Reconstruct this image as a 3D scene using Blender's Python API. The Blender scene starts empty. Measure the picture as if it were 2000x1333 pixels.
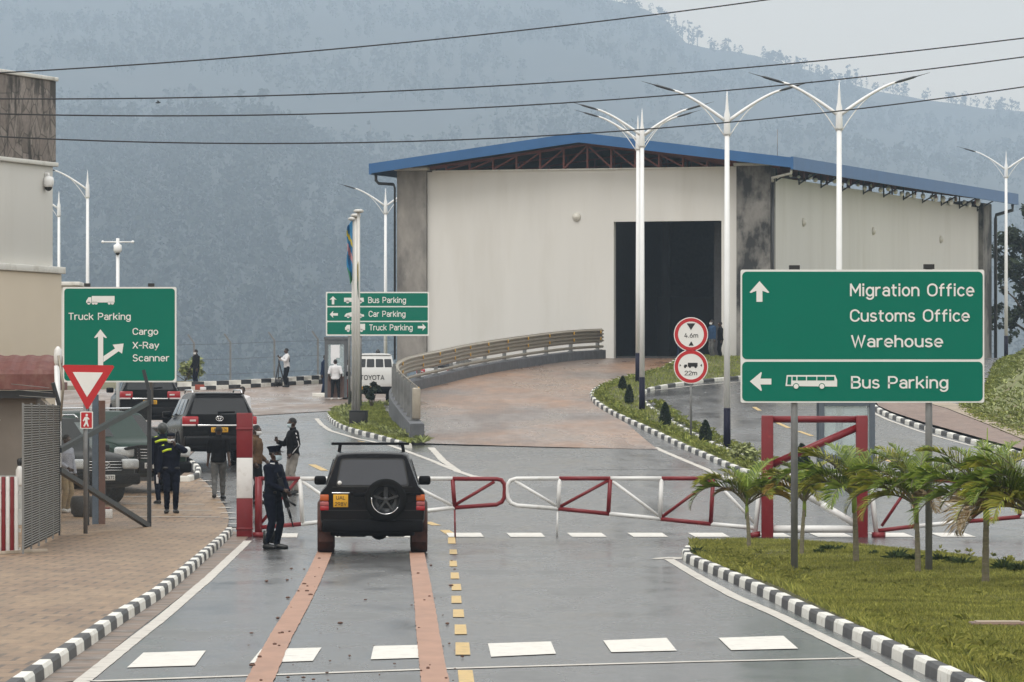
HAZE_D=0.00021
import bpy, bmesh, math, random
import numpy as np
from mathutils import Vector, Matrix, Euler
from mathutils.geometry import delaunay_2d_cdt
S = bpy.context.scene
COL = S.collection
R = math.radians
F, H, YH = 11000.0, 2.5, 808.0          # focal length and horizon row of the photograph (pixels), eye height (m)
rnd = random.Random(7)

# ---------------------------------------------------------------- ground profile
_D = np.arange(-100, 420.1, 0.5)
def _prof(k, win=9):
    z = np.interp(_D, [a for a, b in k], [b for a, b in k])
    zz = np.convolve(np.pad(z, win, mode='edge'), np.ones(2*win+1)/(2*win+1), 'valid')
    return zz
HL = _prof([(-100,0),(110,0),(118,.06),(125,.2),(137,.52),(147,.92),(171,1.6),(196,2.15),(240,3.04),(250,3.42),(257,3.74),(266,4.06),(280,4.25),(420,4.3)])
HR = _prof([(-100,0),(110,0),(118,.06),(125,.2),(137,.52),(147,.92),(165,1.43),(171,1.62),(196,2.55),(216,3.42),(251,4.95),(259,5.05),(420,5.1)])
def hL(d): return float(np.interp(d, _D, HL))
def hR(d): return float(np.interp(d, _D, HR))
def hP(d): return hL(d) + .10*min(1, max(0, (122-d)/5))
PROF = {'L': hL, 'R': hR, 'P': hP}
def solveD(py, side='L', off=0.0):
    f = PROF[side]; a, b = 20.0, 400.0
    for _ in range(48):
        m = .5*(a+b)
        if F/m*(H-f(m)-off) - (py-YH) > 0: a = m
        else: b = m
    return .5*(a+b)
def gp(px, py, side='L', off=0.0):
    d = solveD(py, side, off); return Vector(((px-1000)*d/F, d, PROF[side](d)+off))
def at(px, py, d):
    return Vector(((px-1000)*d/F, d, H-(py-YH)*d/F))

# ---------------------------------------------------------------- object helpers
def tag(o, label=None, cat=None, group=None, kind=None):
    if label: o['label'] = label
    if cat: o['category'] = cat
    if group: o['group'] = group
    if kind: o['kind'] = kind
    return o
def thing(name, label, cat, loc=(0,0,0), rz=0.0, group=None):
    o = bpy.data.objects.new(name, None); COL.objects.link(o)
    o.location = loc; o.rotation_euler = (0,0,rz); o.empty_display_size = .2
    return tag(o, label, cat, group)
def relabel(o, label, group=None):
    o['label'] = label
    if group: o['group'] = group
def dup(root, loc, rz=None, label=None, scale=None):
    r = root.copy(); COL.objects.link(r); r.location = loc
    if rz is not None: r.rotation_euler = (0,0,rz)
    if scale: r.scale = (scale,)*3
    if label: r['label'] = label
    for ch in list(root.children):
        c = ch.copy(); COL.objects.link(c); c.parent = r
        for g in list(ch.children):
            d = g.copy(); COL.objects.link(d); d.parent = c
    return r

class MB:
    """collects faces of several materials into one mesh"""
    def __init__(s): s.v=[]; s.f=[]; s.m=[]; s.sm=[]
    def add(s, vs, fs, m=0, smooth=False):
        b=len(s.v); s.v.extend([tuple(v) for v in vs])
        for f in fs: s.f.append(tuple(b+i for i in f)); s.m.append(m); s.sm.append(smooth)
        return s
    def box(s, c, size, m=0, rot=None, taper=1.0):
        c=Vector(c); hx,hy,hz=[a/2 for a in size]
        vs=[]
        for z in (-hz,hz):
            t = taper if z>0 else 1
            for x,y in ((-hx,-hy),(hx,-hy),(hx,hy),(-hx,hy)): vs.append(Vector((x*t,y*t,z)))
        if rot is not None:
            M = rot if isinstance(rot, Matrix) else Euler(rot).to_matrix()
            vs=[M@v for v in vs]
        return s.add([v+c for v in vs], [(0,3,2,1),(4,5,6,7),(0,1,5,4),(1,2,6,5),(2,3,7,6),(3,0,4,7)], m)
    def rbox(s, c, size, r=.02, m=0, rot=None, seg=2, smooth=True):
        bm=bmesh.new(); bmesh.ops.create_cube(bm,size=1)
        for v in bm.verts: v.co=Vector((v.co.x*size[0],v.co.y*size[1],v.co.z*size[2]))
        bmesh.ops.bevel(bm,geom=bm.edges[:],offset=r,segments=seg,affect='EDGES',profile=.5)
        M = Matrix.Identity(3) if rot is None else (rot if isinstance(rot,Matrix) else Euler(rot).to_matrix())
        bm.verts.index_update()
        s.add([M@v.co+Vector(c) for v in bm.verts],[[v.index for v in f.verts] for f in bm.faces],m,smooth)
        bm.free(); return s
    def tube(s, pts, r, n=8, m=0, cap=True, smooth=True, flat=1.0):
        pts=[Vector(p) for p in pts]; k=len(pts)
        rs=[r]*k if isinstance(r,(int,float)) else list(r)
        vs=[]; fs=[]; up=None
        for i,p in enumerate(pts):
            t=(pts[min(i+1,k-1)]-pts[max(i-1,0)])
            if t.length<1e-9: t=Vector((0,0,1))
            t.normalize()
            if up is None:
                a=Vector((0,0,1)) if abs(t.z)<.9 else Vector((0,1,0))
                up=(a-t*a.dot(t)).normalized()
            else:
                up=(up-t*up.dot(t))
                up=up.normalized() if up.length>1e-6 else t.orthogonal().normalized()
            w=t.cross(up)
            for j in range(n):
                a=2*math.pi*j/n
                vs.append(p+(w*math.cos(a)+up*math.sin(a)*flat)*rs[i])
        for i in range(k-1):
            for j in range(n):
                a=i*n+j; b=i*n+(j+1)%n
                fs.append((a,b,b+n,a+n))
        if cap:
            fs.append(tuple(range(n-1,-1,-1))); fs.append(tuple((k-1)*n+j for j in range(n)))
        return s.add(vs,fs,m,smooth)
    def bar(s,a,b,w,h=None,m=0):
        """square bar from a to b"""
        a=Vector(a); b=Vector(b); t=(b-a); L=t.length; t.normalize(); h=h or w
        q=t.to_track_quat('Y','Z').to_matrix()
        return s.box((a+b)/2,(w,L,h),m,q)
    def lathe(s, prof, n=16, m=0, c=(0,0,0), smooth=True, axis='z', cap=True):
        vs=[]; fs=[]; k=len(prof); c=Vector(c)
        for (r,z) in prof:
            for j in range(n):
                a=2*math.pi*j/n
                p=Vector((r*math.cos(a),r*math.sin(a),z))
                if axis=='y': p=Vector((p.x,p.z,p.y))
                if axis=='x': p=Vector((p.z,p.x,p.y))
                vs.append(p+c)
        for i in range(k-1):
            for j in range(n):
                a=i*n+j; b=i*n+(j+1)%n
                fs.append((a,b,b+n,a+n) if axis!='y' else (b,a,a+n,b+n))
        if cap: fs.append(tuple(range(n-1,-1,-1)) if axis!='y' else tuple(range(n)))
        if cap: fs.append(tuple((k-1)*n+j for j in range(n)) if axis!='y' else tuple((k-1)*n+j for j in range(n-1,-1,-1)))
        return s.add(vs,fs,m,smooth)
    def prism(s, poly, y0, y1, m=0, plane='xz'):
        """polygon (2d) extruded along the third axis"""
        n=len(poly)
        def P(a,b,t): return (a,t,b) if plane=='xz' else ((a,b,t) if plane=='xy' else (t,a,b))
        vs=[P(a,b,y0) for a,b in poly]+[P(a,b,y1) for a,b in poly]
        fs=[tuple(range(n)),tuple(range(2*n-1,n-1,-1))]+[(i,i+n,(i+1)%n+n,(i+1)%n) for i in range(n)]
        return s.add(vs,fs,m)
    def loft(s, rings, m=0, closed=True, cap=True, smooth=True):
        n=len(rings[0]); vs=[v for r in rings for v in r]; fs=[]
        for i in range(len(rings)-1):
            for j in range(n if closed else n-1):
                a=i*n+j; b=i*n+(j+1)%n
                fs.append((a,b,b+n,a+n))
        if cap and closed:
            fs.append(tuple(range(n-1,-1,-1))); fs.append(tuple((len(rings)-1)*n+j for j in range(n)))
        return s.add(vs,fs,m,smooth)
    def sphere(s, c, r, m=0, nu=12, nv=8, M=None):
        c=Vector(c); r=(r,)*3 if isinstance(r,(int,float)) else r; vs=[];fs=[]
        for i in range(nv+1):
            t=math.pi*i/nv
            for j in range(nu):
                a=2*math.pi*j/nu
                p=Vector((r[0]*math.sin(t)*math.cos(a),r[1]*math.sin(t)*math.sin(a),r[2]*math.cos(t)))
                if M is not None: p=M@p
                vs.append(c+p)
        for i in range(nv):
            for j in range(nu):
                a=i*nu+j;b=i*nu+(j+1)%nu
                fs.append((a,a+nu,b+nu,b))
        return s.add(vs,fs,m,True)
    def build(s, name, mats, parent=None, normals=True):
        me=bpy.data.meshes.new(name); me.from_pydata(s.v,[],s.f)
        if not isinstance(mats,(list,tuple)): mats=[mats]
        for a in mats: me.materials.append(a)
        me.polygons.foreach_set('material_index',s.m); me.polygons.foreach_set('use_smooth',s.sm)
        if normals:
            bm=bmesh.new(); bm.from_mesh(me); bmesh.ops.recalc_face_normals(bm,faces=bm.faces[:]); bm.to_mesh(me); bm.free()
        me.update()
        o=bpy.data.objects.new(name,me); COL.objects.link(o)
        if parent is not None: o.parent=parent
        return o
def np_mesh(name, V, Fq, mats, parent=None, smooth=False, mi=None):
    """V (n,3), Fq (m,k) arrays -> object"""
    me=bpy.data.meshes.new(name); k=Fq.shape[1]
    me.vertices.add(len(V)); me.vertices.foreach_set('co',np.ascontiguousarray(V,dtype=np.float32).ravel())
    me.loops.add(Fq.size); me.loops.foreach_set('vertex_index',np.ascontiguousarray(Fq,dtype=np.int32).ravel())
    me.polygons.add(len(Fq)); me.polygons.foreach_set('loop_start',np.arange(0,Fq.size,k,dtype=np.int32))
    if not isinstance(mats,(list,tuple)): mats=[mats]
    for a in mats: me.materials.append(a)
    if mi is not None: me.polygons.foreach_set('material_index',np.asarray(mi,dtype=np.int32))
    me.polygons.foreach_set('use_smooth',np.full(len(Fq),smooth)); me.update(calc_edges=True); me.validate()
    o=bpy.data.objects.new(name,me); COL.objects.link(o)
    if parent is not None: o.parent=parent
    return o

# ---------------------------------------------------------------- materials
_M={}
def lin(c):
    return tuple(((x/255)/12.92 if x/255<=.04045 else ((x/255+.055)/1.055)**2.4) for x in c)
class NT:
    def __init__(s,name):
        s.m=bpy.data.materials.new(name); s.m.use_nodes=True; s.t=s.m.node_tree; s.t.nodes.clear()
        s.out=s.n('ShaderNodeOutputMaterial'); s.p=s.n('ShaderNodeBsdfPrincipled'); s.l(s.p,0,s.out,0)
        s.tc=s.n('ShaderNodeTexCoord')
    def n(s,t,**k):
        a=s.t.nodes.new(t)
        for q,v in k.items(): setattr(a,q,v)
        return a
    def l(s,a,i,b,j): s.t.links.new(a.outputs[i],b.inputs[j])
    def map(s,scale=(1,1,1),rot=(0,0,0),co='Object'):
        a=s.n('ShaderNodeMapping'); s.l(s.tc,co,a,'Vector'); a.inputs['Scale'].default_value=scale; a.inputs['Rotation'].default_value=rot; return a
    def noise(s,scale,detail=4,rough=.55,vec=None,dist=0):
        a=s.n('ShaderNodeTexNoise'); a.inputs['Scale'].default_value=scale; a.inputs['Detail'].default_value=detail; a.inputs['Roughness'].default_value=rough; a.inputs['Distortion'].default_value=dist
        if vec is None: s.l(s.tc,'Object',a,'Vector')
        else: s.l(vec,0,a,'Vector')
        return a
    def ramp(s,src,stops,idx=0):
        a=s.n('ShaderNodeValToRGB'); s.l(src,idx,a,0); e=a.color_ramp.elements
        while len(e)<len(stops): e.new(.5)
        for q,(p,c) in zip(e,stops):
            q.position=p; q.color=(c if isinstance(c,(tuple,list)) else (c,c,c))[:3]+(1,) if isinstance(c,tuple) else (c,c,c,1)
        return a
    def mix(s,fac,a,b,mode='MIX'):
        x=s.n('ShaderNodeMix',data_type='RGBA',blend_type=mode)
        for sock,val in ((0,fac),(6,a),(7,b)):
            if isinstance(val,(int,float)): x.inputs[sock].default_value=val if sock==0 else (val,)*3+(1,)
            elif isinstance(val,tuple) and not hasattr(val[0],'outputs'): x.inputs[sock].default_value=val[:3]+(1,)
            else:
                nd,i=val if isinstance(val,tuple) else (val,0); s.t.links.new(nd.outputs[i],x.inputs[sock])
        return x
    def bump(s,src,idx,strength=.3,dist=.02):
        b=s.n('ShaderNodeBump'); b.inputs['Strength'].default_value=strength; b.inputs['Distance'].default_value=dist
        s.l(src,idx,b,'Height'); s.l(b,0,s.p,'Normal'); return b
def mat(name,col,rough=.6,metal=0.0,var=.15,scale=6.0,bump=0.0,bscale=None,coat=0.0,spec=.5,dirt=None,dirtscale=2.0,dirtlo=.5,dirthi=.7,stretch=(1,1,1),rvar=.0):
    if name in _M: return _M[name]
    t=NT(name); vec=t.map(stretch)
    nz=t.noise(scale,5,.6,vec)
    lo=tuple(c*(1-var) for c in col); hi=tuple(min(1,c*(1+var)) for c in col)
    r=t.ramp(nz,[(.3,lo),(.7,hi)])
    colnode=(r,0)
    if dirt is not None:
        n2=t.noise(dirtscale,6,.65,vec); f=t.ramp(n2,[(dirtlo,0.0),(dirthi,1.0)])
        x=t.mix((f,0),colnode,tuple(dirt)); colnode=(x,2)
    t.l(colnode[0],colnode[1],t.p,'Base Color')
    t.p.inputs['Roughness'].default_value=rough; t.p.inputs['Metallic'].default_value=metal
    if rvar:
        rr=t.ramp(nz,[(.3,max(0.02,rough-rvar)),(.7,min(1,rough+rvar))]); t.l(rr,0,t.p,'Roughness')
    t.p.inputs['Coat Weight'].default_value=coat; t.p.inputs['Specular IOR Level'].default_value=spec
    if bump:
        n3=t.noise(bscale or scale*3,6,.6,vec); t.bump(n3,0,bump,.02)
    _M[name]=t.m; return t.m

def poly2d(name, pts, mat_, side='L', off=0.0, step=1.0, dx=1.2, parent=None, thick=None, kind='structure', zf=None, skirt=0.0):
    """a sheet lying on the ground profile; pts in plan (x, d)"""
    out=[]
    n=len(pts)
    for i in range(n):
        a=Vector(pts[i][:2]); b=Vector(pts[(i+1)%n][:2])
        ds=[0.0]
        lo,hi=sorted((a.y,b.y))
        k=math.ceil(lo/step+1e-6)
        while k*step<hi-1e-6:
            ds.append((k*step-a.y)/(b.y-a.y)); k+=1
        L=abs(a.x-b.x)
        for q in range(1,int(L/dx)+1): ds.append(q/(int(L/dx)+1))
        ds=sorted(set(round(x,7) for x in ds))
        out.extend(a.lerp(b,x) for x in ds if x<1)
    xs=[p.x for p in out]; ys=[p.y for p in out]
    pts_in=[]
    # interior rows (even odd test)
    def xcross(y):
        r=[]
        for i in range(len(out)):
            a=out[i];b=out[(i+1)%len(out)]
            if (a.y<=y)!=(b.y<=y): r.append(a.x+(y-a.y)/(b.y-a.y)*(b.x-a.x))
        return sorted(r)
    k=math.ceil(min(ys)/step)
    while k*step<max(ys):
        y=k*step+1e-5; c=xcross(y)
        for q in range(0,len(c)-1,2):
            w=c[q+1]-c[q]
            for j in range(1,int(w/dx)+1):
                pts_in.append(Vector((c[q]+w*j/(int(w/dx)+1),k*step)))
        k+=1
    V=[p.to_2d() if len(p)>2 else p for p in out]+pts_in
    res=delaunay_2d_cdt([Vector((p.x,p.y)) for p in V],[],[list(range(len(out)))],1,1e-5)
    f=PROF[side]; zf=zf or (lambda x,d: f(d)+off)
    mb=MB(); mb.add([(p.x,p.y,zf(p.x,p.y)) for p in res[0]],[t for t in res[2]],0,True)
    o=mb.build(name,mat_,parent,normals=False)
    me=o.data
    bm=bmesh.new(); bm.from_mesh(me)
    for q in bm.faces:
        if q.normal.z<0: q.normal_flip()
    if skirt:
        be=[e for e in bm.edges if e.is_boundary]
        r=bmesh.ops.extrude_edge_only(bm,edges=be)
        for v in r['geom']:
            if isinstance(v,bmesh.types.BMVert): v.co.z-=skirt
    bm.to_mesh(me); bm.free()
    if kind: o['kind']=kind
    return o
def polypx(name, px, mat_, side='L', off=0.0, **k):
    return poly2d(name,[gp(a,b,side,off)[:2] for a,b in px],mat_,side,off,**k)
def smooth_path(pts, it=2):
    pts=[Vector(p) for p in pts]
    for _ in range(it):
        q=[pts[0]]
        for a,b in zip(pts,pts[1:]): q+= [a.lerp(b,.25),a.lerp(b,.75)]
        q.append(pts[-1]); pts=q
    return pts
def resample(pts, step, exact=False):
    pts=[Vector(p) for p in pts]; out=[pts[0]]; need=step
    for a,b in zip(pts,pts[1:]):
        L=(b-a).length; pos=0
        while L-pos>=need:
            pos+=need; out.append(a.lerp(b,pos/L)); need=step
        need-=L-pos
    if (out[-1]-pts[-1]).length>1e-4: out.append(pts[-1])
    return out
def strip_plan(pts, w):
    """offset polyline (plan) -> closed polygon"""
    P=[Vector(p[:2]) for p in pts]; l=[];r=[]
    for i,p in enumerate(P):
        t=(P[min(i+1,len(P)-1)]-P[max(i-1,0)]).normalized(); n=Vector((-t.y,t.x))
        l.append(p+n*w/2); r.append(p-n*w/2)
    return l+r[::-1]
# ================================================================ camera, light, air
cam=bpy.data.cameras.new('camera'); co=bpy.data.objects.new('camera',cam); COL.objects.link(co); S.camera=co
cam.sensor_width=36; cam.lens=36*F/2000; cam.shift_y=(YH-666.5)/2000; cam.clip_start=1; cam.clip_end=20000
co.location=(0,0,H); co.rotation_euler=(R(90),0,0)
SUN_EL,SUN_AZ=R(58),R(200)
w=bpy.data.worlds.new('World'); S.world=w; w.use_nodes=True; nt=w.node_tree; nt.nodes.clear()
def wn(t,**k):
    a=nt.nodes.new(t)
    for q,v in k.items(): setattr(a,q,v)
    return a
wo=wn('ShaderNodeOutputWorld'); wb=wn('ShaderNodeBackground'); sky=wn('ShaderNodeTexSky',sky_type='NISHITA')
sky.sun_disc=False; sky.sun_elevation=SUN_EL; sky.sun_rotation=SUN_AZ; sky.dust_density=3.0; sky.air_density=1.0
wt=wn('ShaderNodeTexCoord'); wm=wn('ShaderNodeMapping'); wm.inputs['Scale'].default_value=(1.2,1.2,3.5)
wz=wn('ShaderNodeTexNoise'); wz.inputs['Scale'].default_value=2.2; wz.inputs['Detail'].default_value=6
wr=wn('ShaderNodeValToRGB'); wr.color_ramp.elements[0].position=.3; wr.color_ramp.elements[0].color=(11.0,10.8,10.3,1); wr.color_ramp.elements[1].position=.75; wr.color_ramp.elements[1].color=(12.4,12.1,11.4,1)
wx=wn('ShaderNodeMix',data_type='RGBA'); wx.inputs[0].default_value=.9
L=nt.links.new
L(wt.outputs['Generated'],wm.inputs[0]); L(wm.outputs[0],wz.inputs['Vector']); L(wz.outputs[0],wr.inputs[0])
ws=wn('ShaderNodeSeparateXYZ'); L(wt.outputs['Generated'],ws.inputs[0]); wh_=wn('ShaderNodeMapRange'); wh_.inputs[1].default_value=.05; wh_.inputs[2].default_value=.35; L(ws.outputs[2],wh_.inputs[0])
wk=wn('ShaderNodeMix',data_type='RGBA'); wk.inputs[6].default_value=(10.4,9.0,7.0,1); L(wh_.outputs[0],wk.inputs[0]); L(wr.outputs[0],wk.inputs[7])
L(sky.outputs[0],wx.inputs[6]); L(wk.outputs[2],wx.inputs[7]); L(wx.outputs[2],wb.inputs[0]); wb.inputs[1].default_value=.1; L(wb.outputs[0],wo.inputs[0])
sl=bpy.data.lights.new('sun','SUN'); sl.energy=1.3; sl.angle=R(24); sl.color=(1,.965,.92); so=bpy.data.objects.new('sun',sl); COL.objects.link(so)
so.rotation_euler=(R(32),0,R(-20)); so.location=(0,0,200)
S.view_settings.view_transform='Standard'; S.view_settings.look='None'; S.view_settings.exposure=0.18; S.view_settings.gamma=1
S.cycles.use_denoising=True; S.cycles.denoiser='OPENIMAGEDENOISE'; S.cycles.max_bounces=8; S.cycles.volume_bounces=1
S.cycles.diffuse_bounces=3; S.cycles.glossy_bounces=3; S.cycles.transmission_bounces=4; S.cycles.transparent_max_bounces=12
S.cycles.caustics_reflective=False; S.cycles.caustics_refractive=False
S.cycles.sample_clamp_indirect=4
HAZE=True
if HAZE:
    hm=bpy.data.materials.new('haze_air'); hm.use_nodes=True; ht=hm.node_tree; ht.nodes.clear()
    ho=ht.nodes.new('ShaderNodeOutputMaterial'); hv=ht.nodes.new('ShaderNodeVolumePrincipled')
    hv.inputs['Color'].default_value=(.64,.795,.985,1); hv.inputs['Density'].default_value=HAZE_D; hv.inputs['Anisotropy'].default_value=0
    ht.links.new(hv.outputs[0],ho.inputs['Volume'])
    mb=MB(); mb.box((0,3050,225),(9000,6500,620)); tag(mb.build('haze',hm),kind='stuff')

# ================================================================ ground materials
def asphalt(name,base=.05,mud=None):
    t=NT(name)
    v=t.map((1,1,1)); n1=t.noise(.22,5,.6,v); n2=t.noise(40,3,.6,v); n3=t.noise(1.1,4,.6,t.map((.6,.16,1)))
    c=t.ramp(n1,[(.3,(base*.8,base*.8,base*.82)),(.7,(base*1.35,base*1.33,base*1.3))])
    c2=t.mix((n2,0),(c,0),(base*1.1,)*3); 
    t.p.inputs['Specular IOR Level'].default_value=.5
    last=(c2,2)
    if mud:
        f=t.ramp(n3,[(.52,0.0),(.72,.55)]); x=t.mix((f,0),last,mud); last=(x,2)
    t.l(last[0],last[1],t.p,'Base Color')
    wet=t.ramp(n3,[(.32,.15),(.5,.24),(.68,.34)]); t.l(wet,0,t.p,'Roughness')
    t.bump(n2,0,.06,.003)
    return t.m
def brick(name,c1,c2,mortar,bw=.22,bh=.11,dirt=None,rough=.55,lo=.45,hi=.75,dscale=.25,wet=False,ms=.008):
    t=NT(name); v=t.map((1,1,1))
    b=t.n('ShaderNodeTexBrick'); t.l(v,0,b,'Vector')
    b.inputs['Color1'].default_value=c1+(1,); b.inputs['Color2'].default_value=c2+(1,); b.inputs['Mortar'].default_value=mortar+(1,)
    b.inputs['Scale'].default_value=1; b.inputs['Mortar Size'].default_value=ms; b.inputs['Brick Width'].default_value=bw; b.inputs['Row Height'].default_value=bh; b.inputs['Mortar Smooth'].default_value=.3
    last=(b,0)
    n=t.noise(dscale,6,.65,t.map((1,.45,1))); f=t.ramp(n,[(lo,0.0),(hi,.85)])
    if dirt: x=t.mix((f,0),last,dirt); last=(x,2)
    n4=t.noise(2.6,8,.85,t.map((1,.28,1),(0,0,.35))); r4=t.ramp(n4,[(.3,.5),(.7,1.32)]); x=t.mix(1.0,last,(r4,0),'MULTIPLY'); last=(x,2)
    t.l(last[0],last[1],t.p,'Base Color'); t.p.inputs['Roughness'].default_value=rough
    if wet:
        n5=t.noise(.5,4,.6,t.map((1,.2,1))); r5=t.ramp(n5,[(.38,.22),(.6,rough)]); t.l(r5,0,t.p,'Roughness')
    t.bump(b,1,-.35,.006)
    return t.m
M_road=asphalt('wet_asphalt',.042)
M_road2=M_road
M_brickL=brick('tan_pavers',(.265,.172,.098),(.19,.115,.064),(.09,.060,.040),dirt=(.315,.212,.122),dscale=.3,bw=.42,bh=.85,lo=.4,ms=.03)
M_ramp=brick('muddy_pavers',(.20,.15,.125),(.15,.115,.10),(.09,.07,.06),dirt=(.36,.195,.105),dscale=.17,lo=.40,hi=.66,wet=True,rough=.5)
M_brown=brick('brown_pavers',(.22,.16,.12),(.17,.12,.095),(.09,.07,.06),dirt=(.30,.19,.13),dscale=.12,wet=True)
M_redpave=brick('red_pavers',(.25,.155,.115),(.20,.12,.09),(.11,.08,.065),dirt=(.27,.19,.15),dscale=.3)
M_tan=mat('tan_concrete',(.38,.31,.24),.8,var=.12,scale=3,dirt=(.22,.19,.13),dirtscale=.8)
M_dirt=mat('wet_dirt',(.19,.135,.10),.55,var=.18,scale=2.5,dirt=(.11,.09,.075),dirtscale=1.2,dirtlo=.5,dirthi=.6,rvar=.2)
M_white=mat('road_paint_white',(.70,.68,.63),.55,var=.08,scale=5,dirt=(.30,.28,.26),dirtscale=6,dirtlo=.55,dirthi=.78)
M_line=mat('worn_paint_white',(.56,.53,.48),.55,var=.12,scale=4,dirt=(.28,.25,.22),dirtscale=3,dirtlo=.52,dirthi=.75)
M_yel=mat('road_paint_yellow',(.56,.39,.15),.55,var=.12,scale=5,dirt=(.26,.21,.13),dirtscale=9,dirtlo=.54,dirthi=.72)
M_mud=mat('mud_film',(.36,.20,.135),.6,var=.14,scale=3,dirt=(.26,.15,.11),dirtscale=2.2,dirtlo=.55,dirthi=.85,stretch=(1,.3,1))
M_kw=mat('kerb_white',(.76,.75,.70),.6,var=.06,scale=3,dirt=(.40,.36,.29),dirtscale=4.5,dirtlo=.56,dirthi=.78)
M_kb=mat('kerb_black',(.035,.036,.04),.55,var=.3,scale=4,dirt=(.11,.10,.09),dirtscale=5,dirtlo=.58,dirthi=.8)
M_soil=mat('grass_soil',(.085,.085,.032),.95,var=.4,scale=1.5,dirt=(.13,.09,.05),dirtscale=1.2,dirtlo=.55,dirthi=.7)
M_ground=mat('earth',(.14,.13,.07),.95,var=.3,scale=.1)

# base ground sheet: left and right of the ramp wall meet under it
WALL=smooth_path([(-2.86,170,0),(-3.7,188,0),(-4.3,203,0),(-4.12,212,0),(-3.55,217,0),(-2.9,221,0),(-1.7,230,0),(1.4,244.5,0),(4.0,252.5,0)],2)
def xwall(d):
    if d<=WALL[0].y: return WALL[0].x
    for a,b in zip(WALL,WALL[1:]):
        if a.y<=d<=b.y: return a.x+(b.x-a.x)*(d-a.y)/max(1e-6,b.y-a.y)
    return WALL[-1].x+(d-WALL[-1].y)*.05
rows=list(np.arange(-60,168,4.0))+list(np.arange(168,260,1.0))+[262,266,270,276,284,292]
V=[];Fq=[]
lx=[-420,-200,-90,-50,-30,-20,-12,-7]; 
for d in rows:
    xw=xwall(d)
    e=.10
    cols=[min(a,xw-.5) for a in lx]+[xw-e,xw+e]+[xw+2.5+q for q in (0,4,8,14,22,34,55,100,220,420)]
    for i,x in enumerate(cols):
        z=(hL(d) if i<9 else hR(d))
        if abs(x)>60: z-= (abs(x)-60)*.05*max(0,min(1,(d-120)/60))
        V.append((x,d,z-.12))
nc=len(lx)+2+10
for i in range(len(rows)-1):
    for j in range(nc-1): a=i*nc+j; Fq.append((a,a+1,a+1+nc,a+nc))
tag(np_mesh('ground',np.array(V),np.array(Fq),M_ground,smooth=True),kind='structure')

# ---------------------------------------------------------------- surfaces
road=poly2d('road',[(-16,20),(-16,258),(-6,258),(xwall(255),258),(2.8,248.9),(-1.2,232),(-2.9,221),(-3.7,216),(-4.28,208),(-4.3,203),(-3.7,188),(-2.86,170),(-2.6,172),(60,172),(60,20)],M_road,'L',0,step=1.0,dx=3)
# right-hand road beyond the gate
poly2d('right_road',[(2,150),(2,169),(-2.5,169.8),(-2.7,258),(60,258),(60,150)],M_road2,'R',.004,step=1.0,dx=3)
# left pavement: raised behind the kerb, flush at the parking bays
pv=[(17,1331),(115,1266),(227,1194),(301,1150),(364,1101),(406,1066),(444,1031)]
PV=[gp(a,b,'P') for a,b in pv]
bay=[gp(a,b,'P',.012) for a,b in [(447,1010),(440,990),(425,968),(405,945),(380,925)]]
poly2d('brick_pavement',[(-16,30),(PV[0].x-.3+.6,38)]+[p[:2] for p in PV]+[p[:2] for p in bay]+[(-9.0,149.5),(-16,150)],M_brickL,'P',.012,step=.5,dx=1.0)
poly2d('parking_bay',[(-16,150),(-9.0,149.5),gp(352,905,'L',.016)[:2],(-9.3,168),(-16,170)],M_brown,'L',.016,step=.5,dx=1.0)
# brown paved yard at the back left
polypx('paved_yard',[(-60,842),(330,842),(480,813),(610,805),(700,800),(760,786),(752,776),(800,756),(860,750),(700,748.5),(300,759),(-60,766)],M_brown,'L',.02,step=1.0,dx=1.5)
# ramp to the warehouse
inner=[gp(a,b,'R',.014) for a,b in [(829,868),(819,764),(829,756),(852,750),(925,734),(1070,711),(1184,699)]]
isl_out=[(1285,874),(1225,828),(1180,803),(1160,790),(1152,778),(1156,768),(1172,757),(1230,738),(1330,716),(1444,700)]
ramp_pts=[gp(1285,878,'R',.014)]+[gp(a,b,'R',.014) for a,b in isl_out[1:]]
wl=[(x.x+.05,x.y) for x in WALL]
poly2d('ramp_paving',[p[:2] for p in ramp_pts]+[(14.5,251),(11,259),(4.4,259)]+wl[::-1]+[gp(1060,873,'R',.014)[:2]],M_ramp,'R',.014,step=.5,dx=1.2)

# ---------------------------------------------------------------- kerbs
def kerb(name,pts,side='L',w=.17,h=.14,blk=1.22,start=0,closed=False,off=0.0,zoff=0.0,chamf=.035,mats=None):
    path=resample(pts,blk/3)
    mb=MB(); f=PROF[side]
    P=[Vector(p[:2]) for p in path]
    def ring(i,fr):
        i=min(i,len(P)-1); p=P[i]; t=(P[min(i+1,len(P)-1)]-P[max(i-1,0)]).normalized(); nn=Vector((-t.y,t.x)); z=f(p.y)+zoff
        q=[]
        for (a,b) in ((-w/2,-.12),(-w/2+.015,h-chamf),(-w/2+chamf,h),(w/2-chamf,h),(w/2-.015,h-chamf),(w/2,-.12)):
            q.append((p.x+nn.x*a,p.y+nn.y*a,z+b))
        return q
    k=start; i=0
    while i<len(P)-1:
        idx=[j for j in range(i,min(i+3,len(P)-1)+1)]
        jit=rnd.uniform(-.004,.004)
        rings=[[(a,b,c+jit) for a,b,c in ring(j,0)] for j in idx]
        mb.loft(rings,m=k%2,closed=True,cap=True,smooth=False)
        k+=1; i+=3
    return tag(mb.build(name,mats or [M_kw,M_kb]),kind='structure')
PVk=[gp(a,b,'P',.03) for a,b in pv]
d0=(PVk[0]-PVk[1]); PVk=[PVk[0]+d0*1.0]+PVk
kerb('kerb',[p+Vector((.04,0,0)) for p in PVk],'L',blk=1.27)
KRp=[gp(a,b,'L',0) for a,b in [(1336,1082),(1331,1089),(1334,1097),(1352,1106),(1409.6,1131.6),(1496,1171),(1586,1216),(1669,1254),(1748,1292),(1827,1331)]]
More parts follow.
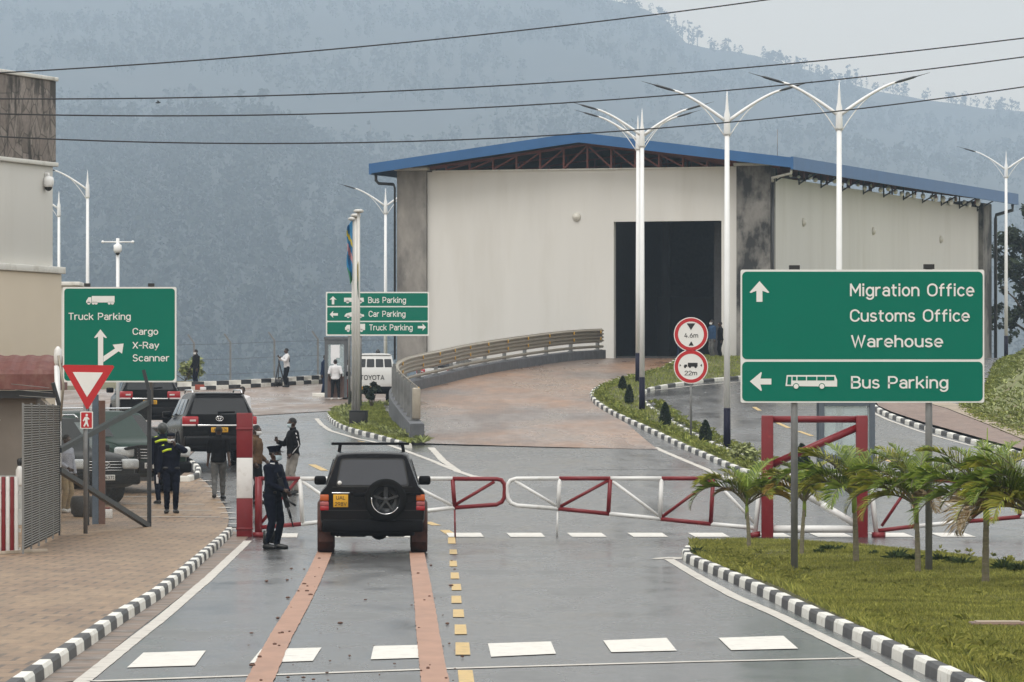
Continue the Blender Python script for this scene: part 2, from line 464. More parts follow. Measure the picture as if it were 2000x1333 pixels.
KRp.append(KRp[-1]+(KRp[-1]-KRp[-3])*1.2)
KRc=[Vector((p.x+.09,p.y+.25,0)) for p in KRp]
kerb('kerb',KRc,'L',blk=1.2)
# traffic island beside the ramp
IO=[gp(a,b,'R') for a,b in [(1500,938),(1470,931),(1440,922),(1400,904),(1345,880),(1285,851),(1225,824),(1188,805),(1165,790),(1155,778),(1158,768),(1176,757),(1230,739),(1330,717),(1444,701)]]
IOs=smooth_path(IO,2)
kerb('kerb',IOs,'R',blk=1.25)
II=[gp(a,b,'R') for a,b in [(1500,921),(1480,908),(1440,893),(1380,867),(1310,829),(1275,805),(1258,790),(1250,780),(1253,772),(1268,764),(1310,756),(1370,748),(1446,741)]]
IIs=smooth_path(II,2)
kerb('kerb',IIs,'R',blk=1.3)
# mound with flagpoles
MO=[gp(a,b,'L') for a,b in [(800,876),(775,868),(740,858),(700,848),(668,838),(648,825),(640,815),(655,805),(690,800),(745,797)]]
MOs=smooth_path(MO,2)
kerb('kerb',MOs,'L',blk=1.25)
# right pavement kerb
RK=[gp(a,b,'R') for a,b in [(1700,790),(1713,803),(1740,817),(1800,838),(1900,866),(2000,894),(2100,925),(2300,990)]]
kerb('kerb',smooth_path(RK,1),'R',blk=1.3,start=1)
# two-step kerb at the edge of the yard
BK=[gp(a,b,'L') for a,b in [(250,767),(350,764.5),(457,760),(538,755.5),(632,749),(720,744)]]
kerb('kerb',BK,'L',w=.4,h=.19,blk=.80,chamf=.02)
kerb('kerb',[p+Vector((0,.42,0)) for p in BK],'L',w=.4,h=.38,blk=.80,start=1,chamf=.02)
kerb('kerb',[gp(a,b,'L') for a,b in [(617,775),(640,775.5),(690,776)]],'L',blk=.6,w=.6,h=.16)
kerb('kerb',[gp(a,b,'L') for a,b in [(268,940),(330,941),(366,942),(385,935),(388,922),(372,908),(362,903)]],'L',blk=1.1,w=.16,h=.15,start=1)
kerb('kerb',[gp(a,b,'R') for a,b in [(1890,650),(1935,669),(1960,668),(2010,655)]] if False else [Vector((23.6,281,0)),Vector((24.6,283,0)),Vector((27,283,0))],'R',blk=1.0)

# ---------------------------------------------------------------- edge dirt and markings
gl=[gp(a,b,'L') for a,b in [(30,1345),(129,1273),(240,1201),(312,1157),(374,1106),(414,1072),(452,1036)]]
gr=[gp(a,b,'L') for a,b in [(147,1331),(252,1245),(311,1199),(402,1128),(476,1058),(485,1050)]]
poly2d('gutter_dirt',[p[:2] for p in gl]+[p[:2] for p in gr[::-1]],M_dirt,'L',.005,step=2)
mk=MB(); mk_y=MB(); mk_l=MB()
def quadpx(mb,pts,side='L',off=.009,m=0):
    mb.add([gp(a,b,side,off) for a,b in pts],[tuple(range(len(pts)))],m)
def linepx(mb,pts,wd,side='L',off=.007,wob=.0,seg=.7):
    P=resample([Vector(gp(a,b,side)[:2]+(0,)) if isinstance(gp(a,b,side)[:2],tuple) else Vector((*gp(a,b,side)[:2],0)) for a,b in pts],seg)
    f=PROF[side]; vs=[]
    for i,p in enumerate(P):
        t=(P[min(i+1,len(P)-1)]-P[max(i-1,0)]).normalized(); n=Vector((-t.y,t.x,0))
        for sgn in (-1,1):
            q=p+n*(sgn*(wd/2+rnd.uniform(-wob,wob))); vs.append((q.x,q.y,f(q.y)+off))
    mb.add(vs,[(2*i,2*i+1,2*i+3,2*i+2) for i in range(len(P)-1)])
for q in [[(280,1275),(402,1271),(381,1300),(248,1304)],[(510,1268),(628,1265),(611,1291),(488,1295)],[(730,1262),(857,1259),(855,1284),(724,1288)],
          [(953,1257),(1076,1253),(1086,1277),(959,1283)],[(1178,1251),(1302,1246),(1322,1271),(1194,1274)],[(1403,1246),(1530,1242),(1559,1267),(1428,1270)]]:
    quadpx(mk,q)
for k in range(9):
    x0=873+118*k
    sh=8+k*2.2-2
    if k<9: quadpx(mk,[(x0-2,1041),(x0+66,1041),(x0+66+sh,1049),(x0-2+sh,1049)])
for x0 in (520,637,755): quadpx(mk,[(x0,1042),(x0+62,1042),(x0+62-2,1050),(x0-4,1050)])
linepx(mk_l,[(178,1332),(600,1317),(878,1307),(1300,1295),(1680,1286.5)],.22)
# edge lines
cl=[(162,1331),(282,1235),(313,1211.5),(407,1131),(484,1057)]
linepx(mk_l,[(120,1365)]+cl,.16,wob=.004)
linepx(mk_l,[(1305,1092),(1365,1128),(1435,1166),(1521,1203),(1616,1250),(1686,1284),(1775,1331),(1840,1365)],.17,wob=.004)
linepx(mk_l,[(1300,1093),(1312,1090),(1330,1089.5)],.5)
for (x,y,ww,hh) in [(882,1056,15,12),(885,1078,15,9),(885,1101,15,11),(888,1124.5,17,12),(891,1147,19,12),(891,1171,20,14),(895,1198,22,15),(899,1229.5,24,19),(903,1267,29,24)]:
    quadpx(mk_y,[(x-ww*.46,y-hh/2),(x+ww*.46,y-hh/2),(x+ww*.54,y+hh/2),(x-ww*.46,y+hh/2)])
quadpx(mk_y,[(894,1309),(923,1309),(929,1350),(898,1350)])
for a,b in [((609,908),(634,920)),((833,1020),(853,1027)),((868,1036),(884,1046))]: linepx(mk_y,[a,b],.2)
for a,b in [((700,862),(712,864))]: linepx(mk_y,[a,b],.1)
linepx(mk_l,[(618,818),(628,830),(645,842),(700,858),(760,870),(800,884),(845,901),(882,917),(925,931),(960,934)],.16,wob=.01)
linepx(mk_l,[(842,875),(865,900),(895,922),(930,933)],.2,wob=.01)
linepx(mk_l,[(1278,874),(1300,884),(1345,903),(1400,927),(1440,943),(1480,952),(1560,967)],.17,'R',wob=.01)
linepx(mk_l,[(1500,930),(1440,903),(1378,877),(1308,839),(1270,813),(1250,795),(1240,783),(1243,772),(1260,765),(1310,760),(1370,753),(1446,747)],.12,'R',off=.016)
linepx(mk_l,[(1690,790),(1704,806),(1734,821),(1795,843),(1895,871),(2000,901),(2100,931)],.12,'R',off=.012)
for a,b in [((1473,796),(1484,803)),((1517,826),(1541,837)),((1560,843),(1586,852.5)),((1655,878),(1672,884)),((1709,893),(1742,903))]: linepx(mk_y,[a,b],.15,'R',.012)
for a,b in [((207,971),(300,972)),((231,986),(399,987)),((242,998),(415,999)),((258,1011),(430,1012))]: linepx(mk_l,[a,b],.17,'P',.02)
for k in range(10):
    t=k/9; x=400+64*t**.85; y=941+94*t
    linepx(mk_l,[(x-7,y-.4),(x+7,y+.5)],.3,'P',.022,seg=5)
tag(mk.build('crossing_marking',M_white,normals=False),kind='structure')
tag(mk_l.build('edge_marking',M_line,normals=False),kind='structure')
tag(mk_y.build('centre_marking',M_yel,normals=False),kind='structure')
# muddy tyre tracks behind the car
def track(pts,w0,w1):
    P=resample(smooth_path([Vector((*gp(a,b)[:2],0)) for a,b in pts],2),.35); vs=[];n=len(P)
    for i,p in enumerate(P):
        t=(P[min(i+1,n-1)]-P[max(i-1,0)]).normalized(); q=Vector((-t.y,t.x,0)); ww=(w0+(w1-w0)*i/n)/2
        for s_ in (-1,1):
            r_=p+q*s_*(ww+rnd.uniform(-.005,.005)); vs.append((r_.x,r_.y,.013))
    m=MB(); m.add(vs,[(2*i,2*i+1,2*i+3,2*i+2) for i in range(n-1)]); return tag(m.build('mud_track',M_mud,normals=False),kind='stuff')
track([(635,1078),(620,1113),(601,1152),(572,1205),(545,1250),(512,1322),(493,1362)],.27,.26)
track([(814,1078),(817,1100),(822,1131),(829,1180),(836,1240),(848,1325),(856,1360)],.27,.26)
M_clod=mat('mud_clod',(.12,.06,.04),.7,var=.3)
m=MB()
for k in range(75):
    if k%3==0: x=rnd.gauss(640,60); y=rnd.uniform(1085,1330)
    elif k%3==1: x=rnd.gauss(845-.0*k,40)+ (rnd.uniform(0,1)*12); y=rnd.uniform(1085,1330)
    else: y=rnd.uniform(1090,1330); x=rnd.gauss(620-(y-1085)*.45,30)
    p=gp(x,y,'L',.02); r=rnd.choice([.007,.010,.013,.017,.026]); m.sphere(p,(r*rnd.uniform(.7,1.5),r*rnd.uniform(1,3),r*.6),0,6,4)
tag(m.build('mud_clods',M_clod),kind='stuff')
# right pavement, tan strip
RKi=[gp(a,b,'R') for a,b in [(1716,800),(1742,812),(1802,832),(1902,860),(2002,888),(2100,918),(2300,980)]]
RKo=[gp(a,b,'R') for a,b in [(1800,792),(1850,806),(1930,838),(2000,868),(2100,900),(2300,960)]]
RKt=[gp(a,b,'R') for a,b in [(1815,785),(1880,800),(1950,828),(2000,850),(2100,882),(2300,940)]]
poly2d('right_pavement',[p[:2] for p in RKi]+[p[:2] for p in RKo[::-1]]+[gp(1760,770,'R')[:2],gp(1700,775,'R')[:2]],M_redpave,'R',.13,step=1)
poly2d('pavement_edge',[p[:2] for p in RKo]+[p[:2] for p in RKt[::-1]]+[gp(1790,775,'R')[:2],gp(1770,775,'R')[:2]],M_tan,'R',.15,step=1)

# ---------------------------------------------------------------- hills
def crest(u): return np.interp(u,[-3000,-1500,0,700,1100,1190,1260,1300,1340,1400,1480,1540,1620,1700,1800,1900,2000,2600,5000],[-60,-60,-60,-50,-30,0,20,38,80,98,112,128,152,172,190,205,219,330,640])
def spur(u): return np.interp(u,[-3000,-800,0,100,350,520,640,760,900,1300,1500,5000],[300,150,235,245,235,228,290,345,430,610,720,780])
us=np.arange(-1400,3601,20.0)
def hillmesh(name,Dc,D0,zlo,rowf,m,ds,pw,nz):
    V=[]
    from mathutils import noise as mn
    for d in ds:
        for u in us:
            zc=H-(rowf(u)-YH)*Dc/F
            t=(d-D0)/(Dc-D0)
            if t<=1: z=zlo+(zc-zlo)*max(0,t)**pw
            else: z=zc-(d-Dc)*.35
            x=(u-1000)*d/F
            a=mn.noise((x*.006,d*.003,3.1)); b=mn.noise((x*.025,d*.01,7.7))
            z+=(a*nz+b*nz*.3)*min(1,max(0,t*3))*(1 if t<.97 else .25)
            V.append((x,d,z))
    n=len(us); Fq=[(i*n+j,i*n+j+1,(i+1)*n+j+1,(i+1)*n+j) for i in range(len(ds)-1) for j in range(n-1)]
    return tag(np_mesh(name,np.array(V),np.array(Fq),m,smooth=True),kind='structure'), np.array(V).reshape(len(ds),n,3)
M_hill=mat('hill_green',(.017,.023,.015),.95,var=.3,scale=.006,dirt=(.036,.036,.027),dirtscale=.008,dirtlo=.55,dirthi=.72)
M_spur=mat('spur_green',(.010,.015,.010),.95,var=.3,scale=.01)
ds1=[286,295,310,350,800,1600,2000,2400,2800,3200,3600,4000,4400,4800,5200,5600,5800,5920,6000,6080,6200]
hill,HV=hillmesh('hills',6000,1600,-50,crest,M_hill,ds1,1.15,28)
V=HV[:1].copy()
ds2=[1400,1600,1800,2000,2200,2400,2600,2800,3000,3200,3400,3500,3600,3660,3800,4000]
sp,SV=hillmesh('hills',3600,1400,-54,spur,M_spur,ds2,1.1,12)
# valley lip: pull the first rows of the far sheet up to the yard's edge
me=hill.data; n=len(us)
for i in range(4):
    for j in range(n): me.vertices[i*n+j].co.z=[3.1,-1,-16,-32][i]
me.update()
# ================================================================ vegetation
def leafmat(name,c1,c2,rough=.6,trans=.25):
    t=NT(name); g=t.n('ShaderNodeNewGeometry'); r=t.ramp(g,[(0.0,c1),(.55,tuple((a+b)/2 for a,b in zip(c1,c2))),(1.0,c2)],idx=8 if False else 'Random Per Island')
    n=t.noise(.9,5,.65); f=t.ramp(n,[(.3,.55),(.7,1.25)]); x=t.mix(1.0,(r,0),(f,0),'MULTIPLY')
    t.l(x,2,t.p,'Base Color'); t.p.inputs['Roughness'].default_value=rough; t.p.inputs['Specular IOR Level'].default_value=.3
    return t.m
M_grass=leafmat('grass_blades',(.12,.145,.022),(.42,.41,.10))
M_grass2=leafmat('lawn_blades',(.13,.18,.03),(.40,.42,.11))
M_bankg=leafmat('bank_blades',(.17,.21,.06),(.50,.54,.24))
M_pine=leafmat('dark_leaves',(.010,.022,.012),(.035,.062,.028))
M_tree=leafmat('tree_leaves',(.010,.022,.012),(.045,.065,.030))
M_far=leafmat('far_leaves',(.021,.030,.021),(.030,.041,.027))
M_bark=mat('bark',(.11,.085,.06),.9,var=.35,scale=20,bump=.5)
M_fg=leafmat('frond_green',(.095,.165,.02),(.33,.42,.07),.45)
M_fy=leafmat('frond_yellow',(.20,.25,.03),(.50,.47,.08),.5)
M_fd=leafmat('frond_dry',(.15,.10,.05),(.46,.36,.21),.7)
M_fb=leafmat('frond_orange',(.22,.16,.03),(.52,.36,.08),.6)
M_ptrunk=mat('palm_trunk',(.17,.15,.10),.8,var=.35,scale=14,stretch=(1,1,4),bump=.5,dirt=(.16,.17,.06),dirtscale=4)
def rng(seed): return np.random.default_rng(seed)
def leaves(centers,radii,n,size,g,flat=.0,shell=.45):
    centers=np.asarray(centers,float); radii=np.asarray(radii,float)
    if radii.ndim==1: radii=np.repeat(radii[:,None],3,1)
    wgt=(radii.prod(1))**.7; idx=g.choice(len(centers),n,p=wgt/wgt.sum())
    d=g.normal(size=(n,3)); d/=np.linalg.norm(d,axis=1)[:,None]
    rr=(shell+(1-shell)*g.random(n))[:,None]
    P=centers[idx]+d*radii[idx]*rr
    a=g.normal(size=(n,3)); a[:,2]*=.6; a/=np.linalg.norm(a,axis=1)[:,None]
    b=np.cross(a,g.normal(size=(n,3))); b/=np.linalg.norm(b,axis=1)[:,None]+1e-9
    s=(size*(.6+.8*g.random(n)))[:,None]
    V=np.stack([P-a*s,P-b*s*.45,P+a*s,P+b*s*.45],1).reshape(-1,3)
    return V,np.arange(4*n).reshape(-1,4)
def inpoly(pts,poly):
    x,y=pts[:,0],pts[:,1]; c=np.zeros(len(pts),bool); n=len(poly)
    for i in range(n):
        x1,y1=poly[i]; x2,y2=poly[(i+1)%n]
        k=((y1<=y)!=(y2<=y))
        with np.errstate(divide='ignore',invalid='ignore'): xi=x1+(y-y1)/(y2-y1)*(x2-x1)
        c^=k&(x<xi)
    return c
def blades(name,poly,n,hgt,wid,zfun,m,seed,edge=None,parent=None,near=None):
    g=rng(seed); poly=np.array([tuple(p[:2]) for p in poly]); lo=poly.min(0); hi=poly.max(0)
    P=lo+(hi-lo)*g.random((int(n*3),2)); P=P[inpoly(P,poly)][:n]
    if near is not None:
        keep=g.random(len(P))<np.clip((near/P[:,1])**1.5,0,1); P=P[keep]
    k=len(P); z=zfun(P)
    from mathutils import noise as mn
    cl=np.array([mn.noise((p[0]*.55,p[1]*.18,seed)) for p in P])+.6*np.array([mn.noise((p[0]*1.7,p[1]*.6,seed+9)) for p in P])
    h=hgt*(.55+.7*g.random(k))*(1+.6*np.clip(cl,-.7,1.0))
    if edge is not None: h*=edge(P)
    an=g.random(k)*2*np.pi; lean=g.random(k)*.8*h; wv=wid*(.7+.6*g.random(k))
    dx=np.cos(an);dy=np.sin(an)
    B=np.stack([P[:,0],P[:,1],z],1)
    side=np.stack([-dy,dx,0*dx],1)*wv[:,None]/2
    mid=B+np.stack([dx*lean*.35,dy*lean*.35,h*.6],1); tip=B+np.stack([dx*lean,dy*lean,h],1)
    V=np.stack([B-side,B+side,mid+side*.7,tip,mid-side*.7],1).reshape(-1,3)
    Fq=np.arange(5*k).reshape(-1,5)
    o=np_mesh(name,V,Fq,m,parent); o['kind']='stuff'; return o
# -------- front right lawn
kin=[Vector((p.x+.10,p.y,0)) for p in KRc]
back=[gp(a,b,'L') for a,b in [(1344,1076),(1420,1070),(1560,1070),(1680,1078),(1800,1090),(1900,1101),(2000,1115),(2200,1140)]]
lawn=[p.to_2d() for p in kin]+[Vector((9.5,kin[-1].y)),Vector((9.5,60)),Vector((9.6,70))]+[Vector((back[-1].x,back[-1].y))]+[p.to_2d() for p in back[::-1]]
def lawnz(x,d): return .10+.05*math.sin(x*1.3+d*.21)*.5+.03
poly2d('lawn_soil',lawn,M_soil,'L',.1,step=1,dx=.8,zf=lawnz,skirt=.2)
def lz(P): return .13+.025*np.sin(P[:,0]*1.3+P[:,1]*.21)
kx=np.array([[p.x,p.y] for p in kin])
def edgeh(P):
    xk=np.interp(P[:,1],kx[::-1,1],kx[::-1,0]); d=P[:,0]-xk
    return 1+1.1*np.exp(-np.clip(d,0,9)/.25)
blades('grass',lawn,330000,.050,.0085,lz,M_grass,3,edge=edgeh,near=62)
# weeds and clumps along the back edge of the lawn
def tuft(mb_pts,x,y,z,h,n,g,spread=.5):
    for _ in range(n):
        a=g.random()*6.283; l=h*(.6+.6*g.random()); e=.5+.9*g.random()
        mb_pts.append((x,y,z,math.cos(a)*l*math.cos(e)*spread*2,math.sin(a)*l*math.cos(e)*spread*2,l*math.sin(e)))
def tuftmesh(name,T,w,m):
    T=np.array(T); B=T[:,:3]; d=T[:,3:]; s=np.cross(d,[0,0,1.0]); s/=np.linalg.norm(s,axis=1)[:,None]+1e-9; s*=w
    mid=B+d*.55+np.array([0,0,.02]); tip=B+d-np.array([0,0,1])*0.15*np.linalg.norm(d,axis=1)[:,None]
    V=np.stack([B-s*.5,B+s*.5,mid+s,tip,mid-s],1).reshape(-1,3); return np_mesh(name,V,np.arange(len(V)).reshape(-1,5),m)
g=rng(5)
wl_=[]
for (px,py,h,n) in [(1363,1083,.16,26),(1620,1080,.2,34),(1640,1078,.16,30),(1600,1084,.14,24),(1748,1096,.2,30),(1755,1094,.22,26),(1785,1098,.18,30),(1835,1100,.2,30),(1860,1105,.18,30),(1880,1108,.2,30),(1960,1118,.25,36),(1990,1122,.25,36),(1705,1088,.14,26)]:
    p=gp(px,py,'L',.13); wl_.append((p,h,n))
for p,h,n in wl_:
    T=[]; tuft(T,p.x,p.y,p.z,h,n,g,.7)
    for _ in range(3): tuft(T,p.x+g.normal()*.03,p.y+g.normal()*.03,p.z,h*.8,n//2,g,.7)
    o=tuftmesh('weed_clump',T,.012,leafmat('weed_leaves',(.02,.04,.012),(.08,.12,.04)) if 'weed' not in _M else _M['weed']); _M.setdefault('weed',o.data.materials[0])
    tag(o,'spiky dark green weed clump at the back edge of the lawn near the crossing','weed','weeds along the back edge of the lawn')
T=[]
for _ in range(300):
    d=52+50*g.random()**1.2; xk=np.interp(d,kx[::-1,1],kx[::-1,0]); x=xk+.08+abs(g.normal())*.45
    tuft(T,x,d,.12,.07+.09*g.random(),9,g,.9)
for _ in range(260):
    d=55+45*g.random(); xk=np.interp(d,kx[::-1,1],kx[::-1,0]); x=xk+g.random()*5
    tuft(T,x,d,.12,.06+.04*g.random(),8,g,.9)
tag(tuftmesh('grass',T,.009,M_grass),kind='stuff')
# -------- traffic island and mound lawns
isl=[p for p in IOs]+[p for p in IIs[::-1]]
def islz(x,d): return hR(d)+.12
poly2d('island_soil',[p[:2] for p in isl],M_soil,'R',.12,step=1,dx=1,zf=lambda x,d: hR(d)+.10)
_hR=lambda P: np.interp(P[:,1],_D,HR); _hL=lambda P: np.interp(P[:,1],_D,HL)
blades('grass',isl,70000,.085,.022,lambda P:_hR(P)+.10,M_grass2,11)
T=[]
for p in resample(IOs,.5)+resample(IIs[:len(IIs)//2],.7):
    for _ in range(2): tuft(T,p.x+.18+g.random()*.4,p.y+g.normal()*.3,hR(p.y)+.1,.13+.1*g.random(),8,g,.9)
tag(tuftmesh('grass',T,.02,M_grass2),kind='stuff')
mnd=[p for p in MOs]+[Vector((-4.6,206,0)),Vector((-4.3,200,0)),Vector((-3.7,188,0)),Vector((-2.95,171,0))]
poly2d('mound_soil',[p[:2] for p in mnd],M_soil,'L',.1,step=1,dx=1,zf=lambda x,d: hL(d)+.12)
blades('grass',mnd,26000,.11,.026,lambda P:_hL(P)+.12,M_grass2,12)
T=[]
for p in resample(MOs[3:],.6):
    for _ in range(3): tuft(T,p.x+.2+g.random()*.5,p.y+g.random()*2,hL(p.y)+.1,.2+.15*g.random(),9,g,.9)
tag(tuftmesh('grass',T,.025,M_bankg),kind='stuff')

# -------- grassy bank on the right
bb=[(15.6,120),(15.6,150),(15.45,171),(15.3,188),(15.6,198),(16.6,206),(18.0,214.5),(19.6,231),(21.5,249),(24.5,262),(29,272)]
bbs=smooth_path([Vector((*p,0)) for p in bb],2)
prof=[(0,.05),(.6,.12),(1.6,.8),(2.8,1.9),(4.0,2.85),(6,3.9),(9,4.8),(16,5.6),(40,6)]
P_=resample(bbs,1.5); V=[]; n=len(prof)
from mathutils import noise as mnoise
for i,p in enumerate(P_):
    t=(P_[min(i+1,len(P_)-1)]-P_[max(i-1,0)]).normalized(); nn=Vector((t.y,-t.x,0))
    k=min(1,max(0.25,(p.y-150)/40))
    for a,b in prof:
        q=p+nn*a; bz=b*k*(1+.10*mnoise.noise((q.x*.4,q.y*.2,1)))
        V.append((q.x,q.y,hR(p.y)+.03+bz))
Fq=[(i*n+j,i*n+j+1,(i+1)*n+j+1,(i+1)*n+j) for i in range(len(P_)-1) for j in range(n-1)]
M_bank=mat('bank_soil',(.20,.225,.09),.95,var=.3,scale=1.2,dirt=(.16,.12,.07),dirtscale=.7,dirtlo=.5,dirthi=.68)
bank=np_mesh('grassy_bank',np.array(V),np.array(Fq),M_bank,smooth=True); bank['kind']='structure'
VB=np.array(V).reshape(len(P_),n,3)
def bankpt(i,j):
    i0=int(i);j0=int(j);a=i-i0;b=j-j0
    return (VB[i0,j0]*(1-a)+VB[i0+1,j0]*a)*(1-b)+(VB[i0,j0+1]*(1-a)+VB[i0+1,j0+1]*a)*b
T=[]
for _ in range(5200):
    i=g.random()*(len(P_)-2); j=.7+g.random()*5.2; q=bankpt(i,j)
    if mnoise.noise((q[0]*.5,q[1]*.25,4))>-.12: tuft(T,q[0],q[1],q[2],.12+.12*g.random(),6,g,.8)
tag(tuftmesh('grass',T,.028,M_bankg),kind='stuff')
T=[]
for _ in range(2600):
    i=g.random()*(len(P_)-2); j=g.random()*1.6; q=bankpt(i,j); tuft(T,q[0],q[1],q[2],.10+.06*g.random(),6,g,.8)
tag(tuftmesh('grass',T,.02,M_grass2),kind='stuff')

# -------- palms
def frond(parent,base,az,e0,L,droop,m,seed,nl=30,wl=.30):
    g_=random.Random(seed); mb=MB(); pts=[]; e=e0; p=Vector(base); K=16
    az_=az
    for i in range(K+1):
        pts.append(p.copy()); t=i/K
        e_=e0-droop*(t**1.35)
        p=p+Vector((math.cos(az_)*math.cos(e_),math.sin(az_)*math.cos(e_),math.sin(e_)))*L/K
        az_+=g_.uniform(-.02,.02)
    mb.tube(pts,[.014*(1-.8*i/K)+.002 for i in range(K+1)],5,1)
    for k in range(nl):
        t=.17+.83*k/nl; f=t*K; i=min(K-1,int(f)); q=pts[i].lerp(pts[i+1],f-i); tan=(pts[i+1]-pts[i]).normalized()
        sd=tan.cross(Vector((0,0,1))); sd=sd.normalized() if sd.length>.05 else Vector((math.sin(az),-math.cos(az),0))
        up=sd.cross(tan)
        ll=wl*(math.sin(math.pi*min(1,.22+.80*t))**.7)*g_.uniform(.85,1.12)
        for s_ in (-1,1):
            d=(sd*s_*.80+tan*(.45+.5*t)+up*g_.uniform(.25,.75)).normalized()
            w=.006+.0045*math.sin(math.pi*t)
            a=q+d*ll*.5+Vector((0,0,-.015*ll)); b=q+d*ll+Vector((0,0,-ll*g_.uniform(.15,.42)))
            nv=d.cross(up).normalized()*w
            mb.add([q-nv*.5,q+nv*.5,a+nv,b,a-nv],[(0,1,2,3,4)],0)
    return mb.build('frond',[m,M_ptrunk],parent,normals=False)
def palm(px,py,label,th,specs,seed,spear=0.0,r=.037,gz=.13,scale=1.0):
    p=gp(px,py,'L',gz); g_=random.Random(seed)
    t=thing('palm_tree',label,'palm tree',p,0,'young palms on the front lawn')
    mb=MB(); lx,ly=g_.uniform(-.05,.05),g_.uniform(-.05,.05)
    pts=[Vector((lx*q*q,ly*q*q,th*q-.05)) for q in [i/14 for i in range(15)]]
    mb.tube(pts,[r*(1.25-.45*i/14)*(1+(.08 if i%2 else -.04)) for i in range(15)],9,0); mb.build('trunk',M_ptrunk,t)
    cb=Vector((lx,ly,th-.08))
    mb=MB(); mb.tube([cb-Vector((0,0,.12)),cb+Vector((0,0,.05)),cb+Vector((0,0,.22)),cb+Vector((0,0,.36))],[r*.9,r*1.0,r*.6,.012],8,0); mb.build('crownshaft',M_fg,t)
    specs=list(specs)+[(az+g_.uniform(-25,25),min(82,e0+g_.uniform(8,20)),L_*.92,dr*.8,G_ if k%3 else Y_) for k,(az,e0,L_,dr,mm) in enumerate(specs[:6])]
    for k,(az,e0,L_,dr,mm) in enumerate(specs):
        frond(t,cb+Vector((0,0,.12+.02*k%5*.02)),R(az),R(e0),L_,R(dr),mm,seed*50+k,nl=42,wl=.38*min(1.15,L_/1.1))
    if spear: mb=MB(); mb.tube([cb+Vector((0,0,.1)),cb+Vector((.01,0,.1+spear*.5)),cb+Vector((.015,0,.1+spear))],[.03,.022,.006],7,0); mb.build('spear_leaf',M_fg,t)
    return t
G_,Y_,D_,O_=M_fg,M_fy,M_fd,M_fb
# azimuth: 0 = to the right of the picture, 180 = left, 270 = towards the camera
palm(1463,1072,'leftmost small palm with one drooping frond over the barrier',.72,[(178,52,1.35,150,G_),(150,75,.9,70,Y_),(185,60,.75,120,D_),(5,38,1.0,105,O_),(25,62,1.2,80,G_),(300,50,.9,110,Y_),(100,70,.8,60,G_)],1,.55,.033)
palm(1566,1086,'slender palm half hidden by the large green sign\'s left pole',.85,[(172,48,1.1,95,G_),(160,66,.9,70,Y_),(8,52,1.1,105,G_),(20,66,1.0,90,G_),(200,56,.9,120,O_),(285,50,.9,125,Y_),(90,68,.8,60,G_)],2,.3,.033)
palm(1672,1102,'bushy palm in front of the red gate frame\'s right post',1.0,[(176,55,1.55,125,G_),(186,45,1.3,150,Y_),(165,70,1.2,85,Y_),(4,58,1.35,110,G_),(352,42,1.2,140,O_),(18,72,1.1,85,G_),(270,60,1.1,120,Y_),(240,40,1.0,140,G_),(95,75,1.1,60,G_),(310,50,1.0,130,G_)],3,.45,.042)
palm(1793,1120,'palm with yellowing left frond just left of the sign\'s right pole',.95,[(178,45,1.35,135,Y_),(170,62,1.3,95,G_),(190,38,1.1,140,Y_),(10,55,1.2,105,G_),(150,75,1.2,60,Y_),(20,68,1.1,85,G_),(260,62,1.0,110,G_),(290,42,.9,130,D_),(70,78,1.1,50,G_)],4,.4,.038)
palm(1925,1140,'tall palm with an upright spear leaf at the right of the lawn',1.0,[(175,52,1.6,110,G_),(184,36,1.35,135,G_),(168,70,1.2,85,G_),(6,55,1.5,110,G_),(15,70,1.3,75,Y_),(352,38,1.3,130,G_),(265,55,1.0,125,G_),(235,30,1.15,150,D_),(300,45,1.0,130,Y_),(90,76,1.2,50,G_)],5,1.15,.046)
palm(2008,1152,'dense palm cut off by the right picture edge',1.0,[(178,60,1.4,135,G_),(190,42,1.3,130,Y_),(170,75,1.3,100,G_),(200,28,1.25,110,D_),(165,48,1.5,120,G_),(210,55,1.2,130,G_),(230,40,1.1,130,Y_),(20,55,1.2,110,G_),(180,20,1.1,100,O_)],6,.5,.046)

# -------- clipped cone shrubs on the traffic island
def cone_shrub(px,py,h,r,label,seed):
    p=gp(px,py,'R',.1); t=thing('conical_shrub',label,'shrub',p,0,'cone shrubs on the traffic island')
    mb=MB(); mb.tube([(0,0,-.1),(0,0,h*.5)],.02,6); mb.build('stem',M_bark,t)
    g_=rng(seed); n=1500; z=g_.random(n)**1.25; a=g_.random(n)*6.283
    prof_=np.interp(z,[0,.1,.3,.6,.85,1],[.55,.9,1,.72,.36,.03]); rr=r*prof_*(.55+.5*g_.random(n))
    c=np.stack([rr*np.cos(a),rr*np.sin(a),z*h],1)
    V,Fq=leaves(c[:1],[.01],1,.01,g_); 
    d=np.stack([np.cos(a)*.5,np.sin(a)*.5,np.ones(n)],1)+g_.normal(size=(n,3))*.35; d/=np.linalg.norm(d,axis=1)[:,None]
    s=np.cross(d,g_.normal(size=(n,3))); s/=np.linalg.norm(s,axis=1)[:,None]
    L_=.07*h/.6
    V=np.stack([c,c+d*L_*.5+s*.018,c+d*L_,c+d*L_*.5-s*.018],1).reshape(-1,3)
    np_mesh('foliage',V,np.arange(4*n).reshape(-1,4),M_pine,t)
cone_shrub(1216,762,.5,.15,'smallest dark cone shrub, near the rounded tip of the island',1)
cone_shrub(1229,790,.65,.15,'slim dark cone shrub left of the nearer twin lamp posts',2)
cone_shrub(1299,833,.72,.17,'dark cone shrub between the lamp posts and the round traffic signs',3)
cone_shrub(1378,864,.62,.18,'rounded dark cone shrub right of the round traffic sign pole',4)
cone_shrub(1566,928,.75,.22,'dark cone shrub seen through the red gate frame',5)
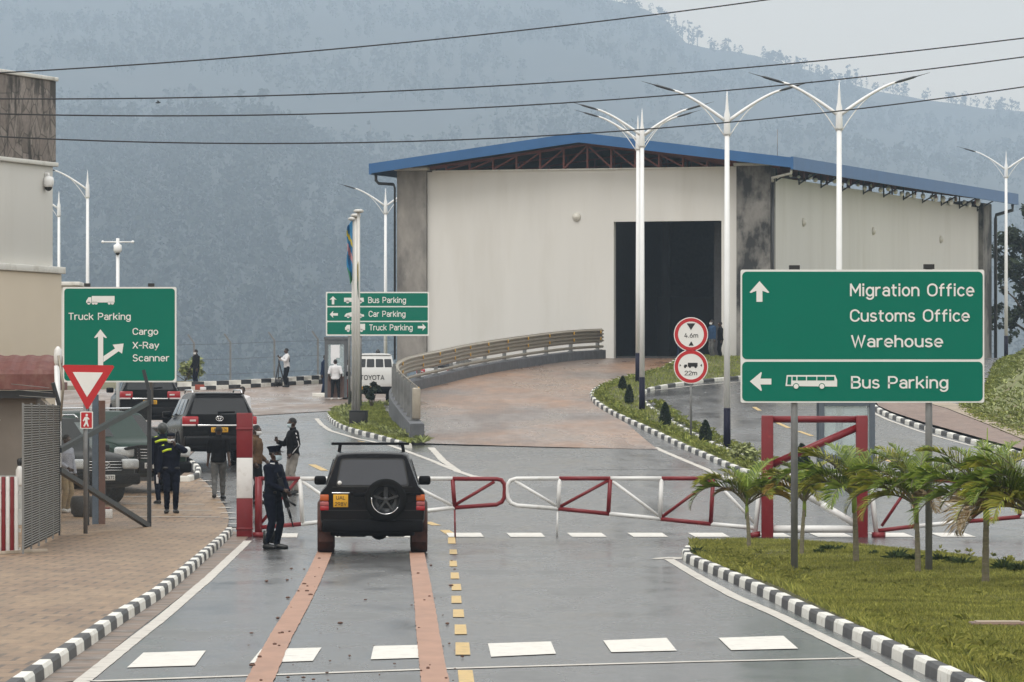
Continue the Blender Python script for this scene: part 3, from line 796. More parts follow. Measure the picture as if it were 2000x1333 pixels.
# bushy plants
def bush(name,px,py,side,h,r,m,label,cat,n=700,ls=.09,seed=1,grp=None,dd=None):
    p=gp(px,py,side,.1) if dd is None else at(px,py,dd); t=thing(name,label,cat,p,0,grp)
    g_=rng(seed); k=9; c=np.stack([g_.normal(size=k)*r*.45,g_.normal(size=k)*r*.45,h*(.35+.5*g_.random(k))],1)
    mb=MB()
    for q in c[:6]: mb.tube([(0,0,-.05),(q[0]*.5,q[1]*.5,q[2]*.55),tuple(q)],[.02,.014,.006],5)
    mb.build('stem',M_bark,t)
    V,Fq=leaves(c,np.full(k,r*.45),n,ls,g_,shell=.2); np_mesh('foliage',V,Fq,m,t); return t
bush('flowering_shrub',1468,906,'R',.5,.4,M_bankg,'pale green leafy shrub at the island\'s right end beside the red gate frame','shrub',500,.07,3)
bush('tall_shrub',726,800,'L',1.15,.30,M_pine,'dark narrow shrub beside the flagpole plinth on the grass mound','shrub',900,.09,4)
bush('round_shrub',362,742,'L',.95,.75,M_bankg,'rounded yellow-green shrub by the fence behind the dark-suited man','shrub',700,.14,6,dd=262)

# -------- the tree at the right edge
tt=thing('leafy_tree','dark leafy tree cut off by the right edge of the picture behind the lamp post','tree',(27.5,300,4.6))
mb=MB()
tr=[Vector((0,0,-.6)),Vector((.05,0,1.6)),Vector((-.1,0,3.4)),Vector((0,.1,5.5)),Vector((.1,0,7.8))]
mb.tube(tr,[.2,.16,.13,.10,.05],8)
for (b,e) in [((0,0,2.2),(-1.6,.3,3.0)),((-.05,0,3.0),(-1.4,-.4,4.6)),((0,0,4.4),(-1.3,.2,6.0)),((0,0,4.0),(1.7,.3,5.2)),((0,0,5.5),(-.7,0,7.6)),((0,0,2.0),(1.8,-.3,3.2))]:
    b=Vector(b);e=Vector(e); mb.tube([b,b.lerp(e,.5)+Vector((0,0,.2)),e],[.08,.05,.02],6)
mb.build('trunk',M_bark,tt)
cs=[];rs=[];g_=rng(77)
for (x,z,r) in [(-1.0,6.6,.9),(-.3,7.6,1.0),(-1.2,5.3,.75),(-.5,5.9,.9),(-1.5,3.4,.6),(-1.0,2.7,.55),(-1.3,4.4,.35),(-.2,4.6,.7),(.9,6.8,1.2),(1.4,5.0,1.1),(-.4,3.2,.7),(1.5,3.2,.8),(.2,8.6,.8),(-1.75,2.75,.4),(-.7,2.1,.4)]:
    for _ in range(4):
        cs.append((x+g_.normal()*r*.45,g_.normal()*r*.7,z+g_.normal()*r*.35)); rs.append(r*.55)
V,Fq=leaves(cs,rs,5200,.15,g_,shell=.15); np_mesh('crown',V,Fq,M_tree,tt)

# -------- forest on the far slopes
def scatter_trees(name,HVv,n,seed,m,dens,h0,h1,irange,nl=26):
    g_=rng(seed); rows_,cols_=HVv.shape[:2]; Vs=[]; cnt=0
    while cnt<n:
        i=irange[0]+g_.random()*(irange[1]-irange[0]-1.001); j=g_.random()*(cols_-1.001); i0,j0=int(i),int(j); a,b=i-i0,j-j0
        q=(HVv[i0,j0]*(1-a)+HVv[i0+1,j0]*a)*(1-b)+(HVv[i0,j0+1]*(1-a)+HVv[i0+1,j0+1]*a)*b
        if not(-1080<q[0]*F/q[1]<1250): continue
        if mnoise.noise((q[0]*.0055,q[1]*.003,seed))+.45*mnoise.noise((q[0]*.02,q[1]*.01,seed))<dens: continue
        h=h0+(h1-h0)*g_.random()**1.4; w_=h*(.22+.22*g_.random())
        zz=g_.random(nl); prof_=np.sin(np.pi*np.clip(.12+.85*zz,0,1))**.6*w_
        aa=g_.random(nl)*6.283; rr=prof_*np.sqrt(g_.random(nl))
        P=np.stack([q[0]+rr*np.cos(aa),q[1]+rr*np.sin(aa),q[2]+h*(.18+.80*zz)],1)
        s=w_*(.20+.26*g_.random((nl,1)))
        d1=g_.normal(size=(nl,3)); d1[:,1]*=.4; d1/=np.linalg.norm(d1,axis=1)[:,None]; d2=np.cross(d1,g_.normal(size=(nl,3))); d2/=np.linalg.norm(d2,axis=1)[:,None]
        Vs.append(np.stack([P-d1*s,P-d2*s*.6,P+d1*s,P+d2*s*.6],1).reshape(-1,3))
        tr=np.array([[q[0]-.25,q[1],q[2]-1],[q[0]+.25,q[1],q[2]-1],[q[0]+.15,q[1],q[2]+h*.6],[q[0]-.15,q[1],q[2]+h*.6]]); Vs.append(tr)
        cnt+=1
    V=np.concatenate(Vs); o=np_mesh(name,V,np.arange(len(V)).reshape(-1,4),m); o['kind']='stuff'; return o
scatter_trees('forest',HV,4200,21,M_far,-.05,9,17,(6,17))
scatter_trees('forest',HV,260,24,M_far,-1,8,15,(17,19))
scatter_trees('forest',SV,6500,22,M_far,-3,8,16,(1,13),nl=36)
# countable trees: along the far ridge and on the nearer spur's crest
def far_tree(px,top,base,wid,D_,label,grp,seed,clear=.3):
    b=at(px,base,D_); h=(base-top)*D_/F; w_=wid*D_/F/2
    t=thing('hilltop_tree',label,'tree',b,0,grp)
    mb=MB(); mb.tube([(0,0,-8),(0,0,h*.5),(w_*.1,0,h*.9)],[.6,.45,.2],6); mb.build('trunk',M_bark,t)
    g_=rng(seed); k=9
    cz=h*(clear+(1-clear)*g_.random(k)); cr=np.interp(cz/h,[clear,.6,1],[.6,1,.45])*w_*.6
    c=np.stack([g_.normal(size=k)*w_*.4,g_.normal(size=k)*w_*.4,cz-cr*.5],1)
    V,Fq=leaves(c,cr,420,max(.5,w_*.22),g_,shell=.1); np_mesh('crown',V,Fq,M_far,t)
ridge=[(1212,0,18,14,'bushy tree top left on the misty ridge, cut by the picture\'s upper edge'),(1229,0,28,14,'slim tree on the misty ridge just below the upper picture edge'),(1249,14,36,16,'low tree on the misty ridge left of the tallest clump'),(1291,10,56,26,'tallest broad tree on the misty ridge under the top power line'),
 (1320,28,72,12,'thin sparse tree first of the loose row going down the misty ridge'),(1333,38,76,11,'slender tree second in the loose row down the misty ridge'),(1345,40,80,12,'slender tree mid-way in the loose row down the misty ridge'),(1362,48,86,18,'full tree closing the loose row on the misty ridge'),
 (1390,84,100,12,'short round bush on the misty ridge left of the lone tree'),(1422,70,108,16,'lone upright tree on the misty ridge with open sky around it'),(1505,98,118,24,'low wide tree on the misty ridge left of the highest lamp arm'),(1525,98,120,20,'dense round tree on the misty ridge behind the highest lamp arm'),
 (1596,126,152,10,'small round tree on the ridge between the lamp\'s left arm and its pole'),(1616,126,152,13,'round-headed tree on the ridge just left of the nearest lamp\'s tip'),(1655,126,158,16,'bushy tree on the ridge just right of the nearest lamp\'s tip'),(1672,134,160,14,'smaller bush on the ridge beside the tree right of the lamp tip'),
 (1885,177,204,11,'tiny tree on the right ridge above the lowest power line'),(1957,188,218,13,'left one of a tree pair on the ridge at the far right'),(1976,190,218,12,'right one of a tree pair on the ridge at the far right')]
for k,(px,tp,bs,wd,lb) in enumerate(ridge): far_tree(px,tp,bs+4,wd,5970,lb,'trees along the misty ridge',200+k,.35)
sptr=[(190,195,262,44,'faint broad tree on the misty spur nearest the stone parapet'),(325,190,258,40,'faint round tree on the misty spur above the truck parking sign'),(400,188,254,42,'faint bushy tree on the misty spur right of the tiny bird'),(505,166,250,56,'largest faint tree standing out on the misty spur\'s crest'),
 (590,232,280,44,'faint low tree on the misty spur where its crest turns down'),(722,232,345,34,'faint tall narrow tree on the spur left of the blue roof\'s eave'),(690,270,335,30,'faint small tree on the spur just left of the roof\'s eave')]
for k,(px,tp,bs,wd,lb) in enumerate(sptr): far_tree(px,tp,bs+6,wd,3590,lb,'trees on the misty spur',300+k,.2)
# ================================================================ buildings, signs, lamps, gates
M_wall=mat('plaster_white',(.68,.67,.64),.85,var=.03,scale=.6,dirt=(.62,.605,.565),dirtscale=.7,dirtlo=.5,dirthi=.76,stretch=(1,1,.16))
M_cream=mat('plaster_cream',(.62,.54,.43),.85,var=.03,scale=.8,dirt=(.60,.52,.40),dirtscale=.7,dirtlo=.55,dirthi=.75)
M_conc=mat('weathered_concrete',(.27,.255,.235),.9,var=.25,scale=1.6,dirt=(.12,.115,.11),dirtscale=.9,dirtlo=.5,dirthi=.72,bump=.3,stretch=(1,1,.5))
M_conc2=mat('stained_concrete',(.25,.24,.225),.9,var=.35,scale=1.5,dirt=(.035,.035,.035),dirtscale=.75,dirtlo=.44,dirthi=.58,bump=.4,stretch=(1,1,.55))
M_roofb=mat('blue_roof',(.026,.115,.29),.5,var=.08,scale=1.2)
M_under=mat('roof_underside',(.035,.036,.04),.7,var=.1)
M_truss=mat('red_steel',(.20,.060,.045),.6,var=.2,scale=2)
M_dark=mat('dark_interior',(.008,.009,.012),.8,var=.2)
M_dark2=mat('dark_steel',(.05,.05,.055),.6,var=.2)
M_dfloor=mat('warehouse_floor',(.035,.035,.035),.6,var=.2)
M_blackp=mat('black_plastic',(.018,.019,.021),.45,var=.2)
M_cap=mat('cap_white',(.74,.73,.69),.7,var=.05,scale=2,dirt=(.5,.48,.43),dirtscale=2)
M_lampw=mat('lamp_globe',(.62,.60,.54),.35,var=.03)
M_wallg=mat('parapet_grey',(.095,.10,.112),.7,var=.25,scale=3,dirt=(.20,.20,.20),dirtscale=2.2,dirtlo=.55,dirthi=.8,bump=.2)
M_galv=mat('galvanised',(.34,.305,.25),.45,metal=.4,var=.12,scale=4,dirt=(.24,.20,.15),dirtscale=2,dirtlo=.55,dirthi=.75)
M_galvd=mat('galvanised_dull',(.22,.225,.225),.5,metal=.4,var=.15,scale=3)
M_refl=mat('reflector_amber',(.62,.36,.06),.35,var=.1)
M_red=mat('gate_red',(.185,.007,.012),.45,var=.1,scale=3,dirt=(.30,.03,.03),dirtscale=5,dirtlo=.6,dirthi=.8)
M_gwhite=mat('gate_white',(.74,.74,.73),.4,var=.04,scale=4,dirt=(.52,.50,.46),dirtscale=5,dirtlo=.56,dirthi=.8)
M_lamp=mat('lamp_white',(.84,.85,.86),.35,var=.03,scale=3)
M_navy=mat('lamp_navy',(.006,.006,.022),.5,var=.2,spec=.15)
M_lum=mat('luminaire_dark',(.035,.042,.05),.4,var=.2)
M_sgreen=mat('sign_green',(.0,.165,.110),.5,var=.03,scale=1.5,spec=.15)
M_swhite=mat('sign_white',(.80,.80,.78),.42,var=.02,scale=5)
M_sred=mat('sign_red',(.50,.012,.018),.4,var=.05)
M_black=mat('black_paint',(.012,.012,.013),.45,var=.1)
M_post=mat('grey_post',(.22,.225,.23),.45,metal=.3,var=.15,scale=5)
M_frame=mat('dark_frame',(.028,.032,.038),.45,var=.2)
M_wire=mat('galv_wire',(.20,.195,.175),.5,metal=.3,var=.15)
M_wire2=mat('dark_wire',(.07,.068,.062),.55,metal=.3,var=.2)
M_boothf=mat('booth_frame',(.10,.125,.155),.4,metal=.2,var=.1)
M_tile=mat('red_tile',(.165,.058,.05),.65,var=.15,scale=5,dirt=(.22,.11,.09),dirtscale=3)
M_paper=mat('paper',(.80,.81,.84),.7,var=.02)
def glassmat(name,col=(.75,.82,.84),alpha=.25):
    t=NT(name); t.p.inputs['Base Color'].default_value=col+(1,); t.p.inputs['Roughness'].default_value=.05
    tr=t.n('ShaderNodeBsdfTransparent'); tr.inputs[0].default_value=(.92,.96,.96,1); mx=t.n('ShaderNodeMixShader'); mx.inputs[0].default_value=alpha
    t.l(tr,0,mx,1); t.l(t.p,0,mx,2); t.l(mx,0,t.out,0); return t.m
M_glass=glassmat('pane_glass')

# ---------------------------------------------------------------- warehouse
RZ=R(-18)
wh=thing('warehouse','large white customs warehouse with blue gable roof and open dark truck doorway','warehouse',(11.52,251,5.05),RZ)
def wmb(): return MB()
hw=8.42
mb=MB()
mb.box((-12.4,.15,hw/2-.3),(10.2-.0,.3,hw+.6)); mb.box((-1.135,.15,hw/2-.3),(2.27,.3,hw+.6)); mb.box((-4.785,.15,(6.07+hw)/2),(5.03,.3,hw-6.07))
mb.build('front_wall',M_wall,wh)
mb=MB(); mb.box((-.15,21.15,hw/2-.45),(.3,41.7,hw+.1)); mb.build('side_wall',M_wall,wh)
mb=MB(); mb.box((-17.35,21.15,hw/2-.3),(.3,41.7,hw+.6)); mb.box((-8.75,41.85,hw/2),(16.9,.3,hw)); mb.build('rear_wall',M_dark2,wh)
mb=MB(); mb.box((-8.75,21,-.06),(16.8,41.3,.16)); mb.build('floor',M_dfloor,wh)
mb=MB(); mb.box((-16.85,.25,4.1),(1.4,.9,hw+.78)); mb.build('corner_column',M_conc,wh)
mb=MB(); mb.box((-.74,.25,4.1),(1.56,.9,hw+.78)); mb.build('corner_column',M_conc2,wh)
mb=MB(); mb.box((-.0,41.2,3.9),(.5,1.9,hw+.3)); mb.build('corner_column',M_conc2,wh)
for x,w_ in ((-16.85,1.62),(-.74,1.78)):
    mb=MB(); mb.rbox((x,.25,hw+.14),(w_,1.15,.13),.02); mb.build('column_cap',M_cap,wh)
mb=MB(); mb.box((-8.6,.12,hw+.03),(14.6,.42,.06)); mb.build('wall_cap',M_cap,wh)
# roof: ridge at x=-8.55
xr,xl,xR,zr,ze=-8.55,-18.4,1.3,10.02,8.76
def roofpoly(yo,thk):
    return [(xl,ze),(xr,zr),(xR,ze),(xR,ze-thk),(xr,zr-thk),(xl,ze-thk)]
mb=MB(); mb.prism(roofpoly(0,.12),-1.25,43.2); mb.build('roof',[M_roofb],wh)
mb=MB()
for a,b in (((xl,ze),(xr,zr)),((xr,zr),(xR,ze))):
    mb.prism([(a[0],a[1]+.03),(b[0],b[1]+.03),(b[0],b[1]-.42),(a[0],a[1]-.42)],-1.33,-1.25)
mb.build('gable_fascia',M_roofb,wh)
mb=MB(); mb.box((xR+.05,20.97,ze-.22),(.12,44.6,.56)); mb.build('eave_fascia',M_roofb,wh)
mb=MB(); mb.box((xl-.05,20.97,ze-.22),(.12,44.6,.5)); mb.build('eave_fascia',M_roofb,wh)
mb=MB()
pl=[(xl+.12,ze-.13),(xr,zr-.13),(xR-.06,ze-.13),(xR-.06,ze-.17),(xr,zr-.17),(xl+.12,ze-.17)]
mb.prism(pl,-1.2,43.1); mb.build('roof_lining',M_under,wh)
# truss in the open gable
def ztop(x): return zr-.45-(abs(x-xr)/(xR-xr))*(zr-ze)
mb=MB(); ys=.05
mb.bar((xl+.9,ys,ztop(xl+.9)),(xr,ys,ztop(xr)),.10,.12); mb.bar((xr,ys,ztop(xr)),(xR-.9,ys,ztop(xR-.9)),.10,.12)
mb.build('truss_chord',M_truss,wh)
mb=MB(); xs=[xr+1.12*k for k in range(-8,9)]
for k,x in enumerate(xs): mb.bar((x,ys,hw+.06),(x,ys,ztop(x)),.085,.085)
mb.build('truss_post',M_truss,wh)
mb=MB()
for k in range(len(xs)-1):
    a,b=xs[k],xs[k+1]
    if b<=xr+.01: mb.bar((a,ys+.02,hw+.08),(b,ys+.02,ztop(b)-.05),.07,.07)
    else: mb.bar((b,ys+.02,hw+.08),(a,ys+.02,ztop(a)-.05),.07,.07)
mb.build('truss_brace',M_truss,wh)
mb=MB()
for k in range(2,20,2):
    for a,b in ((xl+1,xr),(xr,xR-1)): mb.bar((a,k*2.1,ztop(a)),(b,k*2.1,ztop(b)),.08)
    for x in xs[::2]: mb.bar((x,k*2.1,hw-.3),(x,k*2.1,ztop(x)),.07)
mb.build('inner_truss',M_truss,wh)
mb=MB(); g_r=random.Random(4)
for k in range(11):
    y=.9+k*3.9
    mb.bar((.02,y,hw-.55),(xR-.1,y,ze-.22),.06); mb.bar((.02,y,ze-.10),(.02,y,hw-.6),.06)
    if k<10: mb.bar((.5,y,ze-.2),(1.0,y+3.9,ze-.25),.05)
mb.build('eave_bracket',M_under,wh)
for k in range(26):  # white blobs added for the bright sky showing through the eave gap
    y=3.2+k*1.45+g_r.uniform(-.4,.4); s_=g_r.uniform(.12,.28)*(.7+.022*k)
    mb=MB(); mb.sphere((.12,y,hw-.28+g_r.uniform(-.06,.16)),(.08,s_*1.7,s_*.7),0,10,6); mb.build('eave_sky_standin',M_gwhite,wh)
# pipes
mb=MB()
mb.tube([(xl+.1,-.95,ze-.42),(xl+.1,-.95,ze-.72),(xl+.2,-.9,ze-.86),(-17.62,-.45,ze-.9)],.07,7); mb.tube([(-17.62,-.45,ze-.9),(-17.62,-.3,ze-1.05),(-17.62,-.3,-.1)],.05,7); mb.build('downpipe',M_blackp,wh)
mb=MB(); mb.tube([(xR-.1,-.9,ze-.5),(xR-.1,-.9,ze-.66),(.15,-.25,ze-.82),(.13,-.12,ze-1.0)],.06,7); mb.build('downpipe',M_cap,wh)
mb=MB(); mb.tube([(.13,-.12,ze-.98),(.13,-.12,-.1)],.06,7); mb.build('downpipe',M_blackp,wh)
mb=MB(); mb.tube([(xR-.05,42.6,ze-.5),(xR-.05,42.6,ze-.8),(.45,42.3,ze-1.05),(.42,42.3,ze-1.25),(.42,42.3,-.1)],.09,7); mb.build('downpipe',M_blackp,wh)
# wall lights
def bulk(x,y,z,ax):
    mb=MB()
    if ax=='y': mb.lathe([(.0001,-.16),(.12,-.13),(.19,-.05),(.20,0)],16,0,(x,y,z),axis='y')
    else: mb.lathe([(.20,0),(.19,.05),(.12,.13),(.0001,.16)],16,0,(x,y,z),axis='x')
    mb.build('wall_light',M_lampw,wh)
bulk(-9.05,0,6.3,'y')
for y in (5.6,18.4,32.0): bulk(0,y,6.15,'x')
mb=MB(); mb.tube([(-8.6,6,10),(-8.6,6,10)],.02,5); 
ant=MB(); ant.tube([(-.5,3,ze),(-.5,3,ze+1.5)],.018,5); ant.build('lightning_rod',M_post,wh)
# things deep in the doorway
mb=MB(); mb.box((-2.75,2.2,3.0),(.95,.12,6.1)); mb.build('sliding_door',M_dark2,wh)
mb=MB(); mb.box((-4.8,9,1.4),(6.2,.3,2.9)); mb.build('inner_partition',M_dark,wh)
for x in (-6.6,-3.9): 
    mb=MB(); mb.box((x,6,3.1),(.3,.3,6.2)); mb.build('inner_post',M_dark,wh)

# ---------------------------------------------------------------- ramp parapet and guard rail
pw=thing('parapet_wall','long dark grey concrete parapet wall edging the ramp','wall',(WALL[0].x,WALL[0].y,hR(170)))
o0=Vector((WALL[0].x,WALL[0].y,hR(170)))
WP=resample(WALL,1.0)
def arc(P):
    s=[0]
    for a,b in zip(P,P[1:]): s.append(s[-1]+(b-a).length)
    return s
WS=arc(WP); Ltot=WS[-1]
def frame(i):
    p=WP[i]; t=(WP[min(i+1,len(WP)-1)]-WP[max(i-1,0)]).normalized(); return p,t,Vector((t.y,-t.x,0))   # n points to the ramp (right)
def wtop(s): return .60-.20*min(1,s/45)
rings=[]
for i in range(len(WP)):
    p,t,nn=frame(i); zt=hR(p.y)+wtop(WS[i]); zb=hL(p.y)-.4
    rings.append([Vector((p.x,p.y,0))+nn*a+Vector((0,0,z))-o0 for a,z in ((-.215,zb),(-.215,zt-.02),(-.195,zt),(.195,zt),(.215,zt-.02),(.215,zb))])
mb=MB(); mb.loft(rings,0,True,True,False); mb.build('wall_body',M_wallg,pw)
gr_=thing('guardrail','galvanised double guard rail with amber reflectors on the ramp\'s parapet','guard rail',o0)
def rz(s): return 1.12-.22*min(1,s/40)
Wp=[(-.085,0),(-.07,.03),(0,.06),(0,.09),(-.075,.125),(-.075,.155),(0,.19),(0,.22),(-.07,.25),(-.085,.28)]
i0=3
def beam(off,zo,sc,name):
    mb=MB(); vs=[]; fs=[]; k=len(Wp)
    for i in range(i0,len(WP)):
        p,t,nn=frame(i); zt=hR(p.y)+wtop(WS[i])+zo*rz(WS[i])
        for a,b in Wp: vs.append(Vector((p.x,p.y,zt+b*sc))+nn*(a+off)-o0)
    m_=len(WP)-i0
    for i in range(m_-1):
        for j in range(k-1): fs.append((i*k+j,i*k+j+1,(i+1)*k+j+1,(i+1)*k+j))
    mb.add(vs,fs,0,False); o=mb.build(name,M_galv,gr_,normals=False)
    md=o.modifiers.new('s','SOLIDIFY'); md.thickness=.012; md.offset=0
beam(.12,.70,1.15,'beam'); beam(.12,.37,1.15,'beam')
mb=MB(); mb.tube([WP[i]+Vector((0,0,hR(WP[i].y)+wtop(WS[i])+.17*rz(WS[i])))-o0+frame(i)[2]*.07 for i in range(i0,len(WP))],.05,6,flat=1.3); mb.build('lower_rail',M_galv,gr_)
k=0; s=3.0
for i in range(i0,len(WP),4):
    p,t,nn=frame(i); zt=hR(p.y)+wtop(WS[i]); hh=rz(WS[i])
    ang=math.atan2(t.y,t.x)
    mb=MB(); mb.box(Vector((p.x,p.y,zt+hh*.5))-o0-nn*.05,(.16,.13,hh),0,(0,0,ang)); mb.box(Vector((p.x,p.y,zt+.012))-o0,(.3,.3,.025),0,(0,0,ang)); mb.build('post',M_galvd,gr_)
    if i%6==3 or i>44:
        for zo in (.78,.45):
            mb=MB(); mb.rbox(Vector((p.x,p.y,zt+zo*hh+.1))-o0+nn*.13-t*.06,(.10,.05,.14),.015,0,(0,0,ang)); mb.build('reflector',M_refl,gr_)
mb=MB(); p,t,nn=frame(i0); zt=hR(p.y)+wtop(3)
mb.rbox(Vector((p.x,p.y,zt+.52))-o0+nn*.05-t*.35,(.26,.12,.98),.05,0,(0,0,math.atan2(t.y,t.x)-R(90))); mb.build('end_terminal',M_galv,gr_)

# ---------------------------------------------------------------- building on the left
# local x runs along the road side wall towards the camera, local y = out of the wall
cb=Vector((-10.27,126,0)); yawb=math.atan2(-.954,-.30)
M_stone=None
def stone():
    t=NT('stone_cladding'); v=t.map((2.6,2.6,2.3)); n0=t.noise(1.6,4,.6)
    vo=t.n('ShaderNodeTexVoronoi',feature='DISTANCE_TO_EDGE'); vo.inputs['Scale'].default_value=1.0; t.l(v,0,vo,'Vector')
    vc=t.n('ShaderNodeTexVoronoi'); vc.inputs['Scale'].default_value=1.0; t.l(v,0,vc,'Vector')
    c=t.ramp(vc,[(0.0,(.17,.145,.13)),(.5,(.26,.22,.20)),(1.0,(.33,.29,.265))],idx=1)
    e=t.ramp(vo,[(.0,0.0),(.05,1.0)]); x=t.mix((e,0),(.10,.09,.08),(c,0))
    n=t.noise(2.5,6,.65,t.map((1,1,.35))); f=t.ramp(n,[(.5,0.0),(.6,.9)]); x2=t.mix((f,0),(x,2),(.035,.032,.03))
    n9=t.noise(9,5,.7); f9=t.ramp(n9,[(.3,.75),(.7,1.2)]); x3=t.mix(1.0,(x2,2),(f9,0),'MULTIPLY')
    t.l(x3,2,t.p,'Base Color'); t.p.inputs['Roughness'].default_value=.85; t.bump(vo,0,.6,.03); return t.m
M_stone=stone()
lb=thing('office_building','two storey cream building with stone clad parapet at the left edge','building',cb,yawb)
LN=16; dp=-6
gz=.3
mb=MB(); mb.box((LN/2,dp/2*-1-.0,6.92),(LN,6,2.24)); 
# local +y is to the right of the direction of travel (towards -x,-y): road side is local... body lies on the far side
mb=MB()
def lbox(x0,x1,y0,y1,z0,z1,name,m):
    q=MB(); q.rbox(((x0+x1)/2,(y0+y1)/2,(z0+z1)/2),(x1-x0,y1-y0,z1-z0),.015); return q.build(name,m,lb)
S_=-1   # side of the body: local -y is away from the road
lbox(.0,LN,-6,0,5.78,8.02,'upper_wall',M_wall)
lbox(-.10,LN,-6,.17,-.3,5.62,'lower_wall',M_cream)
lbox(-.18,LN,-6.1,.24,5.625,5.775,'ledge',M_cap)
lbox(-.06,LN,-6.1,.05,8.115,9.93,'stone_parapet',M_stone)
lbox(-.10,LN,-6.15,.10,8.02,8.113,'cornice',M_cap)
lbox(-.10,LN,-6.15,.10,9.932,10.02,'cornice',M_cap)
# dome camera on its wall
dc=thing('dome_camera','white dome security camera bracketed to the cream building\'s upper wall','camera',at(88,345,125.55))
q=MB(); q.tube([(-.12,.1,.03),(0,0,.06),(.08,-.05,.05),(.08,-.05,.0)],.035,7); q.box((-.13,.1,.02),(.03,.12,.16)); q.build('bracket',M_lamp,dc)
q=MB(); q.lathe([(.05,.0),(.11,-.03),(.125,-.10),(.115,-.20),(.09,-.24)],14,0,(.08,-.05,0)); q.build('housing',M_lamp,dc)
q=MB(); q.sphere((.08,-.05,-.24),(.085,.085,.09),0,12,8); q.build('lens_dome',M_blackp,dc)

# ---------------------------------------------------------------- guard booth with red tile roof
bo=gp(30,1000,'P'); gb=thing('guard_booth','small beige guard booth under a red tile roof at left','booth',(-10.4,118,.1))
q=MB(); q.box((-1.2,1.2,1.35),(3.25,2.4,2.9)); q.build('booth_wall',mat('booth_beige',(.20,.175,.15),.8,var=.08,scale=2),gb)
q=MB(); q.box((-.75,-.03,.55),(2.2,.05,1.1)); q.build('lower_panel',mat('booth_panel',(.50,.52,.52),.6,var=.1,scale=3,dirt=(.35,.37,.36),dirtscale=6),gb)
q=MB(); q.box((-.9,.2,2.80),(3.5,1.0,.16)); q.build('gutter',M_frame,gb)
q=MB(); n=44
vs=[];fs=[];prof=[(-.42,2.90),(-.42,3.22),(-.36,3.30),(.2,3.48),(1.2,3.62),(2.6,3.45),(2.6,2.9)]
for i in range(n+1):
    x=-2.9+3.75*i/n; b=.022*(1 if i%4<2 else 0)
    for j,(y,z) in enumerate(prof): vs.append((x,y-(b if j<3 else 0),z+(b if 1<j<6 else 0)))
k=len(prof)
for i in range(n):
    for j in range(k-1): fs.append((i*k+j,(i+1)*k+j,(i+1)*k+j+1,i*k+j+1))
q.add(vs,fs,0,False); q.prism([(-.42,2.9),(-.42,3.22),(-.36,3.3),(.2,3.48),(1.2,3.62),(2.6,3.45),(2.6,2.9)],.846,.88,0,'yz'); q.build('tile_roof',M_tile,gb,normals=False)
q=MB(); q.bar((.55,-.1,2.72),(1.0,-.15,2.35),.05); q.bar((-.95,-.5,2.75),(-.28,-.6,2.25),.035); q.build('bracket',M_gwhite,gb)
fx=thing('fire_extinguisher','black and white fire extinguisher hanging on the guard booth\'s panel','extinguisher',at(38,950,117.6))
q=MB(); q.lathe([(.07,0),(.08,.03),(.08,.33),(.05,.40),(.025,.43)],12,0,(0,0,0)); q.build('cylinder',M_gwhite,fx)
q=MB(); q.lathe([(.03,.42),(.05,.46),(.05,.55),(.02,.58)],10,0); q.bar((0,0,.56),(.1,0,.6),.03); q.build('valve',M_blackp,fx)

# ---------------------------------------------------------------- mesh fences and gates on the left
def chain(parent,p0,p1,z0,z1,sp,r,m,name='wire_mesh'):
    p0=Vector(p0);p1=Vector(p1); L_=(p1-p0).length; d=(p1-p0)/L_; hh=z1-z0; mb=MB()
    n=int((L_+hh)/sp)
    for k in range(n+1):
        a=k*sp
        for sg in (1,-1):
            # line x = a - z (sg 1) or x = (a-hh) + z
            if sg==1: xa,za,xb,zb=a,0,a-hh,hh
            else: xa,za,xb,zb=a-hh,0,a,hh
            if xa>L_: t=(xa-L_); za+=t; xa=L_
            if xb>L_: t=(xb-L_); zb-=t; xb=L_
            if xb<0: zb+=xb; xb=0
            if xa<0: za-=xa; xa=0
            if zb-za<.02: continue
            mb.tube([p0+d*xa+Vector((0,0,z0+za)),p0+d*xb+Vector((0,0,z0+zb))],r,3,0,cap=False,smooth=False)
    o=mb.build(name,m,parent,normals=False); return o
fA=Vector((-8.30,95.6,0)); fB=Vector((-8.84,110,0))
mf=thing('mesh_fence','dense wire mesh fence panel running back from the striped picket gate','fence',(fA.x,fA.y,.1))
q=MB()
NW=58
for k in range(NW):
    z=.12+2.42*k/(NW-1); q.tube([(0,0,z),tuple((fB-fA).to_tuple()[:2])+(z+.25*0,)],.0095,4,0,smooth=False)
q.build('horizontal_wire',M_wire,mf,normals=False)
q=MB()
for k in range(120):
    p=(fB-fA)*(k/119); q.tube([p+Vector((0,0,.08)),p+Vector((0,0,2.56))],.0055,3,0,smooth=False)
q.build('vertical_wire',M_wire2,mf,normals=False)
for k in range(6):
    p=(fB-fA)*(k/5); q=MB(); q.box(p+Vector((0,0,1.28)),(.035,.05,2.6)); (q.bar(p+Vector((0,0,2.55)),p+Vector((-.12,-.1,3.0)),.06) if k==5 else None); q.build('post',M_galvd if k<5 else M_frame,mf)
for k in range(3):
    q=MB(); q.tube([Vector((-.06-.07*k,0,2.7+.1*k)),(fB-fA)+Vector((-.06-.07*k,0,2.7+.1*k))],.006,4); q.build('barbed_wire',M_wire,mf)
cg=thing('chain_link_gate','see-through chain link gate leaf with dark diagonal braces behind the give way sign','gate',(fB.x,fB.y,.1))
gR=Vector((-7.49,116.3,0))-fB
q=MB(); q.box(gR+Vector((0,0,1.43)),(.085,.085,2.9)); q.bar(gR+Vector((0,0,2.85)),gR+Vector((-.12,0,3.3)),.07); q.build('gate_post',M_frame,cg)
q=MB(); q.bar(Vector((0,-.05,1.68)),gR+Vector((-.04,-.05,2.62)),.10); q.build('upper_brace',M_frame,cg)
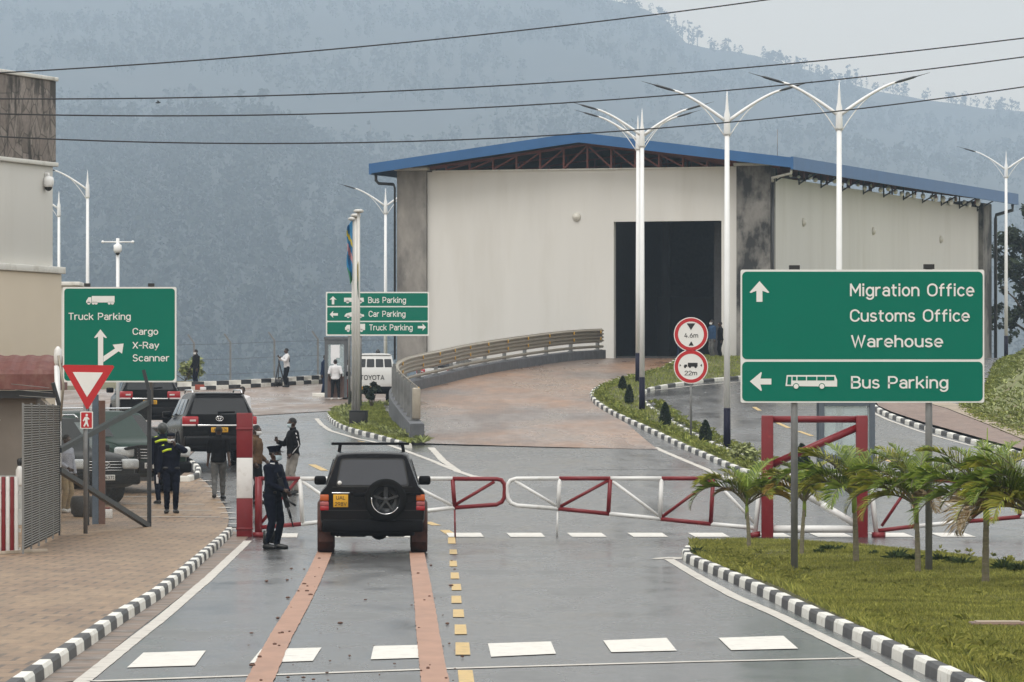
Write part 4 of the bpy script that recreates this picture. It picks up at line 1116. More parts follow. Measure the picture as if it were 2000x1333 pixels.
q=MB(); q.bar(Vector((0,-.05,1.30)),gR+Vector((-.02,-.05,.08)),.10); q.build('lower_brace',M_frame,cg)
chain(cg,(0,0,0),gR,.06,2.5,.085,.0017,M_wire2)
wp=thing('round_topped_post','tall white post with a rounded top beside the red roofed booth','post',at(113,1040,111.5))
q=MB(); q.tube([(0,0,-.2),(.02,0,2.0),(-.02,0,3.3)],.055,10); q.build('shaft',M_lamp,wp)
q=MB(); q.lathe([(.04,3.28),(.075,3.36),(.085,3.5),(.07,3.62),(.02,3.68)],12); q.build('rounded_top',M_gwhite,wp)
q=MB(); q.tube([(.05,-.05,2.2),(.12,-.1,2.9),(.02,-.1,3.5)],.025,6); q.build('side_tube',M_galv,wp)
# striped picket gate
pg=thing('picket_gate','red and white striped picket gate at the lower left edge','gate',(-8.42,96.2,.02))
sl=.0
dirp=Vector((-.985,-.17,0)).normalized()
for k in range(19):
    p=dirp*(.045+.0735*k); q=MB(); q.rbox(p+Vector((0,0,.72)),(.066,.05,1.36),.012); q.build('pale',M_gwhite if k%2==0 else M_red,pg)
for z in (.16,.48,.82,1.12):
    q=MB(); q.bar(dirp*-.02+Vector((0,.045,z)),dirp*1.75+Vector((0,.045,z)),.035,.06); q.build('rail',M_gwhite,pg)
q=MB(); q.bar(dirp*-.06+Vector((0,-.02,.05)),dirp*1.75+Vector((0,-.02,.05)),.11,.09); q.build('base_rail',M_red,pg)
kerb('kerb',[Vector((-8.1,97.4,0)),Vector((-8.8,95.0,0)),Vector((-9.9,93.8,0))],'L',blk=3,w=.2,h=.16,mats=[M_tan,M_tan])
# brown and blue posts and sacks behind the gate
tp=thing('totem_post','paired blue and brown square posts standing behind the chain link gate','post',at(192,1030,119.0))
q=MB(); q.box((-.06,0,1.35),(.13,.12,2.9)); q.build('blue_post',mat('slate_blue',(.10,.14,.19),.5),tp)
q=MB(); q.box((.08,0,1.3),(.13,.12,2.75)); q.build('brown_post',mat('brown_paint',(.15,.075,.055),.6,var=.2),tp)
bl=thing('dark_planter','dark rounded plant pot on the pavement behind the give way sign','planter',gp(163,1010,'P',.01))
q=MB(); q.lathe([(.20,0),(.27,.08),(.30,.28),(.27,.42),(.24,.46),(.21,.44)],18); q.build('pot',mat('charcoal_pot',(.03,.032,.033),.6,var=.3),bl)
cbk=thing('concrete_block','small white concrete block beside the dark plant pot','block',gp(205,1012,'P',.01)); q=MB(); q.rbox((0,0,.09),(.32,.3,.2),.02); q.build('block_body',M_gwhite,cbk); q=MB(); q.rbox((-.02,.05,.215),(.26,.22,.05),.02); q.build('block_top',M_truss,cbk)

# ---------------------------------------------------------------- lettering
# monoline letter shapes: strokes on a grid, x-height 10, capitals 14, descender -4
def _arc(cx,cy,rx,ry,a0,a1,n=10): return [(cx+rx*math.cos(R(a0+(a1-a0)*k/n)),cy+ry*math.sin(R(a0+(a1-a0)*k/n))) for k in range(n+1)]
_bowl=lambda cx,cy,rx,ry: _arc(cx,cy,rx,ry,0,360,18)
GL={'M':(11,[[(0,0),(0,14)],[(0,14),(5.5,4.5),(11,14)],[(11,14),(11,0)]]),'W':(14,[[(0,14),(3.6,0),(7,13),(10.4,0),(14,14)]]),
'T':(9,[[(0,14),(9,14)],[(4.5,14),(4.5,0)]]),'X':(9,[[(0,14),(9,0)],[(0,0),(9,14)]]),'-':(5,[[(0,6.5),(5,6.5)]]),
'O':(10.5,[_arc(5.25,9,5.25,5,0,180)+_arc(5.25,5,5.25,5,180,360)+[(10.5,9)]]),'0':(8.5,[_arc(4.25,9.5,4.25,4.5,0,180)+_arc(4.25,4.5,4.25,4.5,180,360)+[(8.5,9.5)]]),
'C':(9.5,[[(9.5,10.6)]+_arc(5,9,5,5,20,180)+_arc(5,5,5,5,180,340)]),'G':(9.5,[[(9.5,10.6)]+_arc(5,9,5,5,20,180)+_arc(5,5,5,5,180,360)+[(10,7),(6,7)]]),
'B':(9,[[(0,0),(0,14),(5,14)]+_arc(5,10.7,3.4,3.3,90,-90)+[(0,7.4)],[(5,7.4)]+_arc(5.2,3.7,3.9,3.7,90,-90)+[(0,0)]]),
'P':(9,[[(0,0),(0,14),(5,14)]+_arc(5,10,4,4,90,-90)+[(0,6)]]),'R':(9.2,[[(0,0),(0,14),(5,14)]+_arc(5,10.2,3.9,3.8,90,-90)+[(0,6.4)],[(5,6.4),(9.2,0)]]),
'S':(8.6,[_arc(4.5,10.5,4,3.5,35,180)+_arc(4.5,10.5,4,3.5,180,262)+_arc(4.2,3.6,4.2,3.6,80,-150)]),'U':(9,[[(0,14),(0,4.5)]+_arc(4.5,4.5,4.5,4.5,180,360)+[(9,14)]]),
'A':(10,[[(0,0),(5,14),(10,0)],[(1.8,4.6),(8.2,4.6)]]),'L':(7,[[(0,14),(0,0),(7,0)]]),'V':(10,[[(0,14),(5,0),(10,14)]]),'F':(8,[[(0,0),(0,14),(8,14)],[(0,7.2),(6.6,7.2)]]),'E':(8,[[(8,0),(0,0),(0,14),(8,14)],[(0,7.2),(6.6,7.2)]]),
'K':(9,[[(0,0),(0,14)],[(9,14),(0,5)],[(3,8),(9.2,0)]]),'Y':(9.5,[[(0,14),(4.75,6.5),(9.5,14)],[(4.75,6.5),(4.75,0)]]),'Z':(8,[[(0,14),(8,14),(0,0),(8,0)]]),
'1':(4.5,[[(0,11),(3.5,14),(3.5,0)]]),'2':(8.2,[_arc(4.1,10,3.9,4,170,-25)+[(0,0),(8.4,0)]]),'3':(8,[[(0,14),(7.6,14),(3.6,8.6)]+_arc(3.8,4.3,4.2,4.3,90,-160)]),
'4':(8.6,[[(6.4,0),(6.4,8)],[(4.6,14),(0,3.4),(8.6,3.4)]]),'5':(8,[[(7.2,14),(.9,14),(.4,7.4)]+_arc(4,4.4,4.2,4.4,125,-150)]),'6':(8.4,[_bowl(4.2,4.3,4.2,4.3),[(.6,6.4),(5,14)]]),
'7':(8,[[(0,14),(8,14),(3,0)]]),'8':(8.4,[_bowl(4.2,10.7,3.5,3.3),_bowl(4.2,3.9,4.2,3.9)]),'9':(8.4,[_bowl(4.2,9.7,4.2,4.3),[(7.8,7.6),(3.4,0)]]),'.':(1.5,[[(.5,0),(.5,1.2)]]),
'i':(1,[[(.5,0),(.5,10)],[(.5,12.9),(.5,14.2)]]),'a':(7.4,[_arc(3.9,6.6,3.5,3.4,150,0)+[(7.4,0)],_bowl(3.9,2.95,3.6,2.95)]),'b':(8,[[(0,0),(0,14)],_bowl(4,5,4,5)]),
'c':(7.2,[_arc(4,5,4,5,45,315,14)]),'d':(8,[[(8,0),(8,14)],_bowl(4,5,4,5)]),'e':(8,[[(.2,5)]+[(8,5)]+_arc(4,5,4,5,0,310,16)]),
'f':(5.4,[[(1.8,0),(1.8,11)]+_arc(5,11,3.2,3.1,180,95,6),[(0,9.6),(5.2,9.6)]]),'g':(8,[_bowl(4,5,4,5),[(8,10),(8,-.6)]+_arc(4,-.6,4,3.6,0,-150)]),
'h':(7.6,[[(0,0),(0,14)],[(0,6)]+_arc(3.8,6.2,3.8,3.8,180,0)+[(7.6,0)]]),'k':(7.4,[[(0,0),(0,14)],[(7,10),(0,3.8)],[(2.6,6.2),(7.4,0)]]),'l':(1,[[(.5,0),(.5,14)]]),
'm':(12.6,[[(0,0),(0,10)],[(0,6.4)]+_arc(3.15,6.8,3.15,3.2,180,0)+[(6.3,0)],[(6.3,6.4)]+_arc(9.45,6.8,3.15,3.2,180,0)+[(12.6,0)]]),
'n':(7.6,[[(0,0),(0,10)],[(0,6)]+_arc(3.8,6.2,3.8,3.8,180,0)+[(7.6,0)]]),'o':(8,[_bowl(4,5,4,5)]),'r':(4.8,[[(0,0),(0,10)],[(0,6)]+_arc(4,6,4,4,180,80,6)]),
's':(6.8,[_arc(3.4,7.5,3,2.5,30,180)+_arc(3.4,7.5,3,2.5,180,265)+_arc(3.3,2.5,3.4,2.5,82,-150)]),'t':(5,[[(1.8,13),(1.8,3)]+_arc(4.4,3,2.6,3,180,275,6),[(0,9.8),(5,9.8)]]),
'u':(7.6,[[(0,10),(0,4)]+_arc(3.8,4,3.8,4,180,360)+[(7.6,10)],[(7.6,10),(7.6,0)]]),'y':(8,[[(0,10),(4,.4)],[(8,10),(3.2,-1.8)]+_arc(1.4,-1.6,1.9,2.2,0,-100,6)]),' ':(4.5,[])}
def text(mb,txt,x0,x1,zb,cap,y,m=0,bold=.012,thick=.004):
    """letters from x0 to x1, baseline zb, cap height cap, in the plane y facing -Y"""
    xs=0; items=[]
    for ch in txt:
        w_,st=GL.get(ch,GL['O']); items.append((xs,st)); xs+=w_+3.4
    tot=xs-3.4; wt=2.0*(1+bold*6); kx=(x1-x0)/(tot+wt); kz=cap/(14+wt); e=0
    for ox,st in items:
        for s_ in st:
            P=[Vector((p[0]+ox+wt/2,p[1]+wt/2)) for p in s_]
            P=[q for i_,q in enumerate(P) if i_==0 or (q-P[i_-1]).length>.04]
            closed=(P[0]-P[-1]).length<.05 and len(P)>4
            if closed: P=P[:-1]
            n=len(P); A=[];B=[]
            for i in range(n):
                a_=P[i-1] if (i>0 or closed) else None; b_=P[(i+1)%n] if (i<n-1 or closed) else None
                d1=(P[i]-a_).normalized() if a_ is not None and (P[i]-a_).length>1e-6 else None
                d2=(b_-P[i]).normalized() if b_ is not None and (b_-P[i]).length>1e-6 else None
                if d1 is None: d1=d2
                if d2 is None: d2=d1
                t=(d1+d2); t=t.normalized() if t.length>.2 else d1
                nn=Vector((-t.y,t.x)); c=max(.45,abs(nn.dot(Vector((-d1.y,d1.x)))))
                ext=Vector((0,0))
                if not closed and i==0: ext=-t*wt*.35
                if not closed and i==n-1: ext=t*wt*.35
                A.append(P[i]+ext+nn*wt/2/c); B.append(P[i]+ext-nn*wt/2/c)
            yy=y-.0006*(e%5); e+=1
            V=[(x0+p.x*kx,yy,zb+p.y*kz) for p in A+B]
            mb.add(V,[(i,(i+1)%n,(i+1)%n+n,i+n) for i in range(n if closed else n-1)],m)
def pxplane(D_,o):
    """pixel -> local coordinates in the upright plane at depth D_ of a thing at o"""
    return lambda px,py,dy=0.0: (Vector(at(px,py,D_))-Vector(o))+Vector((0,dy,0))
def rrect(x0,z0,x1,z1,r,n=4):
    pts=[]
    for cx,cz,a0 in ((x1-r,z1-r,0),(x0+r,z1-r,90),(x0+r,z0+r,180),(x1-r,z0+r,270)):
        for k in range(n+1): a=R(a0+90*k/n); pts.append((cx+r*math.cos(a),cz+r*math.sin(a)))
    return pts
def flatpoly(mb,pts,y,m=0): mb.add([(a,y,b) for a,b in pts],[tuple(range(len(pts)))],m)
class Sign:
    def __init__(s,label,D_,basepx,name='road_sign',cat='road sign',side='L',off=0.0,grp=None):
        s.D=D_; b=at(basepx[0],basepx[1],D_); s.o=b; s.t=thing(name,label,cat,b,0,grp); s.P=pxplane(D_,b); s.s=F/D_
    def xz(s,px,py): q=s.P(px,py); return (q.x,q.z)
    def board(s,x0,y0,x1,y1,m=None,name='board',thick=.05,r=.03):
        a=s.xz(x0,y1); b=s.xz(x1,y0); q=MB(); q.prism(rrect(a[0],a[1],b[0],b[1],r),0,thick); return q.build(name,m or M_swhite,s.t)
    def panel(s,x0,y0,x1,y1,m=None,r=.07,name='panel',y=-.004):
        a=s.xz(x0,y1); b=s.xz(x1,y0); q=MB(); q.prism(rrect(a[0],a[1],b[0],b[1],r,6),y,.002); return q.build(name,m or M_sgreen,s.t)
    def pole(s,px,ytop,ybot,w_,m=None,y=.09,name='pole',capped=True):
        a=s.xz(px,ybot); b=s.xz(px,ytop); q=MB(); q.tube([(a[0],y,a[1]),(b[0],y,b[1])],w_/2,12); o=q.build(name,m or M_post,s.t)
        if capped: q=MB(); q.box((b[0],y,b[1]+.0),(w_*1.5,w_*1.5,.07)); q.build('pole_cap',M_blackp,s.t)
    def letters(s,rows,m=None,y=-.010,bold=.012):
        for t_,x0,x1,yt,yb in rows:
            q=MB(); a=s.xz(x0,yb); b=s.xz(x1,yt); text(q,t_,a[0],b[0],a[1],b[1]-a[1],y,0,bold); q.build('lettering',m or M_swhite,s.t,normals=False)
    def shape(s,name,polys,m=None,y=-.010):
        q=MB()
        for k,pl in enumerate(polys):
            if isinstance(pl,tuple): pts,mi=pl
            else: pts,mi=pl,0
            flatpoly(q,[s.xz(*p) for p in pts],y-.003*mi,mi)
        return q.build(name,m or M_swhite,s.t,normals=False)
def circ(cx,cy,r,n=14): return [(cx+r*math.cos(2*math.pi*k/n),cy+r*math.sin(2*math.pi*k/n)) for k in range(n)]
def Z(pts,ox,oy,k): return [(ox+x/k,oy+y/k) for x,y in pts]

sg=Sign('big green sign reading Migration Office, Customs Office, Warehouse and Bus Parking',84.0,(1685,1128))
sg.board(1446.5,527,1922.5,787)
sg.panel(1449.5,531,1919.5,702); sg.panel(1449.5,707,1919.5,784)
sg.letters([('Migration Office',1660,1903,554,579.5),('Customs Office',1660,1894,604.5,629),('Warehouse',1662,1842,654.5,679),('Bus Parking',1662,1852,735,759.5)])
zz=lambda p: Z(p,1400,500,3.3333)
sg.shape('up_arrow',[zz([(278,165),(213,238),(222,242),(258,228),(258,300),(297,300),(297,228),(333,242),(342,238)])])
sg.shape('left_arrow',[zz([(215,818),(288,757),(293,762),(284,800),(355,800),(355,838),(284,838),(293,875),(288,881)])])
body=zz([(455,777),(770,777),(783,808),(783,852),(447,848)])
wins=[zz([(x0,787),(x1,787),(x1,812),(x0,812)]) for x0,x1 in ((493,517),(525,580),(587,648),(654,706),(711,765))]+[zz([(462,787),(486,787),(483,840),(458,838)])]
sg.shape('bus_symbol',[(body,0)]+[(w_,1) for w_ in wins]+[(zz(circ(516,850,21)),1),(zz(circ(684,850,21)),1),(zz(circ(516,850,16)),2),(zz(circ(684,850,16)),2)],[M_swhite,M_sgreen,M_swhite])
sg.pole(1552,523,1125,.105); sg.pole(1815,521,1140,.105)

st=Sign('green sign reading Truck Parking and Cargo X-Ray Scanner beside the cream building',117.0,(234,1030))
st.board(122.5,561,344.5,747); st.panel(125.5,564,341.5,744)
st.letters([('Truck Parking',133.6,255.5,611.4,625.5),('Cargo',259,309,641,654.5),('X-Ray',259,311,668,681.5),('Scanner',259,331,692.5,706.5)])
zz=lambda p: Z(p,0,540,2.381)
st.shape('forward_arrow',[zz([(467,247),(438,285),(442,288),(456,281),(456,440),(480,440),(480,281),(493,288),(497,285)])])
st.shape('branch_arrow',[zz([(481,372),(535,336),(524,318),(575,313),(568,360),(552,349),(481,399)])])
st.shape('truck_symbol',[zz([(427,92),(533,92),(533,122),(427,122)]),zz([(412,98),(425,98),(425,124),(401,124),(401,115)])]+[zz(circ(a,125,7)) for a in (413,434,447,508,523)])
st.pole(295,557,790,.085); st.pole(170,557,1030,.085,M_boothf)

s2=Sign('green three-row sign reading Bus Parking, Car Parking and Truck Parking behind the flagpoles',215.0,(745,790))
s2.board(636.5,570.5,838,656.5)
s2.panel(639,573,835.5,598,r=.04); s2.panel(639,600.5,835.5,627,r=.04); s2.panel(639,629.5,835.5,653.5,r=.04)
s2.letters([('Bus Parking',719,793,580.5,592.5),('Car Parking',720,792,607.5,619.5),('Truck Parking',721,806,634,646)],bold=.02)
def ar(cx,cy,ang,k=1.0):
    b=[(0,-8),(-7,-1),(-2.4,-1.8),(-2.4,8),(2.4,8),(2.4,-1.8),(7,-1)]; c_,s_=math.cos(R(ang)),math.sin(R(ang))
    return [(cx+(x*c_-y*s_)*k,cy+(x*s_+y*c_)*k) for x,y in b]
s2.shape('direction_arrow',[ar(650.5,587,0),ar(652,614.5,-90),ar(824,639.5,90)])
s2.shape('vehicle_symbol',[[(672,582),(710,582),(711,590),(672,590)],circ(679,590,3),circ(704,590,3),[(673,617),(676,613),(683,611),(690,609),(700,610),(706,614),(711,615),(711,619),(673,619)],circ(680,619,2.6),circ(704,619,2.6),[(674,640),(678,635),(684,635),(684,645),(674,645)],[(686,633),(713,633),(713,645),(686,645)],circ(680,646,2.8),circ(706,646,2.8)])
s2.pole(682,573,792,.10,capped=False); s2.pole(704,573,792,.10,capped=False)

# give way sign
gw=Sign('red and white triangular give way sign above a small red pedestrian plate',110.0,(166,1040))
q=MB(); q.prism([gw.xz(*p) for p in [(122,716),(125,713),(220,714),(223,717),(172,799),(169,799)]],0,.03); q.build('triangle_border',M_sred,gw.t)
q=MB(); q.prism([gw.xz(*p) for p in [(142,727),(201,728),(170,776)]],-.006,.001); q.build('triangle_face',M_swhite,gw.t)
gw.board(156.5,804,181.5,838,M_swhite,'plate',.025,.02); gw.panel(158.5,806,179.5,836,M_sred,.015,'plate_face')
wk=lambda p: Z(p,80,700,3.7027)
gw.shape('walking_man_symbol',[wk(circ(331,411,9)),wk([(318,424),(336,422),(352,440),(346,446),(338,438),(338,462),(320,462),(318,446),(308,458),(302,452)]),wk([(320,461),(338,461),(347,494),(338,496),(329,474),(316,496),(306,492)])])
gw.pole(166.5,716,1043,.085,y=.07,capped=False)

# round height and length limit signs
rs_=Sign('pair of round red rimmed limit signs reading 4.6m and 22m on one thin pole','172' and 172.0,(1349,868),grp=None)
for cy,nm in ((653.5,'height_limit_disc'),(716.5,'length_limit_disc')):
    c_=rs_.xz(1349.5,cy); k=rs_.s
    q=MB(); q.lathe([(33.5/k,0),(33.5/k,.03)],36,0,(c_[0],0,c_[1]),axis='y',smooth=False); q.build(nm,M_swhite,rs_.t)
    q=MB()
    n=40; vs=[];fs=[]
    for j in range(n):
        a=2*math.pi*j/n
        for r in (31.8/k,25.2/k): vs.append((c_[0]+r*math.cos(a),-.005,c_[1]+r*math.sin(a)))
    for j in range(n): a=2*j; b=2*((j+1)%n); fs.append((a,b,b+1,a+1))
    q.add(vs,fs); q.build('red_rim',M_sred,rs_.t,normals=False)
rs_.letters([('4.6m',1336.5,1363.5,651,660),('22m',1337,1361.5,724.5,733.5)],M_black,-.006,.0)
rs_.shape('limit_symbol',[[(1341,632),(1358,632),(1349.5,645)],[(1345,675.5),(1355,675.5),(1350,667)],[(1343.5,709),(1362.5,709),(1362.5,716.5),(1343.5,716.5)],circ(1358.5,717,2.4),circ(1347.5,717,2.2),[(1335,716),(1337,712.5),(1342,712.5),(1342,717)],circ(1338,717.3,2),[(1327.5,711.5),(1327.5,716.5),(1330.5,714)],[(1371,711),(1371,717),(1367.5,714)]],M_black,-.006)
rs_.pole(1349.5,690,866,.07,capped=False,y=.07)
q=MB(); q.tube([(0,.07,-.15),(0,.07,.22)],.07,10); q.build('pole_sleeve',M_gwhite,rs_.t)

# ---------------------------------------------------------------- lamp posts
def lamp_master(label,loc,h=10.5,rz=0):
    t=thing('lamp_post',label,'lamp post',loc,rz,'white twin-arm lamp posts')
    q=MB(); q.tube([(0,0,1.2),(0,0,4),(0,0,h-1.35)],[.092,.084,.068],12); q.tube([(0,0,h-1.35),(0,0,h-1.3),(0,0,h-.75),(0,0,h-.6),(0,0,h-.28),(0,0,h)],[.085,.10,.085,.05,.03,.004],10); q.build('pole',M_lamp,t)
    q=MB(); q.tube([(0,0,-.2),(0,0,1.2)],[.108,.10],12); q.rbox((0,0,.0),(.4,.4,.08),.02); q.build('pole_base',M_navy,t)
    for sg_ in (-1,1):
        arm=[]; 
        for k in range(11):
            u=k/10; arm.append((sg_*(.06+1.52*u),0,h-.92+.88*(1-(1-u)**1.3)))
        st_=[]
        for k in range(9):
            u=k/8; st_.append((sg_*(.06+.95*u),0,h-1.40+1.05*(1-(1-u)**1.5)))
        st_[-1]=arm[6]; st_[-2]=tuple((Vector(st_[-3])+Vector(arm[6]))/2)
        q=MB(); q.tube(arm,[.052-.018*k/10 for k in range(11)],8); o=q.build('arm',M_lamp,t)
        q=MB(); q.tube(st_,.018,6); q.build('arm_brace',M_lamp,o)
        e=Vector(arm[-1]); d=(Vector(arm[-1])-Vector(arm[-2])).normalized()
        q=MB(); q.tube([e-d*.06,e+d*.10,e+d*.48,e+d*.58,e+d*.95],[.04,.085,.075,.03,.008],8,flat=.45); q.build('luminaire',M_lum,o)
    return t
L1=lamp_master('nearest and tallest-looking twin-arm lamp post, rising behind the big green sign',gp(1639,905,'R',0))
def lampat(px,py,side,label,d=None,z=None,rz=None,scale=None):
    p=gp(px,py,side,.05) if d is None else Vector(((px-1000)*d/F,d,z))
    return dup(L1,p,rz,label,scale)
lampat(1420,878,'R','twin-arm lamp post just left of the big green sign, navy base in the island grass')
lampat(1254,805,'R','nearer one of the two overlapping lamp posts in front of the warehouse doorway')
lampat(1246,750,'R','farther one of the two overlapping lamp posts in front of the warehouse doorway')
lampat(1965,680,'R','twin-arm lamp post at the right edge beside the dark tree',283,5.2,None,1.0)
lampat(753,760,'L','twin-arm lamp post left of the warehouse, above the three-row green sign',288,3.55)
_a=lampat(171,760,'L','taller-looking lamp post beside the cream building, rising above the truck parking sign',268,3.6)
_b=lampat(115,760,'L','lamp post half hidden by the cream building\'s right edge',296,3.7)
lampat(1770,760,'R','lamp post mostly hidden behind the blue roof, its arm just showing',375,5.1)
bpy.context.view_layer.update()
for o_ in (_a,_b):
    for ch in list(o_.children):
        if ch.name.startswith('arm') and max(v.co.x for v in ch.data.vertices)>.5:
            for g2 in list(ch.children): bpy.data.objects.remove(g2)
            bpy.data.objects.remove(ch)
# camera pole
cp=thing('camera_pole','slim white pole with crossbar and dome camera above the truck parking sign','camera pole',(-12.6,180,1.8))
q=MB(); q.tube([(0,0,-.2),(0,0,6.30)],.055,10); q.build('pole',M_lamp,cp)
q=MB(); q.tube([(-.5,0,6.18),(.5,0,6.18)],.028,6); q.sphere((-.48,0,6.18),.05,0,8,6); q.sphere((.48,0,6.18),.05,0,8,6); q.build('crossbar',M_lamp,cp)
q=MB(); q.lathe([(.05,6.12),(.13,6.08),(.13,5.9),(.08,5.82)],12,0,(0,-.05,0)); q.build('camera_dome',M_lamp,cp)
q=MB(); q.sphere((0,-.07,5.83),.075,0,10,6); q.build('lens',M_blackp,cp)
wsl=thing('far_roof','low white flat roof edge peeping out between the cream building and the sign','roof',at(140,556,170)); q=MB(); q.rbox((0,0,0),(.65,2,.12),.02); q.build('roof_slab',M_cap,wsl); q=MB(); q.box((-.02,.0,-1.56),(.5,1.7,3.0)); q.build('roof_wall',M_wall,wsl)

# ---------------------------------------------------------------- flagpoles, plinth, flags
pl0=Vector(((698.5-1000)*187/F,187,hL(187)+.1))
pt=thing('flagpole_plinth','black square plinth in the grass under the three flagpoles','plinth',pl0); q=MB(); q.rbox((0,1.3,.22),(.54,3.3,.6),.02); q.build('plinth_block',M_black,pt); q=MB(); q.rbox((0,1.3,.535),(.60,3.36,.035),.01); q.build('plinth_cap',M_blackp,pt)
def flagpole(px,dy,h,label):
    d=187+dy; t=thing('flagpole',label,'flagpole',(((px-1000)*d/F),d,pl0.z+.55),0,'flagpoles on the mound')
    q=MB(); q.tube([(0,0,0),(0,0,h)],[.052,.046],12); q.build('pole',M_galv if False else M_pole,t)
    q=MB(); q.lathe([(.07,h),(.16,h+.03),(.17,h+.09),(.10,h+.13)],12); q.build('finial',M_pole,t); return t
M_pole=mat('aluminium_pole',(.60,.59,.56),.4,metal=.1,var=.08,scale=2)
flagpole(700.5,0,6.55,'nearest flagpole of the three, the tallest and rightmost'); flagpole(695,1.3,6.45,'middle flagpole of the three on the black plinth'); flagpole(689.5,2.6,6.38,'leftmost flagpole of the three, carrying the blue, yellow and green flag')
def flag(px,d,ztop,hh,wd,bands,label,sun=False,seed=1):
    o=Vector(((px-1000)*d/F,d,ztop)); t=thing('flag',label,'flag',o,0,'hanging flags'); nx,nz=10,40; vs=[];fs=[];ms=[]
    g_=random.Random(seed); ph=g_.random()*6
    for i in range(nz+1):
        v=i/nz; ww=wd*(.55+.45*math.sin(math.pi*min(1,v*1.2)))*(1-.25*v)
        for j in range(nx+1):
            u=j/nx
            x=-ww*u*(.8+.2*math.sin(9*v+ph)); y=.10*math.sin(u*9+v*3+ph)+.04*math.sin(v*13)
            vs.append((x,y,-hh*v-.25*u*hh*.4))
    q=MB()
    for i in range(nz):
        for j in range(nx):
            a=i*(nx+1)+j
            # diagonal hang: colour bands run across u+v
            f=(i/nz)*.8+(j/nx)*.25; mi=len(bands)-1
            for b,(lim,_) in enumerate(bands):
                if f<lim: mi=b; break
            q.add([vs[a],vs[a+1],vs[a+nx+2],vs[a+nx+1]],[(0,1,2,3)],mi,True)
    o=q.build('cloth',[b[1] for b in bands],t,normals=False)
    bm=bmesh.new(); bm.from_mesh(o.data); bmesh.ops.remove_doubles(bm,verts=bm.verts[:],dist=.0005); bm.to_mesh(o.data); bm.free(); return t
fbl=mat('flag_blue',(.02,.20,.42),.75,var=.1); fye=mat('flag_yellow',(.62,.48,.03),.75,var=.1); fgr=mat('flag_green',(.03,.22,.11),.75,var=.1); fpk=mat('flag_pink',(.55,.25,.28),.75,var=.1)
flag(688.5,189.4,at(0,430,189.4).z,2.0,.30,[(.28,fbl),(.36,fye),(.46,fbl),(.56,fpk),(.78,fbl),(9,fgr)],'blue, yellow and green flag hanging limp on the leftmost flagpole',seed=3)
flag(699.5,186.9,at(0,510,187).z,1.1,.05,[(.5,fye),(9,fgr)],'narrow yellow green flag edge on the nearest flagpole',seed=8)

# ---------------------------------------------------------------- boundary fence at the back of the yard
fp=thing('boundary_fence','grey boundary fence posts with angled tops along the yard\'s back kerb','fence',(0,262,3.7))
pts=[]
for px in (292,379,450,536,621,640 if False else 705,790): pts.append(px)
FP=[]
for px in pts:
    d=np.interp(px,[250,457,632,800],[254,258,266,275])+1.1; FP.append(Vector(((px-1000)*d/F,d-262,hL(d)-3.7)))
for p in FP:
    q=MB(); q.box(p+Vector((0,0,.95)),(.09,.09,2.1)); q.bar(p+Vector((0,0,1.96)),p+Vector((-.28,0,2.36)),.075); q.build('post',M_post,fp)
for z in (.5,1.2,1.9):
    q=MB(); q.tube([p+Vector((0,-.05,z)) for p in FP],.007,4); q.build('strand',M_wire2,fp)

# ---------------------------------------------------------------- gates across the road
DG=112.7; sG=F/DG
gfp=at(1590,1052,DG)
pf=thing('gate_frame','tall red portal frame with diagonal brace and white lower beams','gate frame',gfp)
def gl_(px,py,dy=0,o=gfp): return (at(px,py,DG)-o)+Vector((0,dy,0))
for x in (1498.5,1683): q=MB(); a=gl_(x,1052); b=gl_(x,812); q.rbox((a+b)/2,(.235,.235,(b-a).length),.02); q.build('post',M_red,pf)
q=MB(); q.tube([gl_(1509,819.5),gl_(1673,819.5)],.068,12); q.build('top_beam',M_red,pf)
q=MB(); q.tube([gl_(1509,907),gl_(1673,836)],.075,12); q.build('diagonal_brace',M_red,pf)
q=MB(); q.tube([gl_(1509,930),gl_(1673,930)],.07,12); q.build('white_beam',M_gwhite,pf)
q=MB(); q.tube([gl_(1509,1034),gl_(1673,1034)],.075,12); q.build('white_beam',M_gwhite,pf)
q=MB(); q.tube([gl_(1604,985),gl_(1673,1026)],.07,12); q.build('white_strut',M_gwhite,pf)
q=MB(); q.tube([gl_(1604,985),gl_(1520,938)],.06,12); q.build('white_strut',M_gwhite,pf)
# striped pillar on the left
sp0=at(478,1052,113.2); sp_=thing('striped_pillar','square red and white striped gate pillar left of the barrier','pillar',sp0)
k=113.2/F
def rb(y0,y1,m,nm,wd=.315): q=MB(); q.rbox((0,0,(1052-(y0+y1)/2)*k),(wd,wd,(y1-y0)*k),.012); return q.build(nm,m,sp_)
rb(807,894.5,M_red,'upper_red_band'); rb(894.5,973.5,M_gwhite,'white_band',.312); rb(973.5,1056,M_red,'lower_red_band')
q=MB(); q.box((0,0,.01),(.5,.4,.04)); q.build('base_plate',M_red,sp_)
q=MB(); q.rbox((0,-.02,(1052-838)*k),(.335,.31,.045),.01); q.rbox((0,-.02,(1052-1033)*k),(.335,.31,.045),.01); q.build('collar',M_red,sp_)
